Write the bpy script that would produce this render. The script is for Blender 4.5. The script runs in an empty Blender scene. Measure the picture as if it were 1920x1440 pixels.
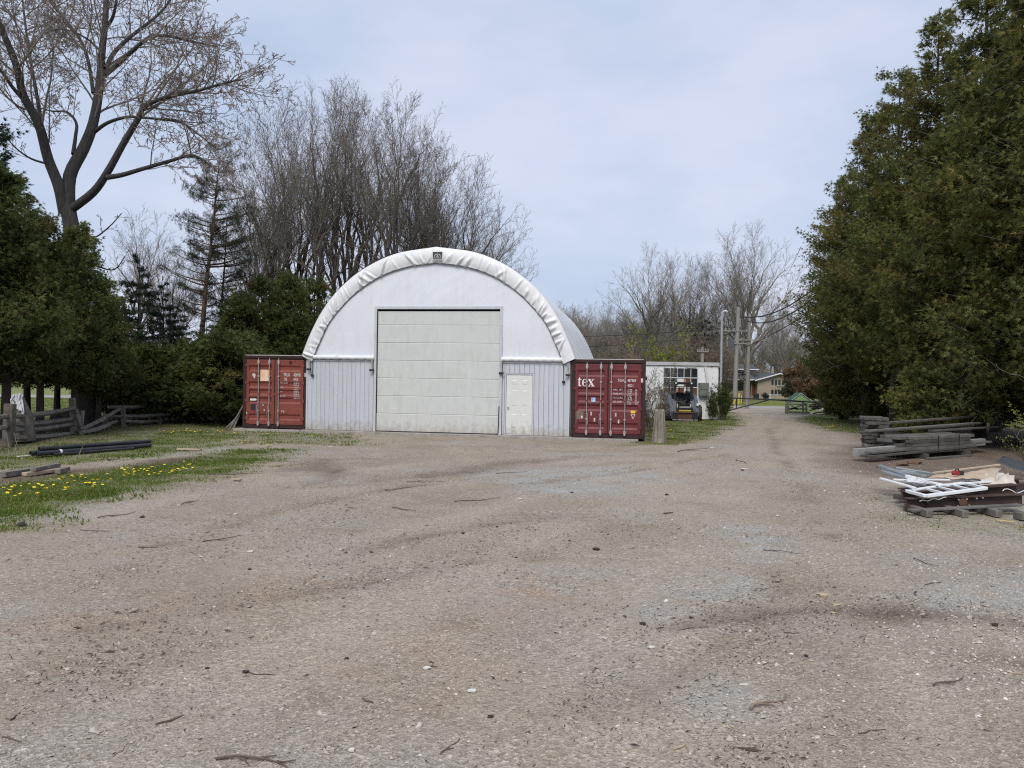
import bpy, math, random
import numpy as np
from mathutils import Vector, Matrix
PI = math.pi
R = math.radians
rng = np.random.default_rng(7)
random.seed(7)
SC = bpy.context.scene
COL = SC.collection

# ---------------------------------------------------------------- camera
FPX = 1450.0
CAMH = 1.9
ROLL = R(0.9)
PITCH = 6 / 1450.0
fwd = Vector((0, math.cos(PITCH), -math.sin(PITCH)))
r0 = Vector((1, 0, 0)); u0 = Vector((0, math.sin(PITCH), math.cos(PITCH)))
rgt = math.cos(ROLL) * r0 + math.sin(ROLL) * u0
upv = -math.sin(ROLL) * r0 + math.cos(ROLL) * u0
cd = bpy.data.cameras.new('camera')
cam = bpy.data.objects.new('camera', cd)
COL.objects.link(cam)
cd.sensor_width = 36.0
cd.lens = 36.0 * FPX / 1920.0
cd.clip_start = 0.05
cd.clip_end = 3000
mw = Matrix((rgt, upv, -fwd)).transposed().to_4x4()
mw.translation = Vector((0, 0, CAMH))
cam.matrix_world = mw
SC.camera = cam

def ray(px, py):
    return fwd + (px - 960) / FPX * rgt + (720 - py) / FPX * upv
def at(px, py, Y):                      # the point seen at a pixel of the photograph, Y metres away
    d = ray(px, py); k = Y / d.y
    return Vector((d.x * k, Y, CAMH + d.z * k))
def on_ground(px, py, z=0.0):
    d = ray(px, py); k = (z - CAMH) / d.z
    return Vector((d.x * k, d.y * k, z))

# ---------------------------------------------------------------- world, sun, exposure
W = bpy.data.worlds.new('World'); SC.world = W; W.use_nodes = True
nt = W.node_tree; nt.nodes.clear()
wo = nt.nodes.new('ShaderNodeOutputWorld'); bg = nt.nodes.new('ShaderNodeBackground')
sky = nt.nodes.new('ShaderNodeTexSky'); sky.sky_type = 'NISHITA'; sky.sun_disc = False
SUN_EL, SUN_AZ = R(50), R(192)          # azimuth measured clockwise from +Y (the view direction): behind the camera
sky.sun_elevation = SUN_EL; sky.sun_rotation = SUN_AZ
sky.air_density = 1.2; sky.dust_density = 2.0
tc = nt.nodes.new('ShaderNodeTexCoord')
mp = nt.nodes.new('ShaderNodeMapping'); mp.inputs['Scale'].default_value = (1, 1, 2.4)
nz = nt.nodes.new('ShaderNodeTexNoise'); nz.inputs['Scale'].default_value = 2.3; nz.inputs['Detail'].default_value = 5; nz.inputs['Roughness'].default_value = .52
cr = nt.nodes.new('ShaderNodeValToRGB')
cr.color_ramp.elements[0].position = .38; cr.color_ramp.elements[0].color = (3.4, 4.05, 5.3, 1)
cr.color_ramp.elements[1].position = .62; cr.color_ramp.elements[1].color = (4.6, 4.9, 5.95, 1)
mx = nt.nodes.new('ShaderNodeMix'); mx.data_type = 'RGBA'; mx.inputs['Factor'].default_value = .90
nt.links.new(tc.outputs['Generated'], mp.inputs['Vector']); nt.links.new(mp.outputs[0], nz.inputs['Vector'])
nt.links.new(nz.outputs['Fac'], cr.inputs['Fac'])
nt.links.new(sky.outputs[0], mx.inputs['A']); nt.links.new(cr.outputs[0], mx.inputs['B'])
nt.links.new(mx.outputs['Result'], bg.inputs['Color']); bg.inputs['Strength'].default_value = 0.08
nt.links.new(bg.outputs[0], wo.inputs['Surface'])
sl = bpy.data.lights.new('sun', 'SUN'); so = bpy.data.objects.new('sun', sl); COL.objects.link(so)
sl.energy = 1.5; sl.angle = R(30); sl.color = (1, .95, .87)
sd = Vector((math.sin(SUN_AZ) * math.cos(SUN_EL), math.cos(SUN_AZ) * math.cos(SUN_EL), math.sin(SUN_EL)))
so.rotation_euler = sd.to_track_quat('Z', 'Y').to_euler()
vs = SC.view_settings; vs.view_transform = 'Standard'; vs.look = 'None'; vs.gamma = 1; vs.use_curve_mapping = False
vs.exposure = 0.95
SC.cycles.use_denoising = False; SC.cycles.filter_width = 1.15; SC.cycles.max_bounces = 6; SC.cycles.diffuse_bounces = 4; SC.cycles.transparent_max_bounces = 8

# ---------------------------------------------------------------- helpers
def tag(o, label=None, cat=None, group=None, kind=None):
    if label: o['label'] = label
    if cat: o['category'] = cat
    if group: o['group'] = group
    if kind: o['kind'] = kind
    return o

def empty(name, loc=(0, 0, 0), rz=0.0, label=None, cat=None, group=None):
    o = bpy.data.objects.new(name, None); COL.objects.link(o)
    o.empty_display_size = .2
    o.location = loc; o.rotation_euler = (0, 0, rz)
    return tag(o, label, cat, group)

def copy_tree(o, parent=None):
    c = o.copy(); COL.objects.link(c)
    if parent is not None: c.parent = parent
    for ch in list(o.children): copy_tree(ch, c)
    return c

def link_mesh(name, me, mat, parent=None, recenter=False):
    if mat is not None and len(me.materials) == 0: me.materials.append(mat)
    o = bpy.data.objects.new(name, me); COL.objects.link(o)
    if mat is not None and me.materials[0] != mat:      # a mesh shared by things of another material
        o.material_slots[0].link = 'OBJECT'; o.material_slots[0].material = mat
    if parent is not None: o.parent = parent
    return o

def np_mesh(name, V, faces, tint=None, smooth=False):
    """faces: list of int arrays (n,3) or (n,4)"""
    me = bpy.data.meshes.new(name)
    V = np.asarray(V, np.float32)
    me.vertices.add(len(V)); me.vertices.foreach_set('co', V.ravel())
    faces = [np.asarray(f, np.int32) for f in faces if len(f)]
    li = np.concatenate([f.ravel() for f in faces])
    tot = np.concatenate([np.full(len(f), f.shape[1], np.int32) for f in faces])
    st = np.concatenate([[0], np.cumsum(tot)[:-1]]).astype(np.int32)
    me.loops.add(len(li)); me.loops.foreach_set('vertex_index', li)
    me.polygons.add(len(tot)); me.polygons.foreach_set('loop_start', st)
    me.polygons.foreach_set('use_smooth', np.full(len(tot), smooth, bool))
    me.update(calc_edges=True)
    if tint is not None:
        a = me.attributes.new('tint', 'FLOAT', 'POINT'); a.data.foreach_set('value', np.asarray(tint, np.float32))
    return me

class MB:
    def __init__(s): s.v = []; s.f = []
    def add(s, vs, fs):
        n = len(s.v); s.v += [tuple(v) for v in vs]; s.f += [tuple(i + n for i in f) for f in fs]; return s
    def box(s, x0, y0, z0, x1, y1, z1, M=None):
        vs = [Vector((x, y, z)) for z in (z0, z1) for y in (y0, y1) for x in (x0, x1)]
        if M is not None: vs = [M @ v for v in vs]
        return s.add(vs, [(0, 2, 3, 1), (4, 5, 7, 6), (0, 1, 5, 4), (2, 6, 7, 3), (0, 4, 6, 2), (1, 3, 7, 5)])
    def beam(s, p0, p1, w, h, up=(0, 0, 1)):
        p0 = Vector(p0); p1 = Vector(p1); d = (p1 - p0).normalized(); up = Vector(up)
        if abs(d.dot(up)) > .98: up = Vector((1, 0, 0))
        a = d.cross(up).normalized(); b = a.cross(d)
        vs = [p + a * (i * w / 2) + b * (j * h / 2) for p in (p0, p1) for i, j in ((-1, -1), (1, -1), (1, 1), (-1, 1))]
        return s.add(vs, [(0, 1, 2, 3), (7, 6, 5, 4), (0, 4, 5, 1), (1, 5, 6, 2), (2, 6, 7, 3), (3, 7, 4, 0)])
    def tube(s, pts, r, n=8, cap=True):
        pts = [Vector(p) for p in pts]; rs = r if isinstance(r, (list, tuple)) else [r] * len(pts)
        vs = []; ref = None
        for i, p in enumerate(pts):
            d = (pts[min(i + 1, len(pts) - 1)] - pts[max(i - 1, 0)]).normalized()
            if ref is None: ref = d.orthogonal().normalized()
            ref = (ref - d * ref.dot(d)).normalized(); b = d.cross(ref)
            for k in range(n):
                a = 2 * PI * k / n
                vs.append(p + rs[i] * (math.cos(a) * ref + math.sin(a) * b))
        fs = []
        for i in range(len(pts) - 1):
            for k in range(n):
                fs.append((i * n + k, i * n + (k + 1) % n, (i + 1) * n + (k + 1) % n, (i + 1) * n + k))
        if cap:
            fs.append(tuple(range(n - 1, -1, -1))); m = (len(pts) - 1) * n; fs.append(tuple(range(m, m + n)))
        return s.add(vs, fs)
    def prism(s, poly, y0, y1, axis='y'):
        n = len(poly)
        def P(a, b, t): return (a, t, b) if axis == 'y' else ((t, a, b) if axis == 'x' else (a, b, t))
        vs = [P(a, b, y0) for a, b in poly] + [P(a, b, y1) for a, b in poly]
        fs = [tuple(range(n)), tuple(range(2 * n - 1, n - 1, -1))]
        for i in range(n): fs.append((i, n + i, n + (i + 1) % n, (i + 1) % n))
        return s.add(vs, fs)
    def build(s, name, mat, parent=None, smooth=False, bevel=0.0, recenter=True):
        me = bpy.data.meshes.new(name)
        loc = Vector((0, 0, 0))
        if parent is None and recenter and s.v:
            a = np.array(s.v); lo, hi = a.min(0), a.max(0)
            loc = Vector(((lo[0] + hi[0]) / 2, (lo[1] + hi[1]) / 2, lo[2]))
            s.v = [tuple(Vector(v) - loc) for v in s.v]
        me.from_pydata(s.v, [], s.f); me.update()
        if mat: me.materials.append(mat)
        if smooth:
            me.polygons.foreach_set('use_smooth', [True] * len(me.polygons))
        o = bpy.data.objects.new(name, me); COL.objects.link(o); o.location = loc
        if parent is not None: o.parent = parent
        if bevel:
            b = o.modifiers.new('bevel', 'BEVEL'); b.width = bevel; b.segments = 2; b.limit_method = 'ANGLE'; b.angle_limit = R(40)
        if smooth:
            try: me.set_sharp_from_angle(angle=R(40))
            except Exception: pass
        return o

# numpy value noise (2-D), smooth, roughly -1..1
_perm = np.random.default_rng(3).random((256, 256)) * 2 - 1
def vnoise(x, y):
    x = np.asarray(x, float); y = np.asarray(y, float)
    xi = np.floor(x).astype(int); yi = np.floor(y).astype(int); fx = x - xi; fy = y - yi
    fx = fx * fx * (3 - 2 * fx); fy = fy * fy * (3 - 2 * fy)
    g = lambda a, b: _perm[a & 255, b & 255]
    return (g(xi, yi) * (1 - fx) + g(xi + 1, yi) * fx) * (1 - fy) + (g(xi, yi + 1) * (1 - fx) + g(xi + 1, yi + 1) * fx) * fy
def fbm(x, y, o=4):
    t = 0; a = 1; s = 0
    for i in range(o):
        t = t + a * vnoise(x * 2 ** i + 17 * i, y * 2 ** i + 5 * i); s += a; a *= .5
    return t / s
def seg_dist(x, y, pl):
    d = np.full(np.shape(x), 1e9)
    for (a, b), (c, e) in zip(pl[:-1], pl[1:]):
        vx, vy = c - a, e - b; L = vx * vx + vy * vy
        t = np.clip(((x - a) * vx + (y - b) * vy) / L, 0, 1)
        d = np.minimum(d, np.hypot(x - a - t * vx, y - b - t * vy))
    return d
def in_poly(x, y, pl):
    ins = np.zeros(np.shape(x), bool); n = len(pl)
    for i in range(n):
        (a, b), (c, e) = pl[i], pl[(i + 1) % n]
        cond = ((b > y) != (e > y)) & (x < (c - a) * (y - b) / (e - b + 1e-12) + a)
        ins ^= cond
    return ins
def soft_poly(x, y, pl, w):
    """~1 inside, 0 outside, soft over +-w"""
    d = seg_dist(x, y, list(pl) + [pl[0]])
    s = np.where(in_poly(x, y, pl), d, -d)
    return np.clip(.5 + s / (2 * w), 0, 1)

# ---------------------------------------------------------------- materials
def M(name, c, c2=None, scale=4.0, rough=.6, metal=0.0, bump=0.0, bscale=40.0, stretch=(1, 1, 1), spot=None, spot_scale=3.0, spot_th=.6, spot_soft=.08,
      spot_stretch=(1, 1, 1), rand=0.0, ramp=None, transl=0.0, spec=.35, rough2=None, splash=None):
    m = bpy.data.materials.new(name); m.use_nodes = True; n = m.node_tree.nodes; l = m.node_tree.links
    b = n['Principled BSDF']; out = n['Material Output']
    b.inputs['Roughness'].default_value = rough; b.inputs['Metallic'].default_value = metal
    b.inputs['Specular IOR Level'].default_value = spec
    t = n.new('ShaderNodeTexCoord')
    def noise(sc, st, det=6, ro=.6):
        mpn = n.new('ShaderNodeMapping'); mpn.inputs['Scale'].default_value = st
        l.new(t.outputs['Object'], mpn.inputs['Vector'])
        k = n.new('ShaderNodeTexNoise'); k.inputs['Scale'].default_value = sc; k.inputs['Detail'].default_value = det; k.inputs['Roughness'].default_value = ro
        l.new(mpn.outputs[0], k.inputs['Vector']); return k
    def mixc(f, A, B):
        x = n.new('ShaderNodeMix'); x.data_type = 'RGBA'
        if isinstance(f, (int, float)): x.inputs['Factor'].default_value = f
        else: l.new(f, x.inputs['Factor'])
        for s_, v in (('A', A), ('B', B)):
            if isinstance(v, tuple): x.inputs[s_].default_value = (*v, 1)
            else: l.new(v, x.inputs[s_])
        return x.outputs['Result']
    def ramp2(src, lo, hi):
        x = n.new('ShaderNodeMapRange'); x.inputs['From Min'].default_value = lo; x.inputs['From Max'].default_value = hi
        l.new(src, x.inputs['Value']); return x.outputs[0]
    if ramp is not None:
        a = n.new('ShaderNodeAttribute'); a.attribute_name = 'tint'
        r_ = n.new('ShaderNodeValToRGB'); e = r_.color_ramp.elements
        while len(e) < len(ramp): e.new(.5)
        for i, (p, cc) in enumerate(ramp): e[i].position = p; e[i].color = (*cc, 1)
        l.new(a.outputs['Fac'], r_.inputs['Fac']); colr = r_.outputs[0]
    else:
        c2 = c2 or tuple(v * .75 for v in c)
        colr = mixc(ramp2(noise(scale, stretch).outputs['Fac'], .32, .68), c, c2)
    if spot:
        colr = mixc(ramp2(noise(spot_scale, spot_stretch, 8, .7).outputs['Fac'], spot_th - spot_soft, spot_th + spot_soft), colr, spot)
    if splash:
        sx = n.new('ShaderNodeSeparateXYZ'); l.new(t.outputs['Object'], sx.inputs[0])
        mh = n.new('ShaderNodeMapRange'); mh.inputs['From Min'].default_value = .05; mh.inputs['From Max'].default_value = splash[1]; mh.inputs['To Min'].default_value = .36; mh.inputs['To Max'].default_value = -.05
        l.new(sx.outputs['Z'], mh.inputs['Value'])
        ad = n.new('ShaderNodeMath'); ad.operation = 'ADD'; l.new(mh.outputs[0], ad.inputs[0]); l.new(noise(6, (1, 1, .7), 8, .7).outputs['Fac'], ad.inputs[1])
        colr = mixc(ramp2(ad.outputs[0], .56, .95), colr, splash[0])
    if rand:
        oi = n.new('ShaderNodeObjectInfo'); mr = n.new('ShaderNodeMapRange')
        mr.inputs['To Min'].default_value = 1 - rand; mr.inputs['To Max'].default_value = 1 + rand
        l.new(oi.outputs['Random'], mr.inputs['Value'])
        hs = n.new('ShaderNodeHueSaturation'); l.new(mr.outputs[0], hs.inputs['Value']); l.new(colr, hs.inputs['Color']); colr = hs.outputs[0]
    l.new(colr, b.inputs['Base Color'])
    if bump:
        k = noise(bscale, stretch, 5, .6); bp = n.new('ShaderNodeBump'); bp.inputs['Strength'].default_value = bump; bp.inputs['Distance'].default_value = .01
        l.new(k.outputs['Fac'], bp.inputs['Height']); l.new(bp.outputs[0], b.inputs['Normal'])
    if rough2 is not None:
        rr = n.new('ShaderNodeMapRange'); rr.inputs['To Min'].default_value = rough; rr.inputs['To Max'].default_value = rough2
        l.new(noise(scale * 2, stretch).outputs['Fac'], rr.inputs['Value']); l.new(rr.outputs[0], b.inputs['Roughness'])
    if transl:
        tr = n.new('ShaderNodeBsdfTranslucent'); l.new(colr, tr.inputs['Color'])
        ms = n.new('ShaderNodeMixShader'); ms.inputs[0].default_value = transl
        l.new(b.outputs[0], ms.inputs[1]); l.new(tr.outputs[0], ms.inputs[2]); l.new(ms.outputs[0], out.inputs['Surface'])
    return m

m_fabric = M('white_fabric', (.65, .68, .725), (.61, .64, .685), 1.2, .45, bump=.06, bscale=9, spec=.4, spot=(.57, .59, .61), spot_scale=1.7, spot_th=.64, spot_soft=.14, spot_stretch=(2.2, 1, .35))
m_fabric_roof = M('white_fabric_roof', (.70, .715, .73), (.63, .645, .66), .8, .42, spot=(.50, .47, .40), spot_scale=1.6, spot_th=.70, spot_stretch=(1, 1, .35))
m_clad = M('grey_blue_steel_cladding', (.49, .515, .555), (.45, .472, .51), 2.0, .45, spot=(.42, .41, .38), spot_scale=4, spot_th=.72, stretch=(4, 4, .4), rand=.03, splash=((.32, .285, .25), .6))
m_gdoor = M('off_white_door_panel', (.54, .558, .545), (.508, .525, .512), 1.5, .42, spot=(.42, .44, .39), spot_scale=2.2, spot_th=.68, spot_soft=.2, spot_stretch=(2, 2, .6), splash=((.36, .33, .28), .6))
m_pdoor = M('cream_white_door', (.63, .645, .62), (.59, .605, .58), 3, .4, splash=((.30, .27, .22), .6))
m_trim = M('pale_grey_trim', (.50, .52, .55), (.42, .44, .47), 3, .5)
m_dark = M('dark_gap', (.012, .012, .013), None, 3, .8)  # near black; also laid into gaps to paint their shade
m_conc = M('concrete', (.34, .32, .29), (.24, .225, .20), 3, .9, bump=.3, bscale=30, spot=(.16, .14, .11), spot_scale=5, spot_th=.62)
m_black = M('black_plastic', (.015, .015, .016), (.03, .03, .03), 8, .5)
m_galv = M('galvanised_steel', (.40, .40, .40), (.28, .26, .24), 14, .5, .35, spot=(.20, .12, .08), spot_scale=12, spot_th=.66)
m_contL = M('weathered_red_brown_paint', (.22, .060, .042), (.165, .044, .033), 2.2, .55, spot=(.075, .03, .022), spot_scale=4.5, spot_th=.64, spot_soft=.06, spot_stretch=(1.6, 1.6, .5), bump=.1, bscale=25)
m_contR = M('maroon_paint', (.148, .031, .034), (.112, .023, .026), 2.0, .5, spot=(.06, .025, .02), spot_scale=4.0, spot_th=.68, spot_soft=.06, spot_stretch=(1.6, 1.6, .5), bump=.08, bscale=25)
m_contD = M('dark_rusted_frame', (.045, .016, .016), (.022, .012, .012), 5, .7)
m_gasket = M('black_gasket', (.02, .012, .013), (.03, .02, .02), 9, .8)
m_white = M('white_paint', (.72, .72, .72), (.62, .62, .62), 20, .5)
m_whiteworn = M('worn_white_marking', (.62, .60, .58), (.40, .30, .28), 25, .6)
m_sticker_orange = M('faded_orange_sticker', (.72, .66, .58), (.72, .34, .16), 3.2, .5, stretch=(2.4, 1, 1))
m_sticker_blue = M('blue_sticker', (.10, .28, .55), (.5, .6, .7), 22, .5)
m_sticker_yellow = M('yellow_sticker', (.75, .50, .06), (.7, .45, .05), 8, .5)
m_plate = M('metal_plate', (.22, .17, .14), (.16, .12, .10), 8, .5, .3)
m_navy = M('dark_blue_plate', (.02, .025, .045), (.03, .035, .05), 8, .5)
m_wall = M('peeling_white_paint_blockwork', (.74, .76, .77), (.66, .68, .69), 2.5, .8, bump=.3, bscale=18, spot=(.23, .24, .25), spot_scale=3.4, spot_th=.62, spot_soft=.03, spot_stretch=(1, 1, .55))
m_fascia = M('grey_white_fascia', (.52, .53, .54), (.38, .38, .38), 3, .7, stretch=(.5, 1, 1))
m_glass = M('dark_glass', (.012, .016, .018), (.02, .025, .025), 3, .08, spec=.5)
m_board_brown = M('brown_board', (.14, .062, .032), (.10, .045, .025), 5, .7, stretch=(1, 1, 4))
m_skid = M('slate_grey_machine_paint', (.085, .10, .128), (.065, .076, .098), 4, .45, spot=(.11, .095, .08), spot_scale=5, spot_th=.64)
m_skiddark = M('black_machine_paint', (.016, .017, .02), (.03, .03, .032), 5, .5)
m_rust = M('rusty_steel', (.115, .055, .032), (.055, .03, .022), 6, .8, bump=.2, bscale=40)
m_rubber = M('tyre_rubber', (.03, .028, .026), (.075, .066, .058), 6, .85)
m_wood = M('weathered_grey_wood', (.215, .197, .172), (.11, .098, .084), 5, .85, stretch=(1, 1, 1), bump=.3, bscale=40, rand=.25)
m_wooddark = M('dark_weathered_wood', (.13, .115, .10), (.055, .048, .042), 5, .9, bump=.3, bscale=30, rand=.2)
m_woodpale = M('pale_sawn_wood', (.42, .34, .25), (.30, .235, .17), 6, .8, rand=.15)
m_lumber = M('grey_lumber', (.135, .128, .117), (.07, .065, .058), 2.5, .8, bump=.2, bscale=40, rand=.3)
m_pole = M('utility_pole_wood', (.27, .25, .225), (.19, .175, .155), 3, .85, stretch=(6, 6, .4))
m_polegrey = M('galvanised_mast', (.42, .43, .45), (.34, .35, .37), 5, .45, .2)
m_wire = M('black_wire', (.02, .02, .022), None, 3, .6)
m_brick = M('buff_brick', (.31, .26, .205), (.20, .165, .13), 5, .85, rand=.25)
m_mortar = M('brick_mortar', (.36, .29, .22), (.27, .215, .165), 3, .9)
m_roof = M('dark_grey_shingle', (.075, .082, .095), (.055, .06, .07), 1.5, .85, bump=.2, bscale=10)
m_green = M('light_green_siding', (.36, .58, .26), (.32, .52, .23), 4, .6)
m_greendark = M('dark_green_roof', (.045, .10, .06), (.035, .08, .05), 4, .7)
m_yellow = M('yellow_paint', (.66, .50, .06), (.55, .42, .05), 6, .5)
m_pipe = M('black_plastic_pipe', (.022, .024, .028), (.035, .037, .04), 3, .4)
m_alu = M('grey_aluminium', (.33, .37, .39), (.24, .27, .29), 3, .4, .3)
m_whiteframe = M('white_vinyl', (.74, .76, .78), (.66, .68, .70), 8, .4)
m_beam = M('dark_brown_steel', (.040, .026, .020), (.07, .042, .03), 3, .6, spot=(.12, .06, .035), spot_scale=7, spot_th=.68)
m_card = M('stained_cardboard', (.36, .265, .18), (.48, .40, .315), 3, .8, spot=(.20, .13, .09), spot_scale=3, spot_th=.66)
m_bag = M('white_plastic_film', (.66, .68, .70), (.55, .57, .6), 5, .35, transl=.2)
m_red = M('red_plastic', (.26, .025, .025), (.2, .02, .02), 8, .4)
m_bark = M('grey_brown_bark', (.068, .064, .061), (.03, .029, .028), 5, .95, bump=.6, bscale=14, stretch=(3, 3, .5))
m_bark2 = M('bare_grey_bark', (.10, .086, .076), (.06, .051, .045), 5, .95, bump=.4, bscale=14, stretch=(3, 3, .5), rand=.2)
m_bark3 = M('orange_brown_pine_bark', (.20, .125, .085), (.11, .075, .055), 4, .95, bump=.5, bscale=12, stretch=(3, 3, .5))
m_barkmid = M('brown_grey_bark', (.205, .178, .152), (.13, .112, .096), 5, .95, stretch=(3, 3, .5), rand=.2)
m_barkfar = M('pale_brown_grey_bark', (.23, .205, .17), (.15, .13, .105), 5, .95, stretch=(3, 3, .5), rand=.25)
m_barkdark = M('dark_cedar_bark', (.075, .058, .046), (.04, .032, .027), 4, .95, bump=.5, bscale=12, stretch=(4, 4, .4))
G1, G2, G3, G4 = (.070, .096, .034), (.115, .142, .042), (.182, .172, .050), (.18, .135, .06)
m_cedar = M('cedar_foliage', G1, ramp=[(0, G1), (.32, G2), (.62, G3), (.85, (.23, .20, .06)), (1, G4)], rough=.65, transl=.45, rand=.10, spec=.25)
H1, H2, H3, H4 = (.056, .084, .032), (.098, .132, .042), (.160, .172, .05), (.165, .13, .055)
m_cedargreen = M('green_cedar_foliage', H1, ramp=[(0, H1), (.35, H2), (.8, H3), (1, H4)], rough=.65, transl=.5, rand=.12, spec=.25)
m_cedarlight = M('light_cedar_foliage', G1, ramp=[(0, (.085, .098, .03)), (.35, (.13, .14, .04)), (.72, (.18, .17, .05)), (1, (.18, .13, .055))], rough=.65, transl=.45, rand=.10, spec=.25)
m_spruce = M('blue_green_spruce_foliage', G1, ramp=[(0, (.022, .038, .026)), (.6, (.042, .066, .042)), (1, (.065, .085, .045))], rough=.65, transl=.12, rand=.1, spec=.25)
m_pine = M('pine_needles', G1, ramp=[(0, (.03, .042, .026)), (.6, (.055, .07, .042)), (1, (.12, .085, .05))], rough=.65, transl=.15, spec=.25)
m_bud = M('reddish_buds', G1, ramp=[(0, (.17, .11, .10)), (.5, (.26, .17, .145)), (1, (.30, .22, .17))], rough=.7, transl=.3, spec=.2)
m_budgreen = M('opening_green_buds', G1, ramp=[(0, (.12, .12, .05)), (.5, (.17, .16, .06)), (1, (.2, .15, .08))], rough=.7, transl=.3, spec=.2)
m_leaf = M('yellow_green_leaves', G1, ramp=[(0, (.16, .19, .035)), (.5, (.23, .25, .045)), (1, (.30, .28, .06))], rough=.55, transl=.35, spec=.25)
m_redbush = M('russet_foliage', G1, ramp=[(0, (.12, .07, .042)), (.5, (.18, .11, .062)), (1, (.21, .15, .085))], rough=.7, transl=.2)
m_grass = M('grass_blades', G1, ramp=[(0, (.085, .135, .022)), (.5, (.145, .20, .032)), (.8, (.20, .21, .055)), (1, (.30, .25, .14))], rough=.6, transl=.35, spec=.25)
m_dandelion = M('dandelion', G1, ramp=[(0, (.06, .11, .02)), (.45, (.08, .14, .025)), (.55, (.72, .50, .02)), (1, (.82, .60, .03))], rough=.6)
m_stick = M('dry_stick', (.11, .085, .065), (.055, .042, .034), 12, .9, rand=.3)
m_stickpale = M('pale_dry_stick', (.34, .28, .20), (.24, .19, .14), 12, .9, rand=.2)
m_clod = M('dark_clod', (.05, .038, .03), (.03, .024, .02), 10, .95)
m_stone = M('gravel_stone', G1, ramp=[(0, (.17, .138, .11)), (.35, (.29, .245, .205)), (.7, (.36, .318, .275)), (.95, (.46, .425, .385)), (1, (.62, .59, .56))], rough=.85, spec=.25)
m_litter = M('plant_litter', G1, ramp=[(0, (.045, .034, .027)), (.6, (.10, .075, .055)), (1, (.32, .26, .18))], rough=.9, spec=.2)
m_paper = M('white_scrap', (.62, .60, .55), (.5, .48, .42), 20, .8)
# ================================================================ GROUND
def gp(*pts): return [tuple(on_ground(px, py)[:2]) for px, py in pts]
GRASS = [  # (polygon on the ground, softness, strength)
    (gp((-260, 1035), (0, 968), (100, 946), (200, 926), (300, 905), (420, 884), (500, 856), (525, 842), (430, 845), (330, 862), (210, 880), (100, 896), (0, 912), (-260, 960)), .7, 1.0),
    (gp((-300, 905), (0, 880), (120, 866), (250, 856), (330, 846), (420, 832), (455, 815), (455, 800), (300, 792), (150, 806), (0, 826), (-300, 850)), .5, .8),
    (gp((455, 830), (560, 832), (700, 833), (640, 813), (575, 811), (456, 804)), .25, .45),
    (gp((1204, 832), (1250, 833), (1290, 828), (1330, 812), (1392, 789), (1370, 778), (1300, 770), (1200, 780), (1180, 800)), .5, .95),
    (gp((1492, 784), (1530, 796), (1565, 808), (1625, 814), (1690, 800), (1800, 780), (1600, 766)), .5, .95),
    (gp((1650, 968), (1740, 985), (1830, 1003), (1960, 1012), (2100, 990), (1960, 955), (1700, 950)), .35, .22),
    (gp((1655, 935), (1625, 942), (1650, 930), (1690, 925)), .15, .4),
    ([(-60, 27.5), (-9.6, 27.5), (-9.6, 62), (-60, 62)], .8, .8),
    ([(10, 44), (13.5, 44.5), (14.5, 52), (14.0, 63), (8, 63)], .6, .8),
    ([(22, 30), (60, 20), (60, 64), (21, 64)], .8, .6),
]
DIRT = [
    (gp((165, 884), (260, 862), (345, 855), (420, 848), (330, 872), (250, 885)), .3, 1.0),
    (gp((0, 905), (60, 880), (180, 875), (160, 893), (60, 906)), .35, .9),
    (gp((1560, 850), (1620, 828), (1800, 822), (1960, 812), (1960, 905), (1700, 905), (1575, 880)), .6, .75),
    (gp((1520, 1140), (1700, 1118), (1850, 1150), (1700, 1160)), .2, .75),
    (gp((1250, 1170), (1420, 1125), (1560, 1138), (1400, 1165)), .2, .6),
    (gp((1780, 1225), (1920, 1240), (1920, 1258), (1820, 1240)), .15, .65),
    (gp((760, 895), (900, 868), (1060, 858), (980, 870), (850, 892)), .3, .55),
    (gp((560, 855), (640, 865), (640, 895), (560, 892)), .3, .45),
    ([(-22, 19), (-12.2, 19), (-12.5, 33), (-22, 33)], .8, .75),
    ([(13.2, 8), (24, 8), (26, 42), (17.5, 42), (11.5, 24)], .8, .9),
]
RED = [gp((0, 1190), (300, 1130), (500, 1090), (700, 1060), (520, 1120), (200, 1185)), gp((280, 1270), (600, 1210), (880, 1190), (700, 1260), (420, 1290)),
       gp((800, 1100), (1000, 1080), (1150, 1120), (900, 1150)), gp((840, 1245), (1010, 1215), (1000, 1270), (880, 1280))]
BLUE = [gp((1220, 1100), (1350, 1068), (1440, 1090), (1340, 1135), (1230, 1140)), gp((1700, 1110), (1960, 1060), (1960, 1140), (1800, 1140)),
        gp((960, 880), (1180, 870), (1300, 900), (1100, 930), (960, 925)), gp((1180, 1290), (1350, 1270), (1380, 1330), (1220, 1350)), gp((1350, 980), (1460, 975), (1500, 1040), (1380, 1050))]
RUTS = [gp((610, 1052), (760, 1010), (900, 985), (1100, 960)), gp((120, 1180), (420, 1130), (700, 1085), (900, 1050)), gp((780, 892), (880, 872), (1000, 862), (1140, 852)),
        gp((1240, 1165), (1420, 1128), (1680, 1120), (1860, 1150), (1990, 1185)), gp((1560, 1000), (1500, 900), (1460, 850), (1440, 800)), gp((520, 872), (600, 864), (636, 880), (615, 898), (560, 912)), gp((800, 893), (860, 876), (960, 863), (1100, 850)), gp((640, 908), (760, 890), (900, 880)), gp((300, 1015), (480, 962), (640, 930), (800, 905)), gp((560, 868), (640, 858), (740, 856)), gp((1000, 905), (1200, 880), (1360, 850)), gp((1150, 1320), (1350, 1200), (1500, 1080))]
TRK = []
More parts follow.
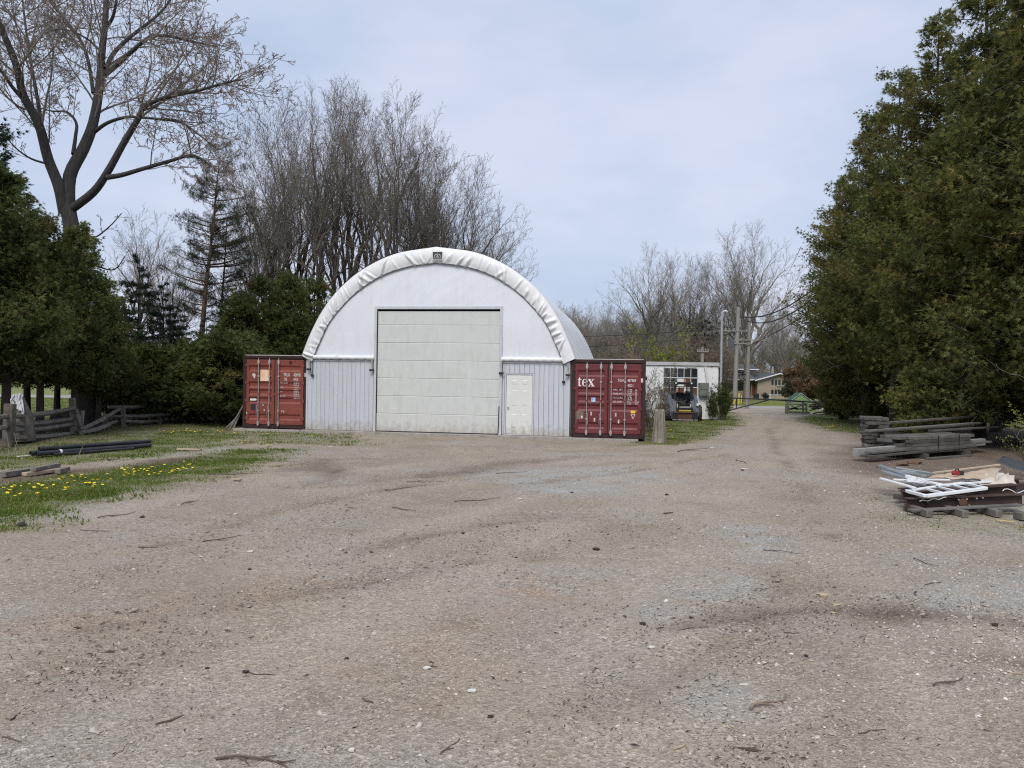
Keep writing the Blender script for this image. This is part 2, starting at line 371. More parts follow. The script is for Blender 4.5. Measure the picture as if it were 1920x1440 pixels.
for pl in (gp((-100, 1330), (300, 1190), (700, 1060), (1050, 950), (1330, 868), (1440, 800), (1450, 775)), gp((500, 1500), (800, 1250), (1080, 1050), (1330, 900), (1460, 815), (1475, 778)), gp((1500, 1500), (1450, 1200), (1430, 1000), (1440, 860), (1455, 790)), gp((330, 960), (600, 905), (820, 872), (1050, 858), (1300, 850), (1420, 812))):
    q = catmull2 = np.array(pl); n_ = np.gradient(q, axis=0); n_ = np.stack([-n_[:, 1], n_[:, 0]], -1) / np.hypot(n_[:, 0], n_[:, 1])[:, None]
    for o_ in (-.8, .8): TRK.append([tuple(v) for v in q + n_ * o_])
def track_mask(x, y):
    w = fbm(x * .5 + 60, y * .5, 2) * .35; g = np.zeros(np.shape(x))
    for pl in TRK: g = np.maximum(g, np.exp(-(seg_dist(x + w, y + w, pl) / .30) ** 2))
    return g * np.clip(.75 + 1.2 * fbm(x * .6, y * .6 + 20, 3), 0, 1)
def grass_mask(x, y):
    w = fbm(x * .9, y * .9, 3) * .75 + fbm(x * 4, y * 4, 2) * .4
    g = np.zeros(np.shape(x))
    for pl, s, k in GRASS: g = np.maximum(g, k * soft_poly(x + w, y + w * .8, pl, s))
    d = dirt_mask(x, y)
    return np.clip(g * (1 - .8 * d), 0, 1)
def dirt_mask(x, y):
    w = fbm(x * 1.3 + 9, y * 1.3, 3) * .5
    g = np.zeros(np.shape(x))
    for pl, s, k in DIRT: g = np.maximum(g, k * soft_poly(x + w, y + w * .7, pl, s))
    return g
def gz(x, y):
    x = np.asarray(x, float); y = np.asarray(y, float)
    z = .045 * fbm(x * .22, y * .22, 2) + .022 * fbm(x * .9 + 3, y * .9, 3)
    for i, pl in enumerate(RUTS):
        d = seg_dist(x, y, pl)
        z = z - .022 * np.exp(-(d / .13) ** 2) + .014 * np.exp(-((d - .28) / .12) ** 2)
    flat = np.clip((seg_dist(x, y, [(-9.4, 27.5), (-6.96, 27.13), (4.4, 25.23), (6.6, 24.9)]) - .5) / 2.5, .12, 1)
    z = z * flat - .02
    far = np.clip((y - 40) / 10, 0, 1)
    return z * (1 - .6 * far)
def gz1(x, y): return float(gz(np.array([x]), np.array([y]))[0])

xs = np.arange(-27, 31, .2)
ys = np.concatenate([np.arange(-9, 2.5, .5), np.arange(2.5, 9, .09), np.arange(9, 20, .14), np.arange(20, 36, .22), np.arange(36, 63, .45)])
X, Y = np.meshgrid(xs, ys); Z = gz(X, Y)
edge = np.minimum.reduce([X - xs[0], xs[-1] - X, Y - ys[0], np.full_like(Y, 99)])
Z = np.where(edge < .3, -.17, Z)
ny, nx = X.shape
idx = np.arange(nx * ny).reshape(ny, nx)
faces = np.stack([idx[:-1, :-1], idx[:-1, 1:], idx[1:, 1:], idx[1:, :-1]], -1).reshape(-1, 4)
me = np_mesh('ground', np.stack([X, Y, Z], -1).reshape(-1, 3), [faces], smooth=True)
def attr(nm, v):
    a = me.attributes.new(nm, 'FLOAT', 'POINT'); a.data.foreach_set('value', np.asarray(v, np.float32).ravel())
attr('grass', grass_mask(X, Y)); attr('soil', dirt_mask(X, Y))
wv = fbm(X * 1.1, Y * 1.1 + 40, 3) * .5
attr('reddish', np.maximum.reduce([soft_poly(X + wv, Y + wv * .6, p, .35) for p in RED]))
attr('bluish', np.maximum.reduce([soft_poly(X + wv, Y + wv * .6, p, .35) for p in BLUE]))
rut = np.zeros_like(X)
for pl in RUTS:
    d = seg_dist(X + wv * .2, Y + wv * .2, pl); rut = np.maximum(rut, np.exp(-(d / .13) ** 2) * np.clip(.55 + fbm(X * 1.7, Y * 1.7) * 1.2, 0, 1))
attr('rut', rut); attr('track', track_mask(X, Y))

def ground_material():
    m = bpy.data.materials.new('gravel_and_soil'); m.use_nodes = True; n = m.node_tree.nodes; l = m.node_tree.links
    b = n['Principled BSDF']; b.inputs['Roughness'].default_value = .93; b.inputs['Specular IOR Level'].default_value = .2
    t = n.new('ShaderNodeTexCoord')
    def noise(sc, det=6, ro=.6, off=0, st=(1, 1, 1)):
        mpn = n.new('ShaderNodeMapping'); mpn.inputs['Location'].default_value = (off, off * .7, 0); mpn.inputs['Scale'].default_value = st
        l.new(t.outputs['Object'], mpn.inputs['Vector'])
        k = n.new('ShaderNodeTexNoise'); k.inputs['Scale'].default_value = sc; k.inputs['Detail'].default_value = det; k.inputs['Roughness'].default_value = ro
        l.new(mpn.outputs[0], k.inputs['Vector']); return k.outputs['Fac']
    def rng_(src, lo, hi, a=0, bb=1):
        x = n.new('ShaderNodeMapRange'); x.inputs['From Min'].default_value = lo; x.inputs['From Max'].default_value = hi
        x.inputs['To Min'].default_value = a; x.inputs['To Max'].default_value = bb; l.new(src, x.inputs['Value']); return x.outputs[0]
    def mixc(f, A, B, mode='MIX'):
        x = n.new('ShaderNodeMix'); x.data_type = 'RGBA'; x.blend_type = mode
        if isinstance(f, (int, float)): x.inputs['Factor'].default_value = f
        else: l.new(f, x.inputs['Factor'])
        for s_, v in (('A', A), ('B', B)):
            if isinstance(v, tuple): x.inputs[s_].default_value = (*v, 1)
            else: l.new(v, x.inputs[s_])
        return x.outputs['Result']
    def math_(op, a, c):
        x = n.new('ShaderNodeMath'); x.operation = op
        for i, v in enumerate((a, c)):
            if isinstance(v, (int, float)): x.inputs[i].default_value = v
            else: l.new(v, x.inputs[i])
        return x.outputs[0]
    def att(nm):
        a = n.new('ShaderNodeAttribute'); a.attribute_name = nm; return a.outputs['Fac']
    def vor(sc, feat='F1'):
        v = n.new('ShaderNodeTexVoronoi'); v.inputs['Scale'].default_value = sc; v.feature = feat
        l.new(t.outputs['Object'], v.inputs['Vector']); return v
    base = mixc(rng_(noise(.55, 5), .38, .62), (.328, .278, .224), (.268, .225, .179))
    base = mixc(rng_(noise(.30, 6, .65, 31), .50, .66), base, (.315, .292, .262))
    base = mixc(rng_(noise(1.3, 6, .65, 71), .56, .74), base, (.235, .18, .138))
    base = mixc(math_('MULTIPLY', att('reddish'), rng_(noise(2.2, 5, .6, 5), .38, .66)), base, (.31, .228, .172))
    base = mixc(math_('MULTIPLY', att('bluish'), rng_(noise(1.6, 5, .6, 15), .34, .58)), base, (.325, .325, .312))
    base = mixc(math_('MULTIPLY', att('track'), .75), base, (.352, .305, .25))
    base = mixc(math_('MULTIPLY', att('rut'), .68), base, (.155, .118, .09))
    base = mixc(att('soil'), base, mixc(rng_(noise(3.5, 6, .7, 3), .4, .65), (.092, .066, .05), (.15, .112, .085)))
    # stones: every cell its own grey
    v1 = vor(42); v2 = vor(95)
    def cell(v):
        s = n.new('ShaderNodeSeparateColor'); l.new(v.outputs['Color'], s.inputs[0]); return s.outputs[0]
    gr = n.new('ShaderNodeValToRGB'); e = gr.color_ramp.elements
    for p, c in ((.0, .70), (.45, .95), (.8, 1.12), (.96, 1.3)):
        k = e.new(p) if p > 0 else e[0]; k.color = (c, c, c * .99, 1)
    e[-1].position = 1; e[-1].color = (1.65, 1.63, 1.6, 1)
    l.new(cell(v1), gr.inputs['Fac'])
    gr2 = n.new('ShaderNodeMapRange'); gr2.inputs['To Min'].default_value = .72; gr2.inputs['To Max'].default_value = 1.28; l.new(cell(v2), gr2.inputs['Value'])
    col = mixc(rng_(noise(1.1, 6, .7, 55), .36, .6, .35, 1), base, mixc(1.0, base, gr.outputs[0], 'MULTIPLY'))
    cc = n.new('ShaderNodeCombineColor')
    for i in range(3): l.new(gr2.outputs[0], cc.inputs[i])
    col = mixc(.8, col, mixc(1.0, col, cc.outputs[0], 'MULTIPLY'))
    fine = rng_(noise(160, 3, .7), .3, .7, .72, 1.25)
    cf = n.new('ShaderNodeCombineColor')
    for i in range(3): l.new(fine, cf.inputs[i])
    col = mixc(.8, col, mixc(1.0, col, cf.outputs[0], 'MULTIPLY'))
    mid = rng_(noise(7, 8, .75, 90), .57, .72)
    col = mixc(math_('MULTIPLY', mid, .5), col, (.15, .115, .088))
    # thin grass and moss colour under the blades
    gcol = mixc(rng_(noise(5, 6, .7, 8), .42, .68), (.085, .125, .026), (.15, .125, .06))
    gm = math_('MULTIPLY', att('grass'), rng_(noise(9, 5, .7, 44), .25, .55))
    col = mixc(gm, col, gcol)
    l.new(col, b.inputs['Base Color'])
    bp = n.new('ShaderNodeBump'); bp.inputs['Strength'].default_value = .75; bp.inputs['Distance'].default_value = .012
    h = math_('ADD', math_('MULTIPLY', v1.outputs['Distance'], 1.1), math_('ADD', math_('MULTIPLY', v2.outputs['Distance'], .6), math_('MULTIPLY', noise(7, 8, .7, 90), 1.6)))
    l.new(h, bp.inputs['Height']); l.new(bp.outputs[0], b.inputs['Normal'])
    return m
tag(link_mesh('ground', me, ground_material()), kind='structure')

m_lawn = M('lawn', (.125, .165, .032), (.16, .18, .05), .35, .9, bump=.5, bscale=9, spot=(.17, .145, .075), spot_scale=.6, spot_th=.62, spot_soft=.15)
mb = MB(); mb.box(-900, -60, -.6, 900, 1400, -.2); tag(mb.build('terrain', m_lawn), kind='structure')
m_road = M('pale_asphalt', (.30, .295, .29), (.25, .245, .24), .8, .9, bump=.2, bscale=60)
mb = MB(); mb.box(-300, 63.3, -.3, 300, 70.5, -.05); tag(mb.build('road', m_road), kind='structure')
m_verge = M('dry_verge', (.20, .175, .10), (.13, .14, .05), 1.2, .95, bump=.5, bscale=12)
mb = MB(); mb.box(-300, 62.4, -.4, 300, 63.25, -.07); tag(mb.build('road_verge', m_verge), kind='structure')

# ================================================================ FABRIC BUILDING
TH = R(9.5); BO = Vector((-2.65, 26.41, 0))
def bw(u, v, z=0): return Vector((BO.x + u * math.cos(TH) + v * math.sin(TH), BO.y - u * math.sin(TH) + v * math.cos(TH), z))
slab = MB(); slab.box(-4.75, -.32, -.4, 4.75, 12.3, .075)
so_ = slab.build('concrete_slab', m_conc, recenter=False, bevel=.012); so_.location = BO; so_.rotation_euler = (0, 0, -TH); tag(so_, kind='structure')
for nm, u0_, u1_ in (('concrete_slab', -7.25, -4.752), ('concrete_slab', 4.752, 6.9)):
    s_ = MB(); s_.box(u0_, -.28, -.4, u1_, .35, .06); o = s_.build(nm, m_conc, recenter=False, bevel=.012); o.location = BO; o.rotation_euler = (0, 0, -TH); tag(o, kind='structure')

bld = empty('fabric_building', BO, -TH, 'white arched fabric storage building standing between two red shipping containers', 'building')
def catmull(pts, n):
    pts = [np.array(p, float) for p in pts]; out = []
    P_ = [2 * pts[0] - pts[1]] + pts + [2 * pts[-1] - pts[-2]]
    for i in range(1, len(P_) - 2):
        a, b_, c, d = P_[i - 1:i + 3]
        for k in range(n):
            t = k / n
            out.append(.5 * ((2 * b_) + (-a + c) * t + (2 * a - 5 * b_ + 4 * c - d) * t * t + (-a + 3 * b_ - 3 * c + d) * t ** 3))
    out.append(pts[-1]); return np.array(out)
outR = [(0, 6.42), (1.35, 6.22), (2.40, 5.79), (3.19, 5.24), (3.75, 4.67), (4.15, 4.10), (4.44, 3.55), (4.67, 3.02), (4.80, 2.66)]
inR = [(0, 5.87), (1.0, 5.74), (1.92, 5.44), (2.75, 4.93), (3.33, 4.39), (3.80, 3.82), (4.11, 3.20), (4.28, 2.82), (4.40, 2.47)]
def both(h):
    r_ = catmull(h, 12); lft = r_[::-1].copy(); lft[:, 0] *= -1
    return np.concatenate([lft[:-1], r_])
def resample(p, n):
    d = np.concatenate([[0], np.cumsum(np.hypot(*np.diff(p, axis=0).T))]); t = np.linspace(0, d[-1], n)
    return np.stack([np.interp(t, d, p[:, 0]), np.interp(t, d, p[:, 1])], -1), d[-1]
NS = 241
outer, Lout = resample(both(outR), NS); inner, _ = resample(both(inR), NS)
# roof cover: long tunnel, sagging a little between its trusses
vv = np.linspace(-.04, 12.2, 74)
VV = []
cen = np.array([0, 2.2])
for v in vv:
    ph = (v % 2.04) / 2.04; sag = .035 * math.sin(PI * ph) ** 1.0
    rad = outer - cen; nr = rad / np.linalg.norm(rad, axis=1, keepdims=True)
    s_ = np.linspace(0, Lout, NS)
    w = .010 * vnoise(s_ * 1.2, np.full(NS, v * 2.1)) + .006 * vnoise(s_ * 4, np.full(NS, v * .9 + 7))
    p = outer - nr * (sag - w)[:, None]
    VV.append(np.stack([p[:, 0], np.full(NS, v), p[:, 1]], -1))
VV = np.array(VV); idx = np.arange(len(vv) * NS).reshape(len(vv), NS)
fc = np.stack([idx[:-1, :-1], idx[1:, :-1], idx[1:, 1:], idx[:-1, 1:]], -1).reshape(-1, 4)
o = link_mesh('roof_cover', np_mesh('roof_cover', VV.reshape(-1, 3), [fc], smooth=True), m_fabric_roof, bld)
sm = o.modifiers.new('thickness', 'SOLIDIFY'); sm.thickness = .004
# front flap, gathered in folds
NR = 14; NSF = 961
outf, Lf = resample(both(outR), NSF); inf, _ = resample(both(inR), NSF)
s_ = np.linspace(0, Lf, NSF); VV = []
fr = np.random.default_rng(11); folds = []
sp = .15
while sp < Lf - .1:
    folds.append((sp, fr.uniform(.035, .07), fr.choice([.018, .035, .06, .085]), fr.uniform(-.9, .9), fr.uniform(.0, .8), fr.uniform(.6, 1.2))); sp += fr.choice([.10, .16, .24, .4, .62])
side = np.where(s_ < Lf / 2, -1, 1)
for j in range(NR):
    t = j / (NR - 1)
    p = outf * (1 - t) + inf * t
    h = np.zeros(NSF)
    for (c0, wd, am, sl_, t0, t1) in folds:
        cc_ = c0 + sl_ * (t - .5) * .5
        env = np.clip((t - t0 * .55) / .30, 0, 1) * np.clip((1.18 - t) / .25, 0, 1)
        env = env * (1 - np.exp(-((s_ - Lf / 2) / .38) ** 2)); h += am * env * (np.exp(-((s_ - cc_) / wd) ** 2) - .4 * np.exp(-((s_ - cc_ - wd * 1.7) / (wd * 1.1)) ** 2))
    h += .012 * fbm(s_ * 3, np.full(NSF, t * 2.0), 3)
    bulge = .07 * math.sin(PI * min(1, t * .9 + .05))
    y = -.045 - bulge - h
    if t >= .999: p = p - (p - cen) / np.linalg.norm(p - cen, axis=1, keepdims=True) * (.012 * np.sin(s_ * 2 * PI / .33))[:, None]; y = y * .3 - .05
    VV.append(np.stack([p[:, 0], y, p[:, 1]], -1))
VV = np.array(VV); idx = np.arange(NR * NSF).reshape(NR, NSF)
fc = np.stack([idx[:-1, :-1], idx[:-1, 1:], idx[1:, 1:], idx[1:, :-1]], -1).reshape(-1, 4)
o = link_mesh('front_flap', np_mesh('front_flap', VV.reshape(-1, 3), [fc], smooth=True), m_fabric_roof, bld)
sm = o.modifiers.new('thickness', 'SOLIDIFY'); sm.thickness = .004
mb = MB(); pth = [(x, -.065, z) for x, z in resample(both(inR), 120)[0]]
mb.tube(pth, .012, 5); mb.build('lacing_rope', M('dark_lacing', (.10, .10, .11)), bld, smooth=True)
# gable end fabric
DU0, DU1, DTOP = -2.12, 2.32, 4.38
cols = sorted(set(np.round(np.concatenate([np.linspace(-4.42, 4.42, 90), [DU0, DU1]]), 4)))
big, _ = resample(both([(a * 1.02, b + .12) for a, b in inR]), 400)
V_ = []; F_ = []; NZ = 28
def colz(u, door): 
    top = float(np.interp(u, big[:, 0], big[:, 1])); bot = DTOP if door else 2.58
    return np.linspace(bot, max(top, bot + .01), NZ)
for (a, b) in ((-4.42, DU0), (DU0, DU1), (DU1, 4.42)):
    cs = [c for c in cols if a - 1e-6 <= c <= b + 1e-6]; st = len(V_)
    for c in cs:
        for z in colz(c, a == DU0):
            y = .0 - .035 * math.sin(PI * min(max((z - 2.5) / 3.4, 0), 1)) - .010 * float(vnoise(c * .9 + 3, z * 1.1)) - .006 * float(vnoise((c + z) * 1.4, (c - z) * 5.5)) * max(0, min(1, (z - 4.2)))
            V_.append((c, y, z))
    for i in range(len(cs) - 1):
        for k in range(NZ - 1):
            q = st + i * NZ + k; F_.append((q, q + NZ, q + NZ + 1, q + 1))
o = link_mesh('gable_fabric', np_mesh('gable_fabric', V_, [np.array(F_)], smooth=True), m_fabric, bld)
for u0_, u1_ in ((-4.36, DU0 - .02), (DU1 + .01, 4.36)):
    mb = MB(); mb.tube([(u0_ + (u1_ - u0_) * i / 20, -.05 - .006 * math.sin(i * 1.7), 2.62 + .006 * math.sin(i * 2.3)) for i in range(21)], .075, 10); mb.build('fabric_hem', m_fabric_roof, bld, smooth=True)
    mb = MB(); mb.box(u0_, -.035, 2.49, u1_, -.02, 2.535); mb.build('hem_rail', m_trim, bld)  # thin pale grey trim below the hem
# steel cladding, every ribbed strip a piece
def clad(u0_, u1_, z0, z1, n):
    w = (u1_ - u0_) / n
    for i in range(n):
        a = u0_ + i * w
        pr = [(a + .003, .02), (a + .003, -.012), (a + w * .2, -.012), (a + w * .25, -.004), (a + w * .55, -.004), (a + w * .6, -.008), (a + w * .9, -.008), (a + w - .014, -.0075), (a + w - .004, .008), (a + w - .004, .02)]
        mb = MB(); mb.prism([(x, y) for x, y in pr], z0, z1, 'z'); mb.build('cladding_strip', m_clad, bld)
clad(-4.58, -2.17, .085, 2.53, 15)
clad(2.36, 2.44, .085, 2.53, 1)
clad(2.44, 3.44, 2.16, 2.53, 6)
clad(3.44, 4.60, .085, 2.53, 7)
for q in ((-4.6, .08, -2.1, 2.6), (2.3, .08, 2.42, 2.6), (2.421, 2.16, 3.419, 2.6), (3.42, .08, 4.62, 2.6)):
    mb = MB(); mb.box(q[0], .03, q[1], q[2], .09, q[3]); mb.build('wall_framing', m_dark, bld)
for u in (-4.605, 4.605):
    mb = MB(); mb.box(u - .03, -.03, .08, u + .03, .05, 2.55); mb.build('corner_trim', m_clad, bld)
# back end wall so the tunnel is closed
mb = MB(); bk = [(x, z) for x, z in outer[::6]] + [(4.7, .08), (-4.7, .08)]; mb.prism(bk, 12.12, 12.15); mb.build('rear_wall', m_fabric, bld)
for sx in (-1, 1):
    mb = MB(); mb.box(sx * 4.66 - .02, .1, .08, sx * 4.66 + .02, 12.1, 2.7); mb.build('side_wall', m_clad, bld)
# overhead door
fr_ = MB()
fr_.box(DU0 - .03, -.06, .08, DU0 + .055, .12, 4.30); fr_.box(DU1 - .065, -.06, .08, DU1 + .03, .12, 4.30); fr_.box(DU0 - .03, -.061, 4.302, DU1 + .03, .12, 4.40)
dfr = fr_.build('door_frame', m_trim, bld, bevel=.006)
mb = MB(); mb.box(DU0 + .055, .10, .08, DU1 - .065, .13, 4.30); mb.build('door_gap_shade', m_dark, bld)  # black sheet behind the panels, shade of the door gaps put in as colour
door = empty('overhead_door', (0, 0, 0)); door.parent = bld
zb = [.105, .715, 1.325, 1.935, 2.545, 3.155, 3.765, 4.235]
for i in range(7):
    mb = MB(); z0, z1 = zb[i] + .004, zb[i + 1] - .004
    a, b = DU0 + .085 - .02 * (i == 0), DU1 - .075
    mb.prism([(.0, z0), (.0, z1 - .02), (.012, z1), (.06, z1), (.06, z0 + .008), (.012, z0)], a, b, 'x')
    mb.build('door_panel', m_gdoor, door)
mb = MB(); mb.box(DU0 + .07, -.004, .082, DU1 - .07, .05, .104); mb.build('bottom_seal', m_black, door)
mb = MB(); mb.beam((DU1 - .07, -.07, .12), (DU1 - .052, -.07, 1.05), .012, .03); mb.build('loose_weather_seal', m_black, door)
mb = MB(); mb.box(DU0 + .056, -.03, .09, DU0 + .072, .08, 4.24); mb.build('side_seal', m_black, door)
# person door
pd = empty('person_door', (0, 0, 0)); pd.parent = bld
A, B_, ZT = 2.50, 3.38, 2.10
mb = MB(); mb.box(A, .0, .12, B_, .035, ZT)
mb.build('door_leaf', m_pdoor, pd, bevel=.004)
for (x0, x1) in ((A + .13, A + .40), (A + .49, A + .76)):
    for (z0, z1) in ((.28, .82), (1.02, 1.62), (1.74, 1.97)):
        mb = MB()
        for q, (e, y) in enumerate(((0, -.001), (.018, .006), (.032, .006), (.06, -.007))):
            mb.v += [(x0 + e, y, z0 + e), (x1 - e, y, z0 + e), (x1 - e, y, z1 - e), (x0 + e, y, z1 - e)]
        for q in range(3):
            for k in range(4): mb.f.append((q * 4 + k, q * 4 + (k + 1) % 4, q * 4 + 4 + (k + 1) % 4, q * 4 + 4 + k))
        mb.f.append((12, 13, 14, 15)); mb.build('raised_panel', m_pdoor, pd)
mb = MB(); mb.box(A - .055, -.02, .12, A - .008, .05, ZT + .05); mb.box(B_ + .008, -.02, .12, B_ + .055, .05, ZT + .05); mb.box(A - .008, -.02, ZT + .008, B_ + .008, .05, ZT + .05); mb.box(A - .06, -.05, .085, B_ + .06, .05, .112)
mb.build('door_casing', m_trim, pd, bevel=.004)
mb = MB(); mb.tube([(A + .07, -.055, 1.0), (A + .07, -.03, 1.0), (A + .07, .0, 1.0)], [.03, .02, .028], 10); mb.build('door_knob', m_galv, pd, smooth=True)
mb = MB(); mb.box(A - .007, .034, .113, B_ + .007, .045, ZT + .007); mb.build('leaf_gap_shade', m_dark, pd)  # black backing sheet: shade around the leaf painted in
# ratchet winches with their straps
for u, zt, zb_, w in ((-4.50, 2.56, 2.20, .07), (-2.20, 2.56, 2.20, .05), (2.335, 2.56, 2.16, .05), (4.575, 2.50, 2.13, .05)):
    rw = empty('ratchet_winch', (u, -.10, zb_)); rw.parent = bld
    mb = MB(); mb.box(-w / 2, -.02, 0, w / 2, .02, zt - zb_); mb.build('strap_bracket', m_galv, rw, bevel=.004)
    mb = MB(); mb.tube([(-.065, -.02, -.01), (.065, -.02, -.01)], .035, 10); mb.box(.05, -.05, -.05, .075, .01, .03); mb.box(-.075, -.05, -.05, -.05, .01, .03); mb.build('ratchet_spool', m_black, rw)
for u, x1, z1 in ((-4.38, -4.40, 2.02), (4.41, 4.43, 1.93)):
    mb = MB(); mb.tube([(u, -.07, 2.5), ((u + x1) / 2, -.05, 2.25), (x1, -.06, z1)], .009, 6); cdn = mb.build('pull_cord', m_black, bld)
    mb = MB(); mb.box(x1 - .05, -.09, z1 - .08, x1 + .05, -.03, z1); mb.build('cord_weight', m_black, cdn, bevel=.008)
# maker's emblem on the flap: white house-like arch on a black square
em = empty('emblem', (.08, -.15, 6.10)); em.parent = bld
mb = MB(); mb.box(-.185, -.004, -.15, .185, .0, .15); mb.build('emblem_border', m_white, em)
mb = MB(); mb.box(-.165, -.008, -.125, .165, -.0045, .13); mb.build('emblem_ground', M('emblem_charcoal', (.05, .05, .055)), em)
mb = MB()
arc = [(.12 * math.cos(a), .10 * math.sin(a) - .03) for a in np.linspace(PI, 0, 13)]
arc2 = [(.095 * math.cos(a), .077 * math.sin(a) - .03) for a in np.linspace(0, PI, 13)]
mb.prism(arc + arc2, -.011, -.0085); mb.box(-.15, -.011, -.085, .15, -.0085, -.065)
mb.prism([(-.05, -.03), (.05, -.03), (0, .03)], -.011, -.0085)
mb.build('emblem_mark', M('emblem_white', (.5, .5, .52)), em)

# ================================================================ SHIPPING CONTAINERS
def text(body, size, loc, mat, parent, name='lettering', spacing=1.0, sx=1.0, align='LEFT'):
    c = bpy.data.curves.new(name, 'FONT'); c.body = body; c.size = size; c.space_character = spacing; c.align_x = align; c.extrude = .001
    c.materials.append(mat); c.resolution_u = 3
    o = bpy.data.objects.new(name, c); COL.objects.link(o); o.location = loc; o.rotation_euler = (PI / 2, 0, 0); o.scale = (sx, 1, 1); o.parent = parent
    return o
TRO = (2.13, 1.55, 1.28, 1.00, .41)
def container(loc, paint, frame, label, bars, group):
    c = empty('shipping_container', loc, -TH, label, 'shipping container', group)
    W2, H, L = 1.219, 2.59, 12.19
    for sx in (-1, 1):
        mb = MB(); mb.box(sx * W2 - (0 if sx < 0 else .13), 0, .118, sx * W2 + (.13 if sx < 0 else 0), .16, H - .118); mb.build('corner_post', frame, c, bevel=.008)
        for z in (0, H - .118):
            mb = MB(); mb.box(sx * (W2 + .002) - (0 if sx < 0 else .16), -.006, z, sx * (W2 + .002) + (.16 if sx < 0 else 0), .178, z + .118)
            cc_ = mb.build('corner_casting', frame, c, bevel=.01)
            mb = MB(); xx = sx * (W2 - .08); mb.tube([(xx + .04 * math.cos(a), -.008, z + .06 + .03 * math.sin(a)) for a in (0,)] + [(xx, -.0075, z + .06)], .03, 8)
            mb2 = MB(); mb2.prism([(xx + .045 * math.cos(a), z + .06 + .03 * math.sin(a)) for a in np.linspace(0, 2 * PI, 12, endpoint=False)], -.009, -.0065); mb2.build('hole_shade_disc', m_dark, cc_)  # black disc on the solid casting paints the shade of its opening
    mb = MB(); mb.box(-W2 + .13, .0, H - .105, W2 - .13, .1, H - .004); mb.build('header', frame, c, bevel=.006)
    mb = MB(); mb.box(-W2 + .13, .02, H - .135, W2 - .13, .1, H - .106); mb.build('header_gap_shade', m_dark, c)  # solid black strip, shade between header and doors put into its colour
    mb = MB(); mb.box(-W2 + .13, .0, .015, W2 - .13, .16, .14); mb.build('sill', m_contD, c, bevel=.006)
    # side walls and roof, corrugated
    for sx in (-1, 1):
        pl = []; y = .16; k = 0
        while y < L - .1:
            for dy, e in ((0, 0), (.07, 0), (.14, .035), (.21, .035)):
                pl.append((y + dy, e))
            y += .278
        V1 = []; F1 = []
        for (yy, e) in pl:
            V1 += [(sx * (W2 - .01 - e), yy, .16), (sx * (W2 - .01 - e), yy, H - .08)]
        for i in range(len(pl) - 1): F1.append((2 * i, 2 * i + 2, 2 * i + 3, 2 * i + 1))
        o = link_mesh('side_wall', np_mesh('side_wall', V1, [np.array(F1)]), paint, c)
        mb = MB(); mb.box(sx * W2 - (0 if sx < 0 else .07), .178, H - .08, sx * W2 + (.07 if sx < 0 else 0), L, H); mb.box(sx * W2 - (0 if sx < 0 else .07), .178, .0, sx * W2 + (.07 if sx < 0 else 0), L, .16); mb.build('side_rail', frame, c)
    mb = MB(); mb.box(-W2 + .07, .02, H - .003, W2 - .07, L, H + .018); mb.build('roof', M('chalky_white_roof', (.62, .60, .58), (.42, .38, .36), 2, .7), c)
    mb = MB(); mb.box(-W2 + .07, L - .06, 0, W2 - .07, L, H); mb.build('end_wall', paint, c)
    # doors
    for sx in (-1, 1):
        x0, x1 = (-W2 + .145, -.018) if sx < 0 else (.018, W2 - .145)
        d = empty('container_door', (0, 0, 0)); d.parent = c
        z0, z1 = .155, H - .15
        prof = [(0.02, z0), (-.012, z0)]
        for zc in sorted(TRO):
            prof += [(-.012, zc - .115), (.026, zc - .055), (.026, zc + .05), (-.012, zc + .11)]
        prof += [(-.012, z1), (0.02, z1)]
        a, b = x0 + .10, x1 - .10
        V1 = []; F1 = []
        for (y, z) in prof: V1 += [(a, y, z), (b, y, z)]
        for i in range(len(prof) - 1): F1.append((2 * i, 2 * i + 1, 2 * i + 3, 2 * i + 2))
        for e in (0, 1):  # trough ends
            for i in range(2, len(prof) - 2, 4):
                q = [2 * (i + k) + e for k in range(4)]; F1.append(tuple(q))
        link_mesh('door_skin', np_mesh('door_skin', V1, [np.array(F1)]), paint, d)
        mb = MB(); mb.box(x0, -.018, z0, x0 + .10, .045, z1); mb.box(x1 - .10, -.018, z0, x1, .045, z1); mb.box(x0 + .1, -.017, z0 - .01, x1 - .1, .045, z0 + .075); mb.box(x0 + .1, -.017, z1 - .075, x1 - .1, .045, z1)
        mb.build('door_border', paint, d, bevel=.006)
        for zc in (.36, .98, 1.62, 2.24):
            mb = MB(); xx = x0 - .02 if sx < 0 else x1 + .02
            mb.box(min(xx - sx * .10, xx + sx * .02), -.032, zc - .035, max(xx - sx * .10, xx + sx * .02), -.019, zc + .035); mb.tube([(xx, -.03, zc - .06), (xx, -.03, zc + .06)], .016, 8); mb.build('hinge', paint, d)
    mb = MB(); mb.box(-.0165, .0, .15, .0165, .03, H - .15); mb.build('door_gasket', m_gasket, c)
    for x in (-W2 + .1375, W2 - .1375):
        mb = MB(); mb.box(x - .007, .0, .15, x + .007, .03, H - .15); mb.build('door_gasket', m_gasket, c)
    for x, handle in bars:
        lb = empty('locking_bar', (x, -.055, 0)); lb.parent = c
        mb = MB(); mb.tube([(0, 0, .10), (0, 0, H - .10)], .017, 8); mb.build('bar', m_galv, lb, smooth=True)
        for z in (.17, H - .26):
            mb = MB(); mb.prism([(-.02, z - .08), (.02, z - .08), (.045, z), (.035, z + .09), (-.035, z + .09), (-.045, z)], -.022, .035); mb.build('cam_keeper', m_galv, lb, bevel=.006)
        for z in (.62, 1.23, 1.85):
            mb = MB(); mb.box(-.035, -.022, z - .025, .035, .036, z + .025); mb.build('bar_guide', m_galv if z != 1.23 else paint, lb, bevel=.005)
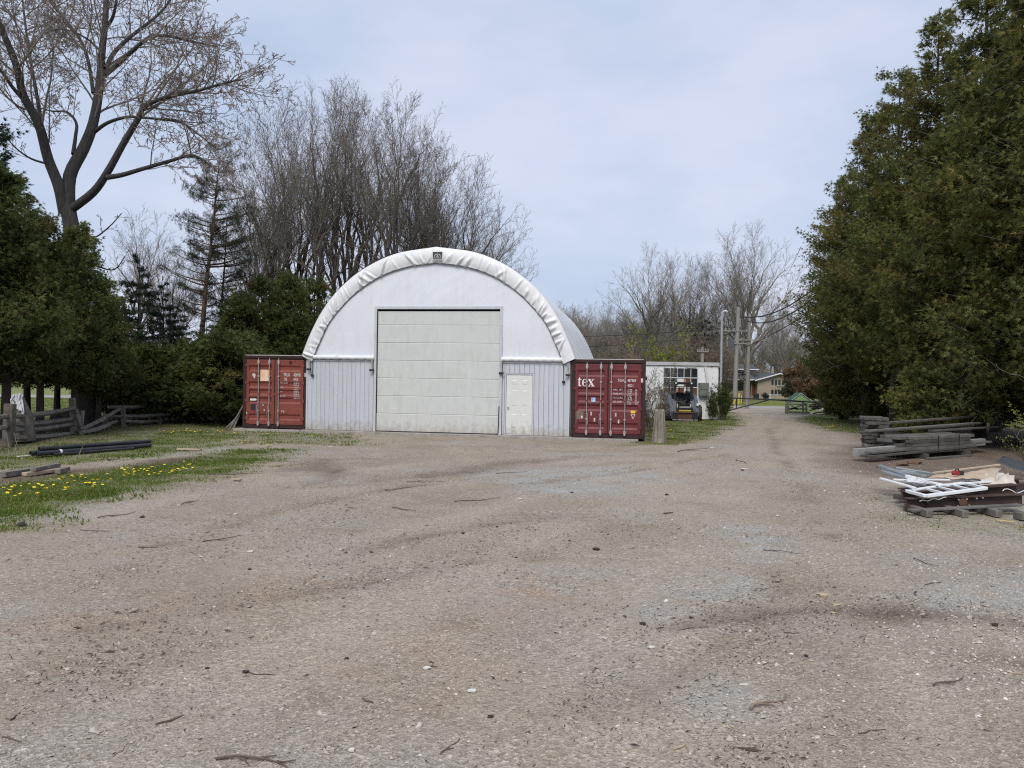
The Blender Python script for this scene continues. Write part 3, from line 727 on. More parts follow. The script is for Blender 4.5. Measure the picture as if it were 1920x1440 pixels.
        if handle:
            mb = MB(); mb.beam((-.03 * handle, -.035, .80), (-.045 * handle, -.04, .44), .03, .014); mb.beam((0, -.028, .79), (-.06 * handle, -.035, .79), .04, .016); mb.build('bar_handle', m_galv, lb, bevel=.004)
    mb = MB(); mb.box(-.09, -.03, 1.17, .07, -.019, 1.24); mb.build('lock_plate', paint, c)
    return c
W2 = 1.219
LC = container(bw(-5.83, .02, .075), m_contL, m_contD, 'weathered red-brown shipping container left of the arched building with orange faded sticker', [(-.60, 1), (-.19, 1), (.16, 0)], 'shipping containers beside the building')
RC = container(bw(5.89, -.02, .06), m_contR, m_contD, 'maroon shipping container marked tex right of the arched building', [(-.69, -1), (-.23, 1), (.11, 0), (.56, 0)], 'shipping containers beside the building')
def plate(name, x0, x1, z0, z1, mat, par, y=-.016):
    mb = MB(); mb.box(x0, y - .003, z0, x1, y, z1); return mb.build(name, mat, par)
# left container writing
Y0 = -.0145
text('TRLU', .155, (.33, Y0, 1.86), m_white, LC, sx=.62, spacing=1.05); text('426930', .155, (.70, Y0, 1.86), m_white, LC, sx=.62, spacing=1.0)
mb = MB(); mb.prism([(1.115, 1.845), (1.175, 1.845), (1.175, 1.985), (1.115, 1.985)], Y0 - .004, Y0 + .002); mb.build('check_digit_box', m_whiteworn, LC)
text('US', .145, (.355, Y0, 1.705), m_white, LC, sx=.62, spacing=1.1); text('4310', .145, (.70, Y0, 1.705), m_white, LC, sx=.62)
for k, (l_, r_) in enumerate((('MAX. GROSS', '30 480 KG'), ('', '67 200 LB'), ('TARE', '3 700 KG'), ('', '8 160 LB'), ('NET', '26 780 KG'), ('', '59 040 LB'), ('CU. CAP.', '67.7 CU.M'), ('', '2 390 CU.FT'))):
    z = 1.60 - k * .077; yy = -.022
    if l_: text(l_, .062, (.21, yy, z), m_whiteworn if k in (0, 4) else m_white, LC, sx=.8)
    text(r_, .066, (.72, yy, z), m_white, LC, sx=.72)
plate('faded_sticker', -.545, -.225, 1.68, 2.08, m_sticker_orange, LC); 
mb = MB(); mb.prism([(-.86, 1.93), (-.79, 1.96), (-.73, 1.90), (-.74, 1.80), (-.79, 1.76), (-.82, 1.84), (-.86, 1.88)], -.019, -.0145); mb.build('torn_sticker', m_whiteworn, LC)
mb = MB(); mb.prism([(-.90 + .03 * math.cos(a) + (.19 if math.cos(a) > 0 else 0), 1.015 + .038 * math.sin(a)) for a in np.linspace(0, 2 * PI, 16, endpoint=False)], -.0195, -.0145); mb.build('white_oval_label', m_white, LC)
plate('data_plate', -.90, -.72, .64, .86, m_navy, LC)
for x, z in ((-.45, .80), (-.40, .62), (.27, .60), (.34, .58), (-1.07, .50)):
    plate('scuff_patch', x, x + .035, z, z + .06, m_whiteworn, LC)
plate('vent_cover', .55, .63, 2.29, 2.40, m_dark, LC, -.0185)
# right container writing: the big serif word, numbers, plates
def tex_word(par, x0, z0, h):
    y0_, y1_ = Y0 - .004, Y0 + .002
    def sh(poly): 
        mb = MB(); mb.prism([(x0 + a * h, z0 + b * h) for a, b in poly], y0_, y1_); return mb
    # t : stem with slanted head, cross bar, curved foot
    mb = MB()
    q = lambda *ps: mb.prism([(x0 + a * h, z0 + b * h) for a, b in ps], y0_, y1_)
    q((.14, .16), (.34, .16), (.34, 1.30), (.30, 1.30), (.14, 1.02))
    q((.0, .90), (.14, 1.02), (.141, .90)); q((.341, 1.0), (.56, 1.0), (.56, .90), (.341, .90))
    q((.141, .159), (.16, .04), (.24, -.02), (.36, -.02), (.56, .10), (.53, .16), (.42, .12), (.341, .159))
    mb.build('lettering', m_white, par)
    mb = MB()
    ex, ew = .62, .78; n = 22
    out_ = []; inn = []
    for a in np.linspace(0, R(325), n):
        out_.append((ex + ew / 2 + ew / 2 * math.cos(a), .5 + .52 * math.sin(a)))
        tk = .40 + .12 * abs(math.cos(a))
        inn.append((ex + ew / 2 + .015 + (ew / 2 - .21 * abs(math.cos(a)) - .02) * math.cos(a), .5 + .44 * math.sin(a)))
    for i in range(n - 1):
        q(out_[i], out_[i + 1], inn[i + 1], inn[i])
    q((ex + .18, .50), (ex + ew - .005, .50), (ex + ew - .01, .58), (ex + .18, .58))
    mb.build('lettering', m_white, par)
    mb = MB(); xx = 1.46
    q((xx + .02, .96), (xx + .30, .96), (xx + .86, .04), (xx + .58, .04))
    q((xx + .62, .96), (xx + .74, .96), (xx + .50, .56), (xx + .44, .65))
    q((xx + .10, .04), (xx + .22, .04), (xx + .44, .40), (xx + .37, .50))
    q((xx - .04, .961), (xx + .44, .961), (xx + .44, 1.02), (xx - .04, 1.02)); q((xx + .54, .961), (xx + .90, .961), (xx + .90, 1.02), (xx + .54, 1.02))
    q((xx + .46, -.02), (xx + .94, -.02), (xx + .94, .039), (xx + .46, .039)); q((xx - .02, -.02), (xx + .34, -.02), (xx + .34, .039), (xx - .02, .039))
    mb.build('lettering', m_white, par)
tex_word(RC, -1.0, 1.70, .235)
text('TGHU', .135, (.31, Y0, 1.865), m_white, RC, sx=.68, spacing=1.05); text('487384', .135, (.63, Y0, 1.865), m_white, RC, sx=.68); text('9', .135, (1.06, Y0 - .006, 1.865), m_white, RC, sx=.68)
mb = MB(); mb.prism([(1.045, 1.85), (1.135, 1.85), (1.135, 1.985), (1.045, 1.985)], Y0 - .003, Y0 + .002); mb.build('check_digit_box', m_whiteworn, RC)
text('42G1', .135, (.63, Y0, 1.70), m_white, RC, sx=.68)
for k, (l_, r_, q_) in enumerate((('MAX. WT.', '30 480', 'KG'), ('', '67 200', 'LB'), ('TARE WT.', '3 700', 'KG'), ('', '8 160', 'LB'), ('PAYLOAD', '26 780', 'KG'), ('', '59 040', 'LB'), ('CU. CAP.', '67.7', 'CU.M'), ('', '2 390', 'CU.F'))):
    z = 1.585 - k * .066; yy = -.022
    if l_: text(l_, .085, (.16, yy, z - .01), m_whiteworn if k == 4 else m_white, RC, sx=.82, spacing=1.1)
    text(r_, .066, (.64, yy, z), m_white, RC, sx=.8); text(q_, .066, (.88, yy, z), m_white, RC, sx=.8)
plate('blue_sticker', -.54, -.40, 1.18, 1.33, m_sticker_blue, RC, -.022)
plate('data_plate', -1.02, -.79, .61, .88, m_plate, RC)
plate('plate_tag', -.86, -.82, .64, .72, m_white, RC, -.0195)
plate('yellow_sticker', .75, .90, .84, .93, m_sticker_yellow, RC)
mb = MB(); mb.prism([(.75, .81), (.91, .81), (.83, .64)], -.019, -.0145); t_ = mb.build('triangle_mark', m_whiteworn, RC)
mb = MB(); mb.prism([(.785, .79), (.875, .79), (.83, .69)], -.0225, -.0195); mb.build('triangle_core', m_contR, t_)
for x, z in ((-.56, .74), (-.45, .54), (.24, .72), (.34, .50)):
    plate('scuff_patch', x, x + .05, z, z + .12, m_whiteworn, RC)
for z in (1.98, .83):
    mb = MB(); mb.box(1.221, .02, z - .05, 1.26, .09, z + .05); mb.build('corner_lug', m_contD, RC)
# ================================================================ WORKSHOP BEHIND
ws = empty('workshop', (8.4, 42.0, 0), 0, 'low flat-roofed white workshop with peeling paint and a broken grid window', 'workshop')
WX0, WX1, WH = -3.4, 2.80, 2.98     # local x of the front wall, wall height
gx0, gx1, wz0, wz1 = -.17, 1.67, 1.19, 2.72
mb = MB(); mb.box(WX0, 0, -.2, gx0, .2, WH); mb.build('front_wall', m_wall, ws)
mb = MB(); mb.box(gx1, 0, -.2, WX1, .2, WH); mb.build('front_wall', m_wall, ws)
mb = MB(); mb.box(gx0, .0, wz1, gx1, .2, WH); mb.build('window_lintel', m_wall, ws)
mb = MB(); mb.box(gx0, .0, -.2, gx1, .2, wz0 - .06); mb.build('front_wall', m_wall, ws)
mb = MB(); mb.box(WX0, .2, -.2, WX0 + .2, 8, WH); mb.box(WX1 - .2, .2, -.2, WX1, 8, WH); mb.box(WX0, 8, -.2, WX1, 8.2, WH); mb.build('outer_walls', m_wall, ws)
mb = MB(); mb.box(WX0 - .05, -.04, WH + .01, WX1 + .05, 8.3, WH + .11); mb.build('roof', m_roof, ws)
mb = MB(); mb.box(WX0 - .04, -.075, WH - .10, WX1 + .03, -.045, WH + .08); mb.build('fascia_board', m_fascia, ws)
mb = MB(); mb.box(WX0 - .04, -.044, WH - .05, WX1 + .03, -.002, WH - .005); mb.build('soffit', m_dark, ws)
mb = MB(); mb.prism([(gx0 + 1.15, wz1 + .10), (gx0 + 1.35, wz1 + .02), (gx0 + 1.75, wz1 + .05), (gx0 + 1.80, wz1 + .17), (gx0 + 1.3, wz1 + .20)], -.03, -.004); mb.build('hanging_paint_sheet', m_fascia, ws)
wf = empty('grid_window', (0, 0, 0)); wf.parent = ws
cx = np.linspace(gx0, gx1, 6); rz = [wz0, 1.69, 2.21, wz1]
mb = MB(); mb.box(gx0 - .05, -.03, wz0 - .06, gx1 + .05, .06, wz0); mb.build('sill', m_white, wf)
for x in cx: 
    mb = MB(); mb.box(x - .02, -.012, wz0, x + .02, .05, wz1); mb.build('glazing_bar', m_fascia, wf)
for z in rz[1:3]:
    mb = MB(); mb.box(gx0, -.008, z - .022, gx1, .046, z + .022); mb.build('glazing_bar', m_white, wf)
fill = [['b', 'b', 'b', 'w', 'b'], ['g', 'g', 'w', 'b', 'g'], ['g', 'g', 'g', 'g', 'g']]
for r_ in range(3):
    for c_ in range(5):
        f_ = fill[r_][c_]
        mb = MB(); mb.box(cx[c_] + .021, .02, rz[r_] + .023, cx[c_ + 1] - .021, .03, rz[r_ + 1] - .023)
        mb.build({'b': 'board', 'w': 'board', 'g': 'pane'}[f_], {'b': m_board_brown, 'w': m_white, 'g': m_glass}[f_], wf)
mb = MB(); mb.tube([(2.05, -.12, WH - .15), (2.08, -.12, 2.7), (2.36, -.10, 1.0), (2.36, -.1, .3)], .06, 8); mb.build('downpipe', m_white, ws, smooth=True)
for a, b in ((.10, .48), (.50, .88)):
    mb = MB(); mb.box(gx0 + a * 1.5 - .1, -.03, .35, gx0 + b * 1.5 - .13, -.002, wz0 - .07); mb.build('panel_board', m_fascia, ws)
# service mast at its corner
ms = empty('service_mast', (11.32, 41.9, 0), 0, 'tall thin galvanised service mast with a bent cap at the workshop corner', 'mast')
mb = MB(); mb.tube([(0, 0, 0), (0, 0, 5.6)], .065, 10); mb.build('pole', m_polegrey, ms, smooth=True)
mb = MB(); mb.tube([(0, 0, 5.6), (.02, 0, 5.74), (.10, 0, 5.84), (.2, -.02, 5.85), (.28, -.04, 5.78)], [.065, .07, .08, .085, .07], 10); mb.build('weather_cap', m_polegrey, ms, smooth=True)
for z in (1.6, 2.8):
    mb = MB(); mb.box(-.14, -.02, z, .08, .09, z + .05); mb.build('strap_bracket', m_galv, ms)
cb = MB(); cb.box(10.12, 41.72, 1.25, 10.62, 41.98, 1.95); cb.box(10.16, 41.70, 1.60, 10.55, 41.719, 1.80); tag(cb.build('meter_cabinet', M('green_grey_cabinet', (.16, .19, .16), (.11, .13, .11), 4, .6), bevel=.02), 'green-grey metal cabinet hung on the workshop wall beside the loader', 'cabinet')

# ================================================================ SKID STEER
sk = empty('skid_steer_loader', (8.75, 38.95, gz1(8.75, 39)), R(2), 'slate grey skid steer loader without a bucket parked before the white workshop', 'loader')
def skp(mb, n, m, bev=.012, par=None, sm=False): return mb.build(n, m, par or sk, smooth=sm, bevel=bev)
mb = MB(); mb.box(-.50, .45, .28, .50, 2.35, .80); mb.box(-.42, .06, .20, .42, .46, .70); skp(mb, 'chassis', m_skiddark)
mb = MB(); mb.prism([(1.5, .80), (2.45, .80), (2.5, 1.0), (2.4, 1.35), (1.75, 1.42), (1.5, 1.3)], -.48, .48, 'x'); skp(mb, 'engine_cover', m_skid)
# cab: frame with a rounded opening, walls, rear window, seat
arcp = lambda w, zt, zb, rr, n=6: [(-w, zb + .22), (-w * .62, zb), (w * .62, zb), (w, zb + .22)] + [(w - rr + rr * math.cos(a), zt - rr + rr * math.sin(a)) for a in np.linspace(0, PI / 2, n)] + [(-w + rr + rr * math.cos(a), zt - rr + rr * math.sin(a)) for a in np.linspace(PI / 2, PI, n)]
inn = arcp(.375, 1.86, .86, .16); N_ = len(inn)
outp = []
for (x, z) in inn:
    ox = max(-.49, min(.49, x * 1.32)); oz = .80 if z < .95 else (1.98 if z > 1.72 else z)
    if z > 1.72 and abs(x) > .3: ox = .49 * (1 if x > 0 else -1)
    outp.append((ox, oz))
mb = MB()
for y in (.42, .52): mb.v += [(x, y, z) for x, z in outp] + [(x, y, z) for x, z in inn]
for i in range(N_):
    j = (i + 1) % N_
    mb.f += [(i, j, N_ + j, N_ + i), (2 * N_ + j, 2 * N_ + i, 3 * N_ + i, 3 * N_ + j), (N_ + i, N_ + j, 3 * N_ + j, 3 * N_ + i), (j, i, 2 * N_ + i, 2 * N_ + j)]
skp(mb, 'cab_front_frame', m_skiddark, 0)
mb = MB(); mb.box(-.50, .40, 1.90, .50, 1.62, 1.99); skp(mb, 'cab_roof', m_skiddark, .02)
for s_ in (-1, 1):
    mb = MB(); mb.box(s_ * .47 - .02, .53, .8, s_ * .47 + .02, 1.6, 1.12); mb.box(s_ * .47 - .015, .53, 1.80, s_ * .47 + .015, 1.6, 1.9)
    for k in range(7): mb.box(s_ * .47 - .008, .60 + k * .15, 1.12, s_ * .47 + .008, .615 + k * .15, 1.80)
    skp(mb, 'side_screen', m_skiddark, 0)
    mb = MB(); mb.box(s_ * .47 - .022, 1.52, .8, s_ * .47 + .022, 1.60, 1.9); skp(mb, 'cab_post', m_skiddark, 0)
    mb = MB(); mb.tube([(s_ * .40, .395, 1.925), (s_ * .40, .375, 1.925)], .045, 12); mb.build('work_light', m_white, sk)
mb = MB(); mb.box(-.45, 1.55, .8, .45, 1.6, 1.36); skp(mb, 'cab_back', m_skiddark, 0)
mb = MB(); mb.box(-.30, 1.54, 1.72, .30, 1.58, 1.76); mb.box(-.30, 1.54, 1.37, -.27, 1.58, 1.75); mb.box(.27, 1.54, 1.37, .30, 1.58, 1.75); mb.box(.06, 1.54, 1.37, .085, 1.58, 1.75); skp(mb, 'rear_window_frame', m_skiddark, 0)
st = empty('seat', (0, 0, 0)); st.parent = sk
mb = MB(); mb.box(-.24, .85, .85, .24, 1.30, 1.0); mb.build('cushion', m_black, st, bevel=.04)
mb = MB(); mb.prism([(1.22, .98), (1.36, .98), (1.46, 1.42), (1.36, 1.45)], -.23, .23, 'x'); mb.build('backrest', m_black, st, bevel=.03)
for s_ in (-1, 1):
    mb = MB(); mb.tube([(s_ * .28, .75, .85), (s_ * .27, .70, 1.1), (s_ * .22, .72, 1.22)], [.02, .016, .025], 6); mb.build('control_lever', m_black, sk)
    # lift arm: from the rear tower forward and down beside the cab
    mb = MB(); w0, w1 = (.56, .74)
    a, b = sorted((s_ * w0, s_ * w1))
    mb.prism([(2.35, 1.05), (2.45, 1.45), (2.2, 1.52), (.75, 1.36), (.35, 1.05), (.12, .50), (.14, .25), (.36, .25), (.52, .75), (.85, 1.10), (2.1, 1.15)], a, b, 'x'); arm = skp(mb, 'lift_arm', m_skid, .02)
    mb = MB(); mb.tube([(s_ * .65, .40, .62), (s_ * .65, .30, .35)], .03, 8); mb.tube([(s_ * .65, .75, 1.08), (s_ * .65, .40, .62)], .045, 8); mb.build('tilt_cylinder', m_galv, arm, smooth=True)
    mb = MB(); a, b = sorted((s_ * .50, s_ * .555)); mb.prism([(.50, .30), (2.35, .30), (2.45, 1.35), (2.1, 1.42), (1.2, 1.12), (.62, 1.05), (.46, .82)], a, b, 'x'); skp(mb, 'side_panel', m_skid, .01)
    mb = MB(); a, b = sorted((s_ * .36, s_ * .62)); mb.prism([(.16, .42), (.44, .42), (.52, .86), (.50, 1.12), (.46, 1.10), (.30, .78)], a, b, 'x'); skp(mb, 'front_shoulder', m_skid, .02)
    mb = MB(); mb.tube([(s_ * .33, .15, .50), (s_ * .33, .30, .86)], .022, 8); mb.build('grab_handle', m_galv, sk, smooth=True)
    for y in (.62, 1.80):
        wh = empty('wheel', (s_ * .79, y, .41)); wh.parent = sk
        mb = MB(); prof = [(.20, -.13), (.33, -.15), (.385, -.14), (.40, -.09), (.405, 0), (.40, .09), (.385, .14), (.33, .15), (.20, .13)]
        n = 24
        for k in range(n):
            a = 2 * PI * k / n
            mb.v += [(t_, r__ * math.cos(a), r__ * math.sin(a)) for r__, t_ in prof]
        m_ = len(prof)
        for k in range(n):
            for j in range(m_ - 1):
                mb.f.append((k * m_ + j, k * m_ + j + 1, ((k + 1) % n) * m_ + j + 1, ((k + 1) % n) * m_ + j))
        for k in range(20):
            a = 2 * PI * k / 20
            for sd_ in (-1, 1):
                aa = a + (.08 if sd_ > 0 else -.08)
                c_, s2 = math.cos(aa), math.sin(aa); c3, s3 = math.cos(aa + .13), math.sin(aa + .13)
                mb.beam((sd_ * .152, .395 * c_, .395 * s2), (sd_ * .015, .412 * c3, .412 * s3), .035, .05, (0, c_, s2))
        mb.build('tyre', m_rubber, wh)
        mb = MB(); mb.tube([(-.11, 0, 0), (.11, 0, 0)], .205, 16); mb.tube([(s_ * .10, 0, 0), (s_ * .15, 0, 0)], .07, 10); mb.build('rim', m_skid, wh)
qa = empty('attachment_plate', (0, 0, 0)); qa.parent = sk
for x in (-.42, .42):
    mb = MB(); mb.box(x - .05, -.03, .05, x + .05, .10, .52); mb.build('plate_upright', m_skiddark, qa, bevel=.01)
mb = MB(); mb.box(-.36, .0, .10, .36, .05, .36); mb.build('centre_plate', m_rust, qa, bevel=.006)
for a, b in ((-.63, -.48), (.48, .63)):
    mb = MB(); mb.box(a, -.02, .10, b, .05, .42); mb.build('wing_plate', m_skiddark, qa, bevel=.01)
mb = MB(); mb.tube([(-.62, -.02, .44), (.62, -.02, .44)], .035, 8); mb.build('top_tube', m_rust, qa, smooth=True)
mb = MB(); mb.box(-.64, -.03, .05, .64, .06, .095); mb.build('bottom_lip', m_galv, qa, bevel=.006)
mb = MB(); mb.box(-.30, .04, .51, .30, .09, .565); mb.build('yellow_step', m_yellow, sk)
mb = MB(); mb.box(-.28, .045, .68, .28, .10, .76); mb.build('step_plate', m_galv, sk)
mb = MB(); mb.box(.60, .10, .80, .71, .14, .92); mb.build('white_label', m_white, sk)
bc = MB(); bc.tube([(.12, .55, 1.99), (.12, .55, 2.05)], [.045, .04], 10); bc.tube([(.12, .55, 2.05), (.12, .55, 2.12)], [.035, .02], 10); bc.build('beacon', M('orange_plastic', (.75, .16, .05), (.7, .14, .05), 4, .3), sk)

# weathered stump post, leaning cut log
sp_ = empty('wooden_stump_post', on_ground(1236, 829), 0, 'pale weathered wooden post stump with a rotten hollow beside the maroon container', 'post')
mb = MB(); n = 18
for k, (z, r__) in enumerate(((-.05, .235), (.1, .215), (.35, .185), (.65, .165), (.9, .145), (1.02, .135))):
    for i in range(n):
        a = 2 * PI * i / n; rr = r__ * (1 + .12 * math.sin(5 * a + .6) + .07 * math.sin(9 * a + k * .2)); fz = z + (.05 * math.sin(3 * a) if z > 1 else 0)
        if abs(((a - 1.5 * PI + PI) % (2 * PI)) - PI) < .42 and .05 < z < .7: rr *= .62
        mb.v.append((rr * math.cos(a), rr * .8 * math.sin(a), fz))
for k in range(5):
    for i in range(n): mb.f.append((k * n + i, k * n + (i + 1) % n, (k + 1) * n + (i + 1) % n, (k + 1) * n + i))
mb.f.append(tuple(range(5 * n, 6 * n))); mb.build('stump', M('bleached_wood', (.29, .265, .225), (.14, .12, .095), 3, .9, stretch=(5, 5, .6), bump=.5, bscale=10), sp_)

# ================================================================ FAR HOUSE
hp = at(1440, 742, 118); HS = 118 / 1450.0
hs = empty('brick_house', (hp.x, 118, .15), 0, 'long buff brick house with grey roof and front gable across the road', 'house')
hx = lambda px: (px - 1440) * HS
mb = MB(); mb.box(hx(1330), 1.2, -.6, hx(1424), 9, 2.45); mb.build('wall', m_brick, hs)
gl, gr_, gpk = hx(1420), hx(1484), hx(1460)
mb = MB(); mb.prism([(gl, -.6), (gr_, -.6), (gr_, 2.55), (gpk, 3.35), (gl, 2.35)], 0, 9); mb.build('gable_wall', m_brick, hs)
mb = MB(); mb.prism([(1.0 - .5, 2.42), (9, 4.0), (9, 4.15), (.5, 2.55)], hx(1322), hx(1424), 'x'); mb.build('roof', m_roof, hs)
mb = MB(); mb.prism([(gl - .5, 2.30), (gpk, 3.43), (gr_ + .6, 2.6), (gr_ + .6, 2.78), (gpk, 3.6), (gl - .5, 2.46)], -.5, 9.2); mb.build('gable_roof', m_roof, hs)
mb = MB(); mb.prism([(gl - .55, 2.28), (gpk, 3.41), (gr_ + .65, 2.58), (gr_ + .65, 2.74), (gpk, 3.57), (gl - .55, 2.46)], -.56, -.505); mb.build('white_barge_board', m_white, hs)
mb = MB(); mb.box(hx(1322), .42, 2.40, hx(1419), .49, 2.56); mb.build('white_eaves_board', m_white, hs)
mb = MB(); mb.box(hx(1326), 6, 3.7, hx(1441), 12, 4.1); mb.build('upper_wall', m_trim, hs)
mb = MB(); mb.prism([(5.2, 4.1), (9, 5.1), (12.8, 4.1)], hx(1320), hx(1443), 'x'); mb.build('upper_roof', m_roof, hs)
mb = MB(); mb.box(hx(1320), 5.12, 4.08, hx(1443), 5.19, 4.22); mb.build('white_eaves_board', m_white, hs)
mb = MB(); mb.box(hx(1462), 4, 3.2, hx(1467), 4.8, 4.3); mb.build('chimney', m_brick, hs)
for px in (1448, 1454.5, 1461, 1468):
    for z0, z1 in ((1.75, 2.55), (.35, 1.0)):
        w_ = MB(); w_.box(hx(px) - .17, -.03, z0, hx(px) + .17, -.004, z1); wo_ = w_.build('window', m_glass, hs)
        w_ = MB(); w_.box(hx(px) - .21, -.05, z0 - .08, hx(px) + .21, -.031, z0 - .01); w_.build('sill', m_trim, wo_)
for px, w_, z0, z1, m_ in ((1407, .40, 0, 2.0, m_glass), (1394, .55, .8, 1.9, m_glass), (1372, .8, .8, 1.9, m_glass), (1417, .25, .1, 1.9, m_board_brown)):
    mb = MB(); mb.box(hx(px) - w_, 1.16, z0, hx(px) + w_, 1.195, z1); mb.build('window' if px != 1417 else 'front_door', m_, hs)
mb = MB(); mb.box(0, 0, 0, 1.0, .6, .72); o = mb.build('white_bin', m_white, bevel=.04); o.location = (hp.x + hx(1424) + .6, 116.5, -.2); tag(o, 'low white box standing at the front wall of the far brick house', 'box')
mb = MB(); mb.box(0, 0, 0, .7, .6, .75); o = mb.build('dark_bin', m_black, bevel=.04); o.location = (hp.x + hx(1414), 117.0, -.2); tag(o, 'small black bin by the door of the far brick house', 'bin')
# pale house seen between the left-hand trees
h2 = empty('white_house', (-32.4, 66, -.1), R(12), 'pale house glimpsed between the dark trees on the left', 'house')
mb = MB(); mb.box(-3.5, 0, 0, 3.5, 8, 2.9); mb.build('wall', M('pale_siding', (.55, .57, .6), (.48, .5, .53), 1.5, .7), h2)
mb = MB(); mb.prism([(-.5, 2.8), (4, 4.6), (8.5, 2.8)], -3.9, 3.9, 'x'); mb.build('roof', m_roof, h2)
for x in (-2, 1.6):
    mb = MB(); mb.box(x - .6, -.04, .9, x + .6, -.005, 2.2); mb.build('window', m_glass, h2)

# ================================================================ POLES AND WIRES
def upole(base, top, r0_, r1_, label, arms):
    p = empty('utility_pole', base, 0, label, 'utility pole')
    d = Vector(top) - Vector(base)
    mb = MB(); mb.tube([(0, 0, -.3), d * .5, d], [r0_, (r0_ + r1_) / 2, r1_], 10); mb.build('pole', m_pole, p, smooth=True)
    for z, w in arms:
        c = d * (z / d.z)
        mb = MB(); mb.beam(c + Vector((-w / 2, -.16, 0)), c + Vector((w / 2, -.16, 0)), .08, .09); a_ = mb.build('crossarm', m_pole, p)
        for x in (-w * .45, -w * .25, w * .25, w * .45):
            mb = MB(); q = c + Vector((x, -.16, .06)); mb.tube([q, q + Vector((0, 0, .14))], [.04, .05], 6); mb.build('insulator', m_galv, a_)
    return p
b1 = at(1377, 757, 74); t1 = at(1384.5, 576, 74); b1.z = -.2
up1 = upole(b1, t1, .23, .17, 'thick grey wooden utility pole with two crossarms beyond the road', ((7.2, 3.4), (6.0, 2.1)))
mb = MB(); q = t1 - b1; c_ = Vector((-.5, -.3, 5.6)); mb.tube([c_, c_ + Vector((0, 0, .9))], .24, 12); mb.build('transformer', m_skid, up1, smooth=True)
b2 = at(1400, 766, 61); t2 = at(1405.5, 588, 61); b2.z = -.05
up2 = upole(b2, t2, .15, .11, 'slim grey wooden utility pole standing on this side of the road', ((5.45, 2.4), ))
b3 = at(1317, 700, 66); t3 = at(1317, 651, 66); b3.z = -.2
upole(b3, t3, .17, .14, 'short wooden service pole rising just above the workshop roof', ((4.85, 1.0), ))
def wire(p0, p1, sag, r, label, n=24):
    p0, p1 = Vector(p0), Vector(p1)
    mb = MB(); mb.tube([p0.lerp(p1, i / n) - Vector((0, 0, sag * 4 * (i / n) * (1 - i / n))) for i in range(n + 1)], r, 5)
    tag(mb.build('power_line', m_wire, smooth=True), label, 'power line', 'overhead power lines')
near = at(1640, 470, 30)
wire(at(1395, 594, 61), at(1560, 512, 42), .75, .045, 'upper thick black cable running from the slim pole into the tall cedars')
wire(at(1398, 601, 61), at(1560, 526, 42), .95, .045, 'lower thick black cable sagging from the slim pole into the tall cedars')
wire(at(1388, 655, 61), at(1560, 558, 42), .2, .032, 'thin lowest wire rising from the slim pole toward the tall cedars')
wire(at(1384, 596, 74), at(1640, 560, 78), .4, .025, 'thin wire from the thick pole crossarm to the right')
wire(at(1384, 612, 74), at(900, 628, 80), .5, .03, 'thin wire running left from the thick pole above the workshop')
wire(at(1384, 625, 74), at(900, 652, 80), .5, .03, 'second thin wire running left below the first above the workshop')
wire(at(1317, 654, 66), at(1349, 590, 42), .3, .014, 'short thin wire from the service pole to the bent mast')
wire(at(1384, 645, 74), at(1317, 655, 66), .2, .014, 'thin wire between the service pole and the thick pole')
wire(at(1502, 462, 33), at(1470, 520, 74), .2, .012, 'faint steep wire against the sky left of the tall cedars')

# gate, guards, green shed, rails
gt = empty('barrier_gate', on_ground(1356, 776), 0, 'black pipe barrier gate with diagonal brace across the drive', 'gate')
gb = gt.location.copy()
def gpt(px, py, Y=50.5): return at(px, py, Y) - gb
mb = MB(); mb.tube([gpt(1364, 745.8), gpt(1474, 750.5), gpt(1545, 755.5)], .045, 8); mb.build('top_bar', m_black, gt, smooth=True)
mb = MB(); mb.tube([gpt(1352, 773.5), gpt(1441, 750)], .045, 8); mb.build('brace_bar', m_black, gt, smooth=True)
mb = MB(); mb.tube([gpt(1380.6, 747), gpt(1380.6, 765.5)], .035, 8); mb.build('strut', m_black, gt, smooth=True)
mb = MB(); mb.tube([gpt(1354, 733), gpt(1353, 777)], .08, 10); mb.build('gate_post', m_black, gt, smooth=True)
for i, (p0, p1, lb) in enumerate((((1368.5, 735), (1368, 756), 'short upright yellow guard tube left of the slim pole'), ((1386, 737), (1385, 758), 'upright yellow guard tube just left of the slim pole'), ((1379, 749), (1373.5, 765), 'leaning yellow guy-wire guard tube behind the gate'), ((1390.5, 741), (1389.5, 757), 'thin yellow marker rod beside the slim pole'))):
    mb = MB(); mb.tube([at(*p0, 58), at(*p1, 58)], .055 if i != 3 else .035, 8); tag(mb.build('guard_tube', m_yellow, smooth=True), lb, 'guard', 'yellow pole guards')
gs = empty('green_shed', on_ground(1497, 774.5), R(-6), 'tiny light green gabled shed with dark green roof by the gate', 'shed')
mb = MB(); mb.prism([(-.80, .12), (.80, .12), (.80, .86), (0, 1.40), (-.80, .86)], -.75, .75); mb.build('wall', m_green, gs)
for s_ in (-1, 1):
    mb = MB(); mb.prism([(0, 1.43), (s_ * .90, .80), (s_ * .90, .86), (0, 1.50)], -.79, .92); mb.build('roof_panel', m_greendark, gs)
    mb = MB(); mb.prism([(0, 1.44), (s_ * .91, .805), (s_ * .91, .855), (0, 1.49)], -.815, -.792); mb.build('white_barge_board', m_white, gs)
mb = MB(); mb.box(-.7, -.7, -.1, .7, .7, .118); mb.build('skid_base', m_wooddark, gs); gs.scale = (.84, .84, .94)
rf = empty('rail_fence_section', on_ground(1492, 777), 0, 'short grey split-rail fence section standing before the green shed', 'fence'); rb = rf.location.copy()
rp = lambda px, py, Y=51.2: at(px, py, Y) - rb
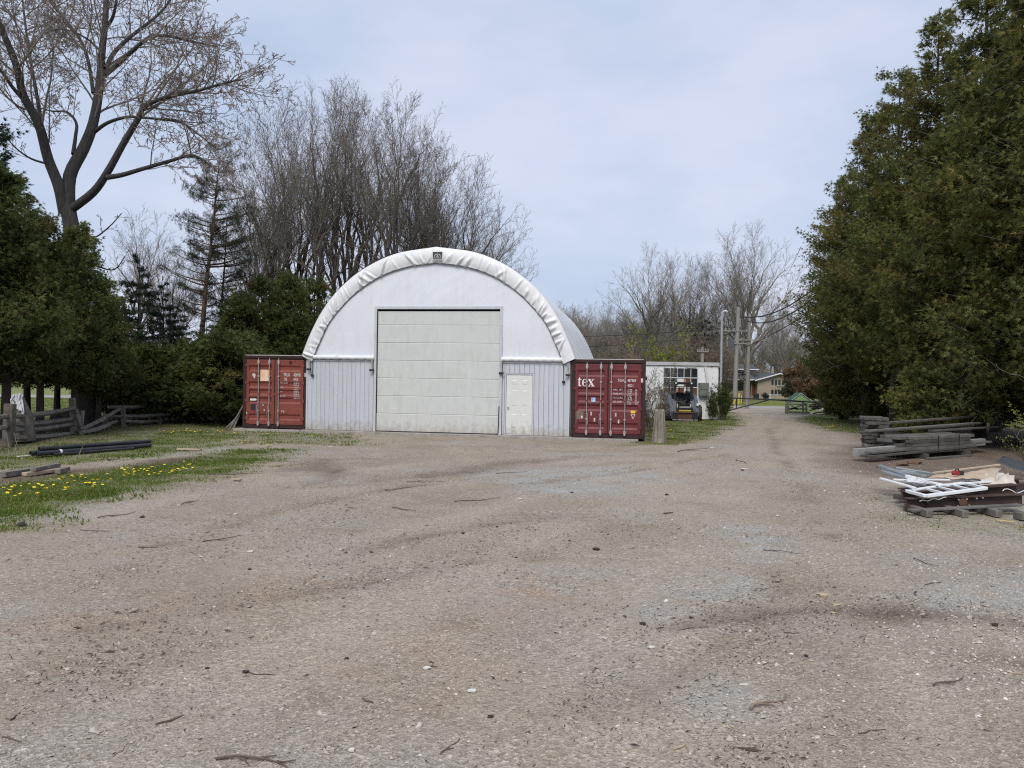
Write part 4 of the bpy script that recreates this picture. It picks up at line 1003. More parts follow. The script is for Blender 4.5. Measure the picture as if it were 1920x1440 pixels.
for px, t_ in ((1474, 760), (1477.5, 751), (1506, 751), (1512, 756)):
    mb = MB(); mb.beam(rp(px, t_), rp(px, 778), .11, .11); mb.build('fence_post', m_wood, rf)
for a, b in (((1473, 753), (1513, 753)), ((1472, 758), (1513, 758.5)), ((1472, 766), (1512, 767)), ((1472, 772), (1506, 773)), ((1480, 768), (1512, 757)), ((1484, 761), (1496, 768))):
    mb = MB(); mb.beam(rp(*a), rp(*b), .09, .10); mb.build('fence_rail', m_wood, rf)
rw_ = random.Random(4)
for i in range(22):
    px0 = rw_.uniform(1516, 1550); py0 = rw_.uniform(756, 778); Lq = rw_.uniform(.5, 1.5); an = rw_.uniform(-.5, .5)
    p = at(px0, py0, 50.5 + rw_.uniform(-.4, .8)); p.z = max(p.z, .05)
    mb = MB(); d = Vector((math.cos(an), rw_.uniform(-.3, .3), rw_.uniform(-.35, .2))).normalized(); r__ = rw_.uniform(.03, .075)
    e = p + d * Lq; e.z = max(e.z, .04)
    mb.tube([p, (p + e) / 2 + Vector((0, 0, .02)), e], [r__, r__ * .9, r__ * .8], 6)
    tag(mb.build('firewood_branch', m_wood if i % 3 else m_wooddark), 'cut grey branch lying in the jumbled wood heap right of the green shed', 'branch', 'branches heaped by the green shed')

# ================================================================ TIMBER AND LUMBER, RIGHT
ts = empty('timber_stack', on_ground(1638, 846), R(-18), 'square stack of short weathered grey boards at the end of the cedar row', 'timber stack')
rt = random.Random(9)
for k in range(9):
    for j in range(2):
        mb = MB(); off = rt.uniform(-.05, .05); tw = rt.uniform(-.03, .03)
        x0 = -.30 + off + .015 * (8 - k) ; y0 = j * .55 + rt.uniform(-.03, .03)
        mb.box(x0, y0, k * .112 + .004, x0 + .62 + rt.uniform(-.06, .06), y0 + .5, k * .112 + .098, Matrix.Rotation(tw, 4, 'Z')); mb.build('plank', m_wooddark if rt.random() < .6 else m_wood, ts, bevel=.01)
LD = Vector((.83, .55, 0)).normalized(); LN = Vector((-LD.y, LD.x, 0)); LS = Vector((8.95, 19.45, 0))
lp = lambda s, n, z: LS + LD * s + LN * n + Vector((0, 0, z))
def plank(s0, s1, n, z, w, h, label, mat=None, dz=0, group='loose boards on the lumber pile', name='board', twist=0):
    mb = MB(); mb.beam(lp(s0, n, z), lp(s1, n + twist, z + dz), w, h); tag(mb.build(name, mat or m_lumber, bevel=.006), label, 'board', group)
plank(-.05, 5.2, 0, .14, .30, .06, 'long low grey board whose left end sticks farthest out of the lumber pile', dz=.10)
plank(.15, 6.2, .02, .225, .26, .05, 'long grey board lying flat on the lowest long board', dz=.10, mat=m_lumber)
plank(.05, 6.6, .34, .20, .16, .20, 'deep grey channel board running behind the lowest long board', dz=.08, mat=M('pale_grey_lumber', (.30, .30, .28), (.2, .2, .19), 2.5, .75))
plank(2.0, 8.2, 1.2, .66, .20, .05, 'long dark board lying across the top of the strapped bundle', dz=.12)
plank(3.0, 9.0, 1.75, .80, .22, .06, 'highest dark board at the back of the lumber pile', dz=.15, mat=m_wooddark)
plank(2.2, 8.8, 1.5, .60, .20, .05, 'dark board resting behind the top of the strapped bundle', dz=.1, mat=m_wooddark)
plank(4.6, 9.5, .85, .62, .18, .05, 'pale-edged board lying on the right half of the strapped bundle', dz=.05, mat=m_lumber)
plank(2.1, 4.3, -.42, .03, .10, .05, 'short plank lying on the ground before the strapped bundle')
for s in (2.4, 4.6):
    mb = MB(); mb.beam(lp(s, -.25, .07), lp(s, 1.1, .07), .14, .12); tag(mb.build('bunk_block', m_wooddark), 'dark wooden bearer under the %s end of the strapped lumber bundle' % ('near' if s < 3 else 'far'), 'bearer')
lb_ = empty('lumber_bundle', lp(3.5, .3, .13), math.atan2(LD.y, LD.x), 'grey lumber bundle held by two dark straps', 'lumber bundle')
for k in range(5):
    for j in range(4):
        mb = MB(); e0, e1 = -1.55 + rt.uniform(-.25, .1), 1.5 + rt.uniform(-.15, .3)
        mb.box(e0, j * .235 - .42, k * .092, e1, j * .235 - .20, k * .092 + .084); mb.build('plank', m_lumber, lb_, bevel=.005)
for x in (-.35, .75):
    mb = MB(); mb.box(x, -.432, -.01, x + .03, -.428, .47); mb.box(x, -.43, .462, x + .03, .52, .466); mb.build('strap', m_dark, lb_)

# ---- scrap pile nearest on the right
def bm(name, p0, p1, w, h, mat, label, cat, group=None, bevel=.006):
    mb = MB(); mb.beam(p0, p1, w, h); return tag(mb.build(name, mat, bevel=bevel), label, cat, group)
for i, (px, py, lb) in enumerate(((1742, 969, 'short grey wood block under the left end of the front scrap plank'), (1809, 969.5, 'tall grey wood block under the middle of the front scrap plank'), (1872, 969, 'pale wood block under the right end of the front scrap plank'))):
    p = on_ground(px, py); bm('wood_block', p + Vector((0, -.02, .045)), p + Vector((0, .65, .045)), .095, .10, m_wood, lb, 'block', 'blocks under the scrap pile')
p = on_ground(1914, 974); bm('wood_block', p + Vector((-.05, 0, .05)), p + Vector((.5, .1, .05)), .16, .10, m_wooddark, 'dark thick block lying alone right of the scrap pile', 'block')
bm('grey_plank', at(1705, 957, 11.52), at(1913, 946.5, 11.75), .11, .032, m_lumber, 'long thin grey plank along the front foot of the scrap pile', 'plank')
sb = empty('steel_beam', at(1699, 944, 11.85), 0, 'lower dark brown steel beam with bolted round plate in the scrap pile', 'steel beam'); b0 = sb.location.copy(); e0 = at(1916, 936, 12.0) - b0
def ibeam(par, e, w, h):
    d = Vector(e); up = Vector((0, 0, 1)); a = d.cross(up).normalized()
    for z in (-h / 2 + .006, h / 2 - .006):
        mb = MB(); mb.beam(Vector((0, 0, z)), d + Vector((0, 0, z)), w, .012); mb.build('flange', m_beam, par)
    mb = MB(); mb.beam((0, 0, 0), d, .012, h - .026); mb.build('web', m_beam, par)
    mb = MB(); mb.beam(Vector((0, 0, 0)) + d.normalized() * .3 - a * 0, d.normalized() * .31, w * .9, h - .03); mb.build('stiffener', m_beam, par)
ibeam(sb, e0, .16, .165)
d = e0.normalized()
c_ = d * .86 + Vector((0, -.088, .0)); mb = MB(); mb.tube([c_, c_ + Vector((0, -.012, 0))], .062, 16); gp_ = mb.build('round_plate', m_rust, sb)
for x, z in ((-.07, .045), (.06, .05), (-.075, -.05), (.10, -.045), (.22, .055), (.32, .06)):
    q = d * (.86 + x) + Vector((0, -.085, z)); mb = MB(); mb.tube([q, q + Vector((0, -.016, 0))], .013, 6); mb.build('bolt', m_galv, sb)
sb2 = empty('steel_beam', at(1692, 929, 12.15), 0, 'upper dark brown steel beam under the white window frame', 'steel beam'); e1 = at(1905, 915, 12.4) - sb2.location; ibeam(sb2, e1, .20, .13)
sb3 = empty('steel_beam', at(1690, 926, 12.75), 0, 'rear dark steel beam mostly hidden under cardboard in the scrap pile', 'steel beam'); e1 = at(1910, 905, 13.2) - sb3.location; ibeam(sb3, e1, .20, .16)
bm('timber_end', at(1681, 931, 12.6), at(1693, 931, 12.7), .12, .085, m_wooddark, 'dark timber end poking out left behind the steel beams', 'timber')
# window frame
A_, B2, C2, D2 = at(1736, 930, 11.6), at(1701, 921, 12.1), at(1805, 906, 12.75), at(1848, 915.5, 12.0)
wfm = empty('window_frame', A_, 0, 'white vinyl window frame with four openings lying on the steel beams', 'window frame')
L_ = lambda v: v - A_
fw = .072
for a, b, nm in ((A_, D2, 'frame_rail'), (B2, C2, 'frame_rail'), (A_, B2, 'frame_stile'), (D2, C2, 'frame_stile')):
    mb = MB(); mb.beam(L_(a), L_(b), fw, .045); mb.build(nm, m_whiteframe, wfm, bevel=.006)
for t in (.30, .52, .76):
    mb = MB(); mb.beam(L_(A_.lerp(D2, t)), L_(B2.lerp(C2, t)), .05, .04); mb.build('mullion', m_whiteframe, wfm, bevel=.005)
whites = [((1651, 897, 12.7), (1716, 915, 12.0), .055, .03, 'white strip sticking out farthest left from the scrap pile'),
          ((1675, 899, 12.9), (1737, 902, 12.7), .05, .03, 'short white strip behind the plastic bag in the scrap pile'),
          ((1699, 893, 13.0), (1740, 902, 12.7), .07, .05, 'thick white strip end left of the plastic bag'),
          ((1735, 899, 12.9), (1858, 901, 12.9), .05, .03, 'long white strip lying across the cardboard'),
          ((1738, 903, 12.6), (1780, 911, 12.3), .05, .03, 'short white strip slanting behind the window frame'),
          ((1757, 910, 12.35), (1858, 903, 12.7), .05, .03, 'white strip crossing the far corner of the window frame')]
for a, b, w, h, lb in whites: bm('vinyl_strip', at(*a), at(*b), w, h, m_whiteframe, lb, 'strip', 'white strips in the scrap pile')
greys = [((1650, 874, 13.9), (1702, 893, 13.0), .09, .05, 'grey metal channel highest at the left of the scrap pile'), ((1656, 884, 13.5), (1704, 899, 12.9), .10, .04, 'lower grey metal channel at the left of the scrap pile'),
         ((1680, 877, 13.9), (1745, 887, 13.6), .05, .03, 'thin grey metal rail behind the channels in the scrap pile'), ((1668, 880, 13.8), (1740, 893, 13.3), .16, .03, 'wide grey metal sheet strip between the channels'),
         ((1690, 881, 14.2), (1760, 889, 13.9), .22, .02, 'flat grey metal strip at the back left of the scrap pile')]
for a, b, w, h, lb in greys: bm('metal_channel', at(*a), at(*b), w, h, m_alu, lb, 'metal channel', 'grey metal channels in the scrap pile')
bm('tan_batten', at(1748, 887, 13.7), at(1874, 871.5, 14.3), .05, .03, m_woodpale, 'long tan batten along the back of the scrap pile', 'batten')
def sheet(name, corners, nx_, ny_, wob, mat, label, cat, th=.006, seed=1, drop=0):
    a, b, c, d_ = [Vector(v) for v in corners]; V1 = []; F1 = []
    for j in range(ny_ + 1):
        for i in range(nx_ + 1):
            u, v = i / nx_, j / ny_; p = a.lerp(b, u).lerp(d_.lerp(c, u), v)
            p.z += wob * float(fbm(u * 4 + seed * 7.3, v * 3 + seed, 3)); 
            ex = .05 * float(vnoise(u * 7 + seed, v * 7)); p.x += ex; p.y += ex * .6; p.z -= drop * max(0, .15 - v) / .15
            V1.append(p)
    for j in range(ny_):
        for i in range(nx_): q = j * (nx_ + 1) + i; F1.append((q, q + 1, q + nx_ + 2, q + nx_ + 1))
    cen_ = sum(V1, Vector()) / len(V1); V1 = [v - cen_ for v in V1]
    o = link_mesh(name, np_mesh(name, V1, [np.array(F1)], smooth=True), mat); o.location = cen_
    s = o.modifiers.new('t', 'SOLIDIFY'); s.thickness = th; return tag(o, label, cat)
sheet('cardboard_sheet', (at(1740, 897, 12.9), at(1862, 899, 12.8), at(1880, 877, 13.8), at(1790, 885, 13.8)), 16, 10, .07, m_card, 'stained tan cardboard sheet covering the back of the scrap pile', 'cardboard')
sheet('white_membrane', (at(1838, 903, 12.6), at(1907, 902, 12.7), at(1890, 884, 13.5), at(1850, 890, 13.3)), 14, 8, .08, M('dirty_white_sheet', (.58, .54, .48), (.45, .40, .33), 4, .7), 'dirty white sheet folded over the right end of the scrap pile', 'sheet', seed=4, drop=.06)
sheet('dark_tarp', (at(1868, 868, 14.5), at(1960, 905, 13.2), at(1990, 880, 15), at(1880, 858, 15.8)), 12, 8, .08, M('slate_tarp', (.07, .08, .09), (.045, .05, .055), 3, .5), 'slate grey tarp spread behind the right end of the scrap pile', 'tarp', seed=6)
# plastic bag, red tool, wires, scraps
bg_c = at(1720, 904, 12.55); V1 = []; F1 = []; nu, nv = 22, 12
for j in range(nv + 1):
    for i in range(nu):
        a = 2 * PI * i / nu; v = PI * j / nv
        rr = .16 * (1 + .55 * float(fbm(math.cos(a) * 2 + 5, math.sin(a) * 2 + v * 2.2, 3)))
        V1.append((rr * 1.15 * math.sin(v) * math.cos(a), rr * .8 * math.sin(v) * math.sin(a), .055 * math.cos(v) * (1 + .5 * math.sin(3 * a)) + .03 * float(fbm(math.cos(a) * 3, v * 3, 3))))
for j in range(nv):
    for i in range(nu): F1.append((j * nu + i, (j + 1) * nu + i, (j + 1) * nu + (i + 1) % nu, j * nu + (i + 1) % nu))
o = link_mesh('plastic_bag', np_mesh('plastic_bag', V1, [np.array(F1)], smooth=True), m_bag); o.location = bg_c; tag(o, 'crumpled white plastic bag lying among the white strips', 'bag')
rd = empty('red_tool', at(1792, 891, 13.3), R(10), 'small red and black power tool lying on the cardboard', 'tool')
mb = MB(); mb.prism([(-.08, 0), (.06, .0), (.09, .06), (.04, .12), (-.05, .11), (-.09, .06)], -.05, .05); mb.build('red_body', m_red, rd, bevel=.012)
mb = MB(); mb.tube([(-.02, 0, .10), (.0, 0, .15), (.07, 0, .15), (.10, 0, .09)], .016, 8); mb.build('handle', m_black, rd, smooth=True)
mb = MB(); mb.box(.085, -.045, .01, .20, .045, .10); mb.build('motor_housing', m_black, rd, bevel=.015); rd.scale = (.7, .7, .7)
rw2 = random.Random(2)
mb = MB()
p = at(1880, 922, 12.1); mb.tube([p + Vector((.045 * i, .03 * math.sin(i * 1.3), .035 * math.sin(i * .9) + .01)) for i in range(12)], .007, 5); tag(mb.build('white_cable', m_white, smooth=True), 'thin white cable curled on the lower steel beam', 'cable')
mb = MB(); p = at(1724, 940, 11.65); mb.tube([p + Vector((.04 * i, 0, .006 * i + .012 * math.sin(i * 1.5))) for i in range(11)], .008, 5); tag(mb.build('bent_rod', m_galv, smooth=True), 'thin bent grey rod against the lower steel beam', 'rod')
p = on_ground(1868, 975, .02); bm('yellow_wood_sliver', p, on_ground(1902, 979, .02), .035, .015, M('fresh_yellow_wood', (.55, .42, .18)), 'pale yellow wood sliver in the grass before the scrap pile', 'sliver')

# ================================================================ LEFT SIDE OBJECTS
pipes = [((63, 846), (272, 829), .20, 'black pipe on the back left of the pipe bundle'), ((66, 850), (283, 832), .10, 'longest black pipe lying at the front of the bundle'), ((64, 855), (240, 839), .06, 'lowest black pipe on the grass'), ((72, 843), (250, 828), .22, 'topmost black pipe of the bundle'), ((84, 852), (283, 836), .05, 'short black pipe tucked under the front of the bundle')]
pa = on_ground(66, 857); pb = on_ground(283, 840); pd_ = (pb - pa).normalized(); pn = Vector((-pd_.y, pd_.x, 0))
for (n_, z, s0, s1, r__, lb) in ((0, .075, .02, 2.95, .058, 'thick black pipe at the front of the bundle on the grass'), (.13, .075, -.03, 2.7, .058, 'thick black pipe in the middle of the bundle on the grass'), (.26, .07, .1, 3.1, .052, 'thick black pipe at the back of the bundle on the grass'), (.065, .175, .12, 3.0, .05, 'thick black pipe lying on top of the front two pipes'), (-.12, .04, .35, 2.4, .03, 'thin black pipe lying at the front foot of the bundle')):
    mb = MB(); q = lambda s: pa + pd_ * s + pn * n_ + Vector((0, 0, z))
    n = 14; P0, P1 = q(s0), q(s1); up = Vector((0, 0, 1)); nn = pd_.cross(up)
    for (pt, rr) in ((P0 + pd_ * .25, r__ * .8), (P0, r__ * .8), (P0, r__), (P1, r__), (P1, r__ * .8), (P1 - pd_ * .25, r__ * .8)):
        for k in range(n): a = 2 * PI * k / n; mb.v.append(pt + rr * (math.cos(a) * nn + math.sin(a) * up))
    for j in range(5):
        for k in range(n): mb.f.append((j * n + k, j * n + (k + 1) % n, (j + 1) * n + (k + 1) % n, (j + 1) * n + k))
    o = tag(mb.build('black_pipe', m_pipe, smooth=True), lb, 'pipe', 'black pipes bundled on the grass')
    if n_ == 0:
        mb = MB(); P_ = q(.55) - o.location; mb.tube([P_, P_ + pd_ * .05], r__ + .003, 14); mb.build('white_tape', m_white, o)
p = on_ground(33, 856, .03); bm('white_lath', p, on_ground(66, 853, .03), .06, .02, m_paper, 'short white lath at the left end of the black pipes', 'lath')
for (a, b, w, h, z, mt, lb) in (((3, 890), (106, 874), .16, .09, .05, m_wood, 'long brown weathered timber of the small pile in the grass'), ((45, 889), (118, 880), .12, .06, .035, m_woodpale, 'pale flat board at the front of the small timber pile'), ((62, 880), (108, 871), .12, .06, .11, m_wood, 'short timber lying on top of the small pile in the grass'), ((108, 884), (127, 879), .10, .08, .05, m_wood, 'stubby wood offcut at the right end of the small timber pile')):
    pa_, pb_ = on_ground(*a, z), on_ground(*b, z); bm('timber', pa_, pb_, w, h, mt, lb, 'timber', 'timbers piled in the left grass')
bm('loose_board', on_ground(332, 842, .03), on_ground(376, 843, .02), .14, .03, m_woodpale, 'pale board lying flat in the grass left of the drive edge', 'board')
bm('wood_chip', on_ground(436, 898, .015), on_ground(452, 899, .015), .10, .02, m_woodpale, 'pale wood chip on the gravel edge near the grass strip', 'wood chip')
for i, (a, b, lb) in enumerate((((429, 806), (459, 755), 'leaning grey pole nearest the left container'), ((436, 806), (455, 762), 'short leaning grey pole beside the left container'), ((424, 803), (452, 772), 'outermost leaning grey pole by the left container'))):
    g = on_ground(*a); mb = MB(); t_ = at(*b, g.y + .35); mb.tube([g, g.lerp(t_, .5) + Vector((0, 0, -.03)), t_], [.035, .032, .026], 7); tag(mb.build('leaning_pole', m_wood, smooth=True), lb, 'pole', 'poles leaning by the left container')
# rail fence under the left trees
fc_ = empty('rail_fence', on_ground(139, 814), 0, 'collapsing grey split-rail fence under the dark trees on the left', 'fence'); fb = fc_.location.copy()
fp = lambda px, py, Y: at(px, py, Y) - fb
for px, t_, b_, Y, w in ((15, 757, 838, 20.3, .24), (139, 746, 815, 24.4, .17), (152, 770, 812, 24.9, .10), (232, 762, 802, 27.8, .14), (300, 779, 799, 30.2, .16), (-90, 752, 862, 17.2, .2)):
    mb = MB(); tl = random.Random(px).uniform(-.04, .04); mb.beam(fp(px, b_, Y), fp(px, t_, Y) + Vector((tl, tl, 0)), w, w * .8, (0, 1, 0)); mb.build('fence_post', m_wood if px != 15 else m_wooddark, fc_, bevel=.02)
for a, b in (((15, 782, 20.3), (139, 766, 24.4)), ((15, 797, 20.3), (139, 785, 24.4)), ((15, 808, 20.3), (139, 795, 24.4)), ((20, 822, 20.3), (139, 812, 24.3)), ((-90, 790, 17.2), (15, 780, 20.3)), ((-90, 812, 17.2), (15, 800, 20.3)),
             ((148, 808, 24.3), (224, 767, 27.4)), ((140, 816, 24.2), (218, 790, 27.0)), ((152, 812, 24.0), (205, 797, 26.0)), ((203, 763, 27.6), (276, 761, 30)), ((196, 781, 27.0), (318, 777, 30.5)), ((232, 790, 27.8), (300, 789, 30.2)), ((143, 768, 24.3), (154, 806, 24.2))):
    mb = MB(); q0, q1 = fp(*a), fp(*b); md = q0.lerp(q1, .5) + Vector((0, 0, -.04))
    mb.tube([q0, md, q1], [.065, .075, .06], 6); mb.build('fence_rail', m_wood, fc_)
# frayed pale tarp over the fence, root stump
tp = empty('frayed_tarp', at(33, 775, 21.2), 0, 'frayed white tarp hanging over a heap behind the rail fence', 'tarp')
rq = random.Random(5)
for k in range(26):
    x0 = rq.uniform(-.17, .2); h0 = rq.uniform(.35, .56); w = rq.uniform(.03, .06); dx = rq.uniform(-.12, .12)
    mb = MB(); pts = [(x0 * .5, 0 + rq.uniform(-.1, .1), h0), (x0, -.08 + rq.uniform(-.05, .05), h0 - .15), (x0 + dx, -.12 + rq.uniform(-.06, .06), h0 - .42)]
    for i in range(2): mb.beam(pts[i], pts[i + 1], w, .01, (0, 1, .2))
    mb.build('tarp_strip', m_bag, tp)
mb = MB(); mb.tube([(0, .1, -.75), (.0, .08, -.1), (.02, .05, .45)], [.4, .34, .1], 10); mb.build('covered_heap', m_wooddark, tp, smooth=True)
rs = empty('uprooted_stump', at(116, 806, 25.6), 0, 'dark uprooted tree stump with ragged roots behind the rail fence', 'stump')
mb = MB(); mb.tube([(0, 0, -.2), (0, 0, .3), (0, -.05, .6)], [.42, .40, .30], 10); mb.build('stump_body', m_barkdark, rs, smooth=True)
for k in range(16):
    a = 2 * PI * k / 16 + rq.uniform(-.2, .2); l_ = rq.uniform(.4, .9); z = rq.uniform(.2, .6)
    mb = MB(); mb.tube([(.2 * math.cos(a), -.05, z + .2 * math.sin(a)), (.55 * l_ * math.cos(a), -.1, z + .55 * l_ * math.sin(a) * .6), (l_ * math.cos(a), rq.uniform(-.3, .1), z + l_ * .55 * math.sin(a))], [.07, .045, .012], 5); mb.build('root', m_barkdark, rs)
# ================================================================ VEGETATION
def nrm(a): return a / np.maximum(np.linalg.norm(a, axis=-1, keepdims=True), 1e-9)
def tubes_np(brs):
    """brs: list of (pts list, radii list, sides) -> V, quad faces"""
    grp = {}
    for p, r, s in brs: grp.setdefault((len(p), s), []).append((p, r))
    VS, FS, off = [], [], 0
    for (n, s), L in grp.items():
        P_ = np.array([a for a, _ in L], float); Q = np.array([b for _, b in L], float)
        T = nrm(np.gradient(P_, axis=1))
        ref = np.where(np.abs(T[:, :1, 2:3]) > .9, np.array([1., 0, 0]), np.array([0., 0, 1]))
        U_ = nrm(np.cross(T, np.broadcast_to(ref, T.shape))); W_ = np.cross(T, U_)
        a = np.linspace(0, 2 * PI, s, endpoint=False)
        ring = P_[:, :, None] + Q[:, :, None, None] * (np.cos(a)[:, None] * U_[:, :, None] + np.sin(a)[:, None] * W_[:, :, None])
        B_ = len(L); VS.append(ring.reshape(-1, 3))
        id_ = np.arange(B_ * n * s).reshape(B_, n, s) + off; nx_ = np.roll(id_, -1, axis=2)
        FS.append(np.stack([id_[:, :-1], nx_[:, :-1], nx_[:, 1:], id_[:, 1:]], -1).reshape(-1, 4)); off += B_ * n * s
    return np.concatenate(VS), np.concatenate(FS)

def vadd(a, b, k=1.0): return (a[0] + b[0] * k, a[1] + b[1] * k, a[2] + b[2] * k)
def vnorm(a):
    l = math.sqrt(a[0] ** 2 + a[1] ** 2 + a[2] ** 2) or 1; return (a[0] / l, a[1] / l, a[2] / l)
def vcross(a, b): return (a[1] * b[2] - a[2] * b[1], a[2] * b[0] - a[0] * b[2], a[0] * b[1] - a[1] * b[0])
def tilt(d, ang, az):
    ref = (1, 0, 0) if abs(d[2]) > .9 else (0, 0, 1)
    u = vnorm(vcross(d, ref)); w = vcross(d, u)
    c, s = math.cos(ang), math.sin(ang)
    return vnorm(tuple(d[i] * c + s * (math.cos(az) * u[i] + math.sin(az) * w[i]) for i in range(3)))
def grow(out, p, d, L, r, lvl, rs, S):
    n = S['n'][lvl]; seg = L / n; wob = S['wob'][lvl]; tr = S['trop'][lvl]; pts = [p]; rad = [r]; ds = [d]
    for i in range(n):
        d = vnorm((d[0] + rs.gauss(0, wob), d[1] + rs.gauss(0, wob), d[2] + rs.gauss(0, wob) + tr))
        p = vadd(p, d, seg); pts.append(p); ds.append(d); rad.append(max(r * (1 - (1 - S['tip'][lvl]) * (i + 1) / n), S['rmin']))
    out.append((lvl, pts, rad))
    if lvl + 1 < len(S['n']): kids(out, pts, rad, ds, L, lvl, rs, S)
def kids(out, pts, rad, ds, L, lvl, rs, S, k=None, st=None):
    n = len(pts) - 1; k = k or S['k'][lvl]; k = max(1, round(k * min(1, L / S['ref'][lvl]))) if 'ref' in S and lvl >= 2 else k; st = S['st'][lvl] if st is None else st; az = rs.uniform(0, 6.28)
    for j in range(k):
        f = st + (1 - st) * (j + rs.uniform(.2, 1.0)) / k
        f = min(f, .995); x = f * n; i = int(x); q = x - i
        pp = tuple(pts[i][c] * (1 - q) + pts[i + 1][c] * q for c in range(3)); rr = rad[i] * (1 - q) + rad[i + 1] * q
        az += 2.4 + rs.uniform(-.5, .5)
        dd = tilt(ds[min(i + 1, n)], R(S['ang'][lvl]) * rs.uniform(.65, 1.3), az)
        Lc = L * S['lr'][lvl] * (1.2 - S['dec'][lvl] * f) * rs.uniform(.75, 1.2)
        grow(out, pp, dd, Lc, max(min(rr * .72, S['rk'][lvl] * Lc), S['rmin']), lvl + 1, rs, S)
SIDES = [9, 7, 5, 3, 3, 3, 3]
def wood_meshes(name, out, cut=2):
    a = [(p, r, SIDES[min(l, 6)]) for l, p, r in out if l < cut]; b = [(p, r, SIDES[min(l, 6)]) for l, p, r in out if l >= cut]
    V1, F1 = tubes_np(a); V2, F2 = tubes_np(b)
    return np_mesh(name + '_trunk', V1, [F1], smooth=True), np_mesh(name + '_twigs', V2, [F2], smooth=True)
def tris(pos, a, b, fingers, length, width, rs, spread=.9):
    """fan of thin triangles at pos, axis a, in the plane of a and b"""
    N = len(pos); VS = []; 
    for k in range(fingers):
        ph = (k - (fingers - 1) / 2) * spread / max(1, (fingers - 1) / 2) + rs.normal(0, .18, N)
        d = np.cos(ph)[:, None] * a + np.sin(ph)[:, None] * b; w = -np.sin(ph)[:, None] * a + np.cos(ph)[:, None] * b
        l = (length * rs.uniform(.6, 1.2, N))[:, None]; wd = (width * rs.uniform(.7, 1.25, N))[:, None]
        q = pos + d * l * .12
        VS.append(np.stack([q + w * wd * .5, pos + d * l, q - w * wd * .5], 1))
    V_ = np.concatenate(VS).reshape(-1, 3); F_ = np.arange(len(V_)).reshape(-1, 3)
    return V_, F_
def buds(name, out, lvl, per, size, seed):
    rs = np.random.default_rng(seed); ps = []; ds = []
    for l, p, r in out:
        if l >= lvl:
            for k in range(per):
                i = rs.integers(1, len(p)); ps.append(p[i]); ds.append((p[i][0] - p[i - 1][0], p[i][1] - p[i - 1][1], p[i][2] - p[i - 1][2]))
    ps = np.array(ps); a = nrm(np.array(ds) + rs.normal(0, .04, (len(ps), 3))); b = nrm(np.cross(a, rs.normal(0, 1, a.shape)))
    ps = ps + rs.normal(0, size * .5, ps.shape)
    V_, F_ = tris(ps, a, b, 2, size, size * .55, rs)
    t = np.repeat(np.tile(rs.random(len(ps)), 2), 3)
    return np_mesh(name, V_, [F_], tint=t)

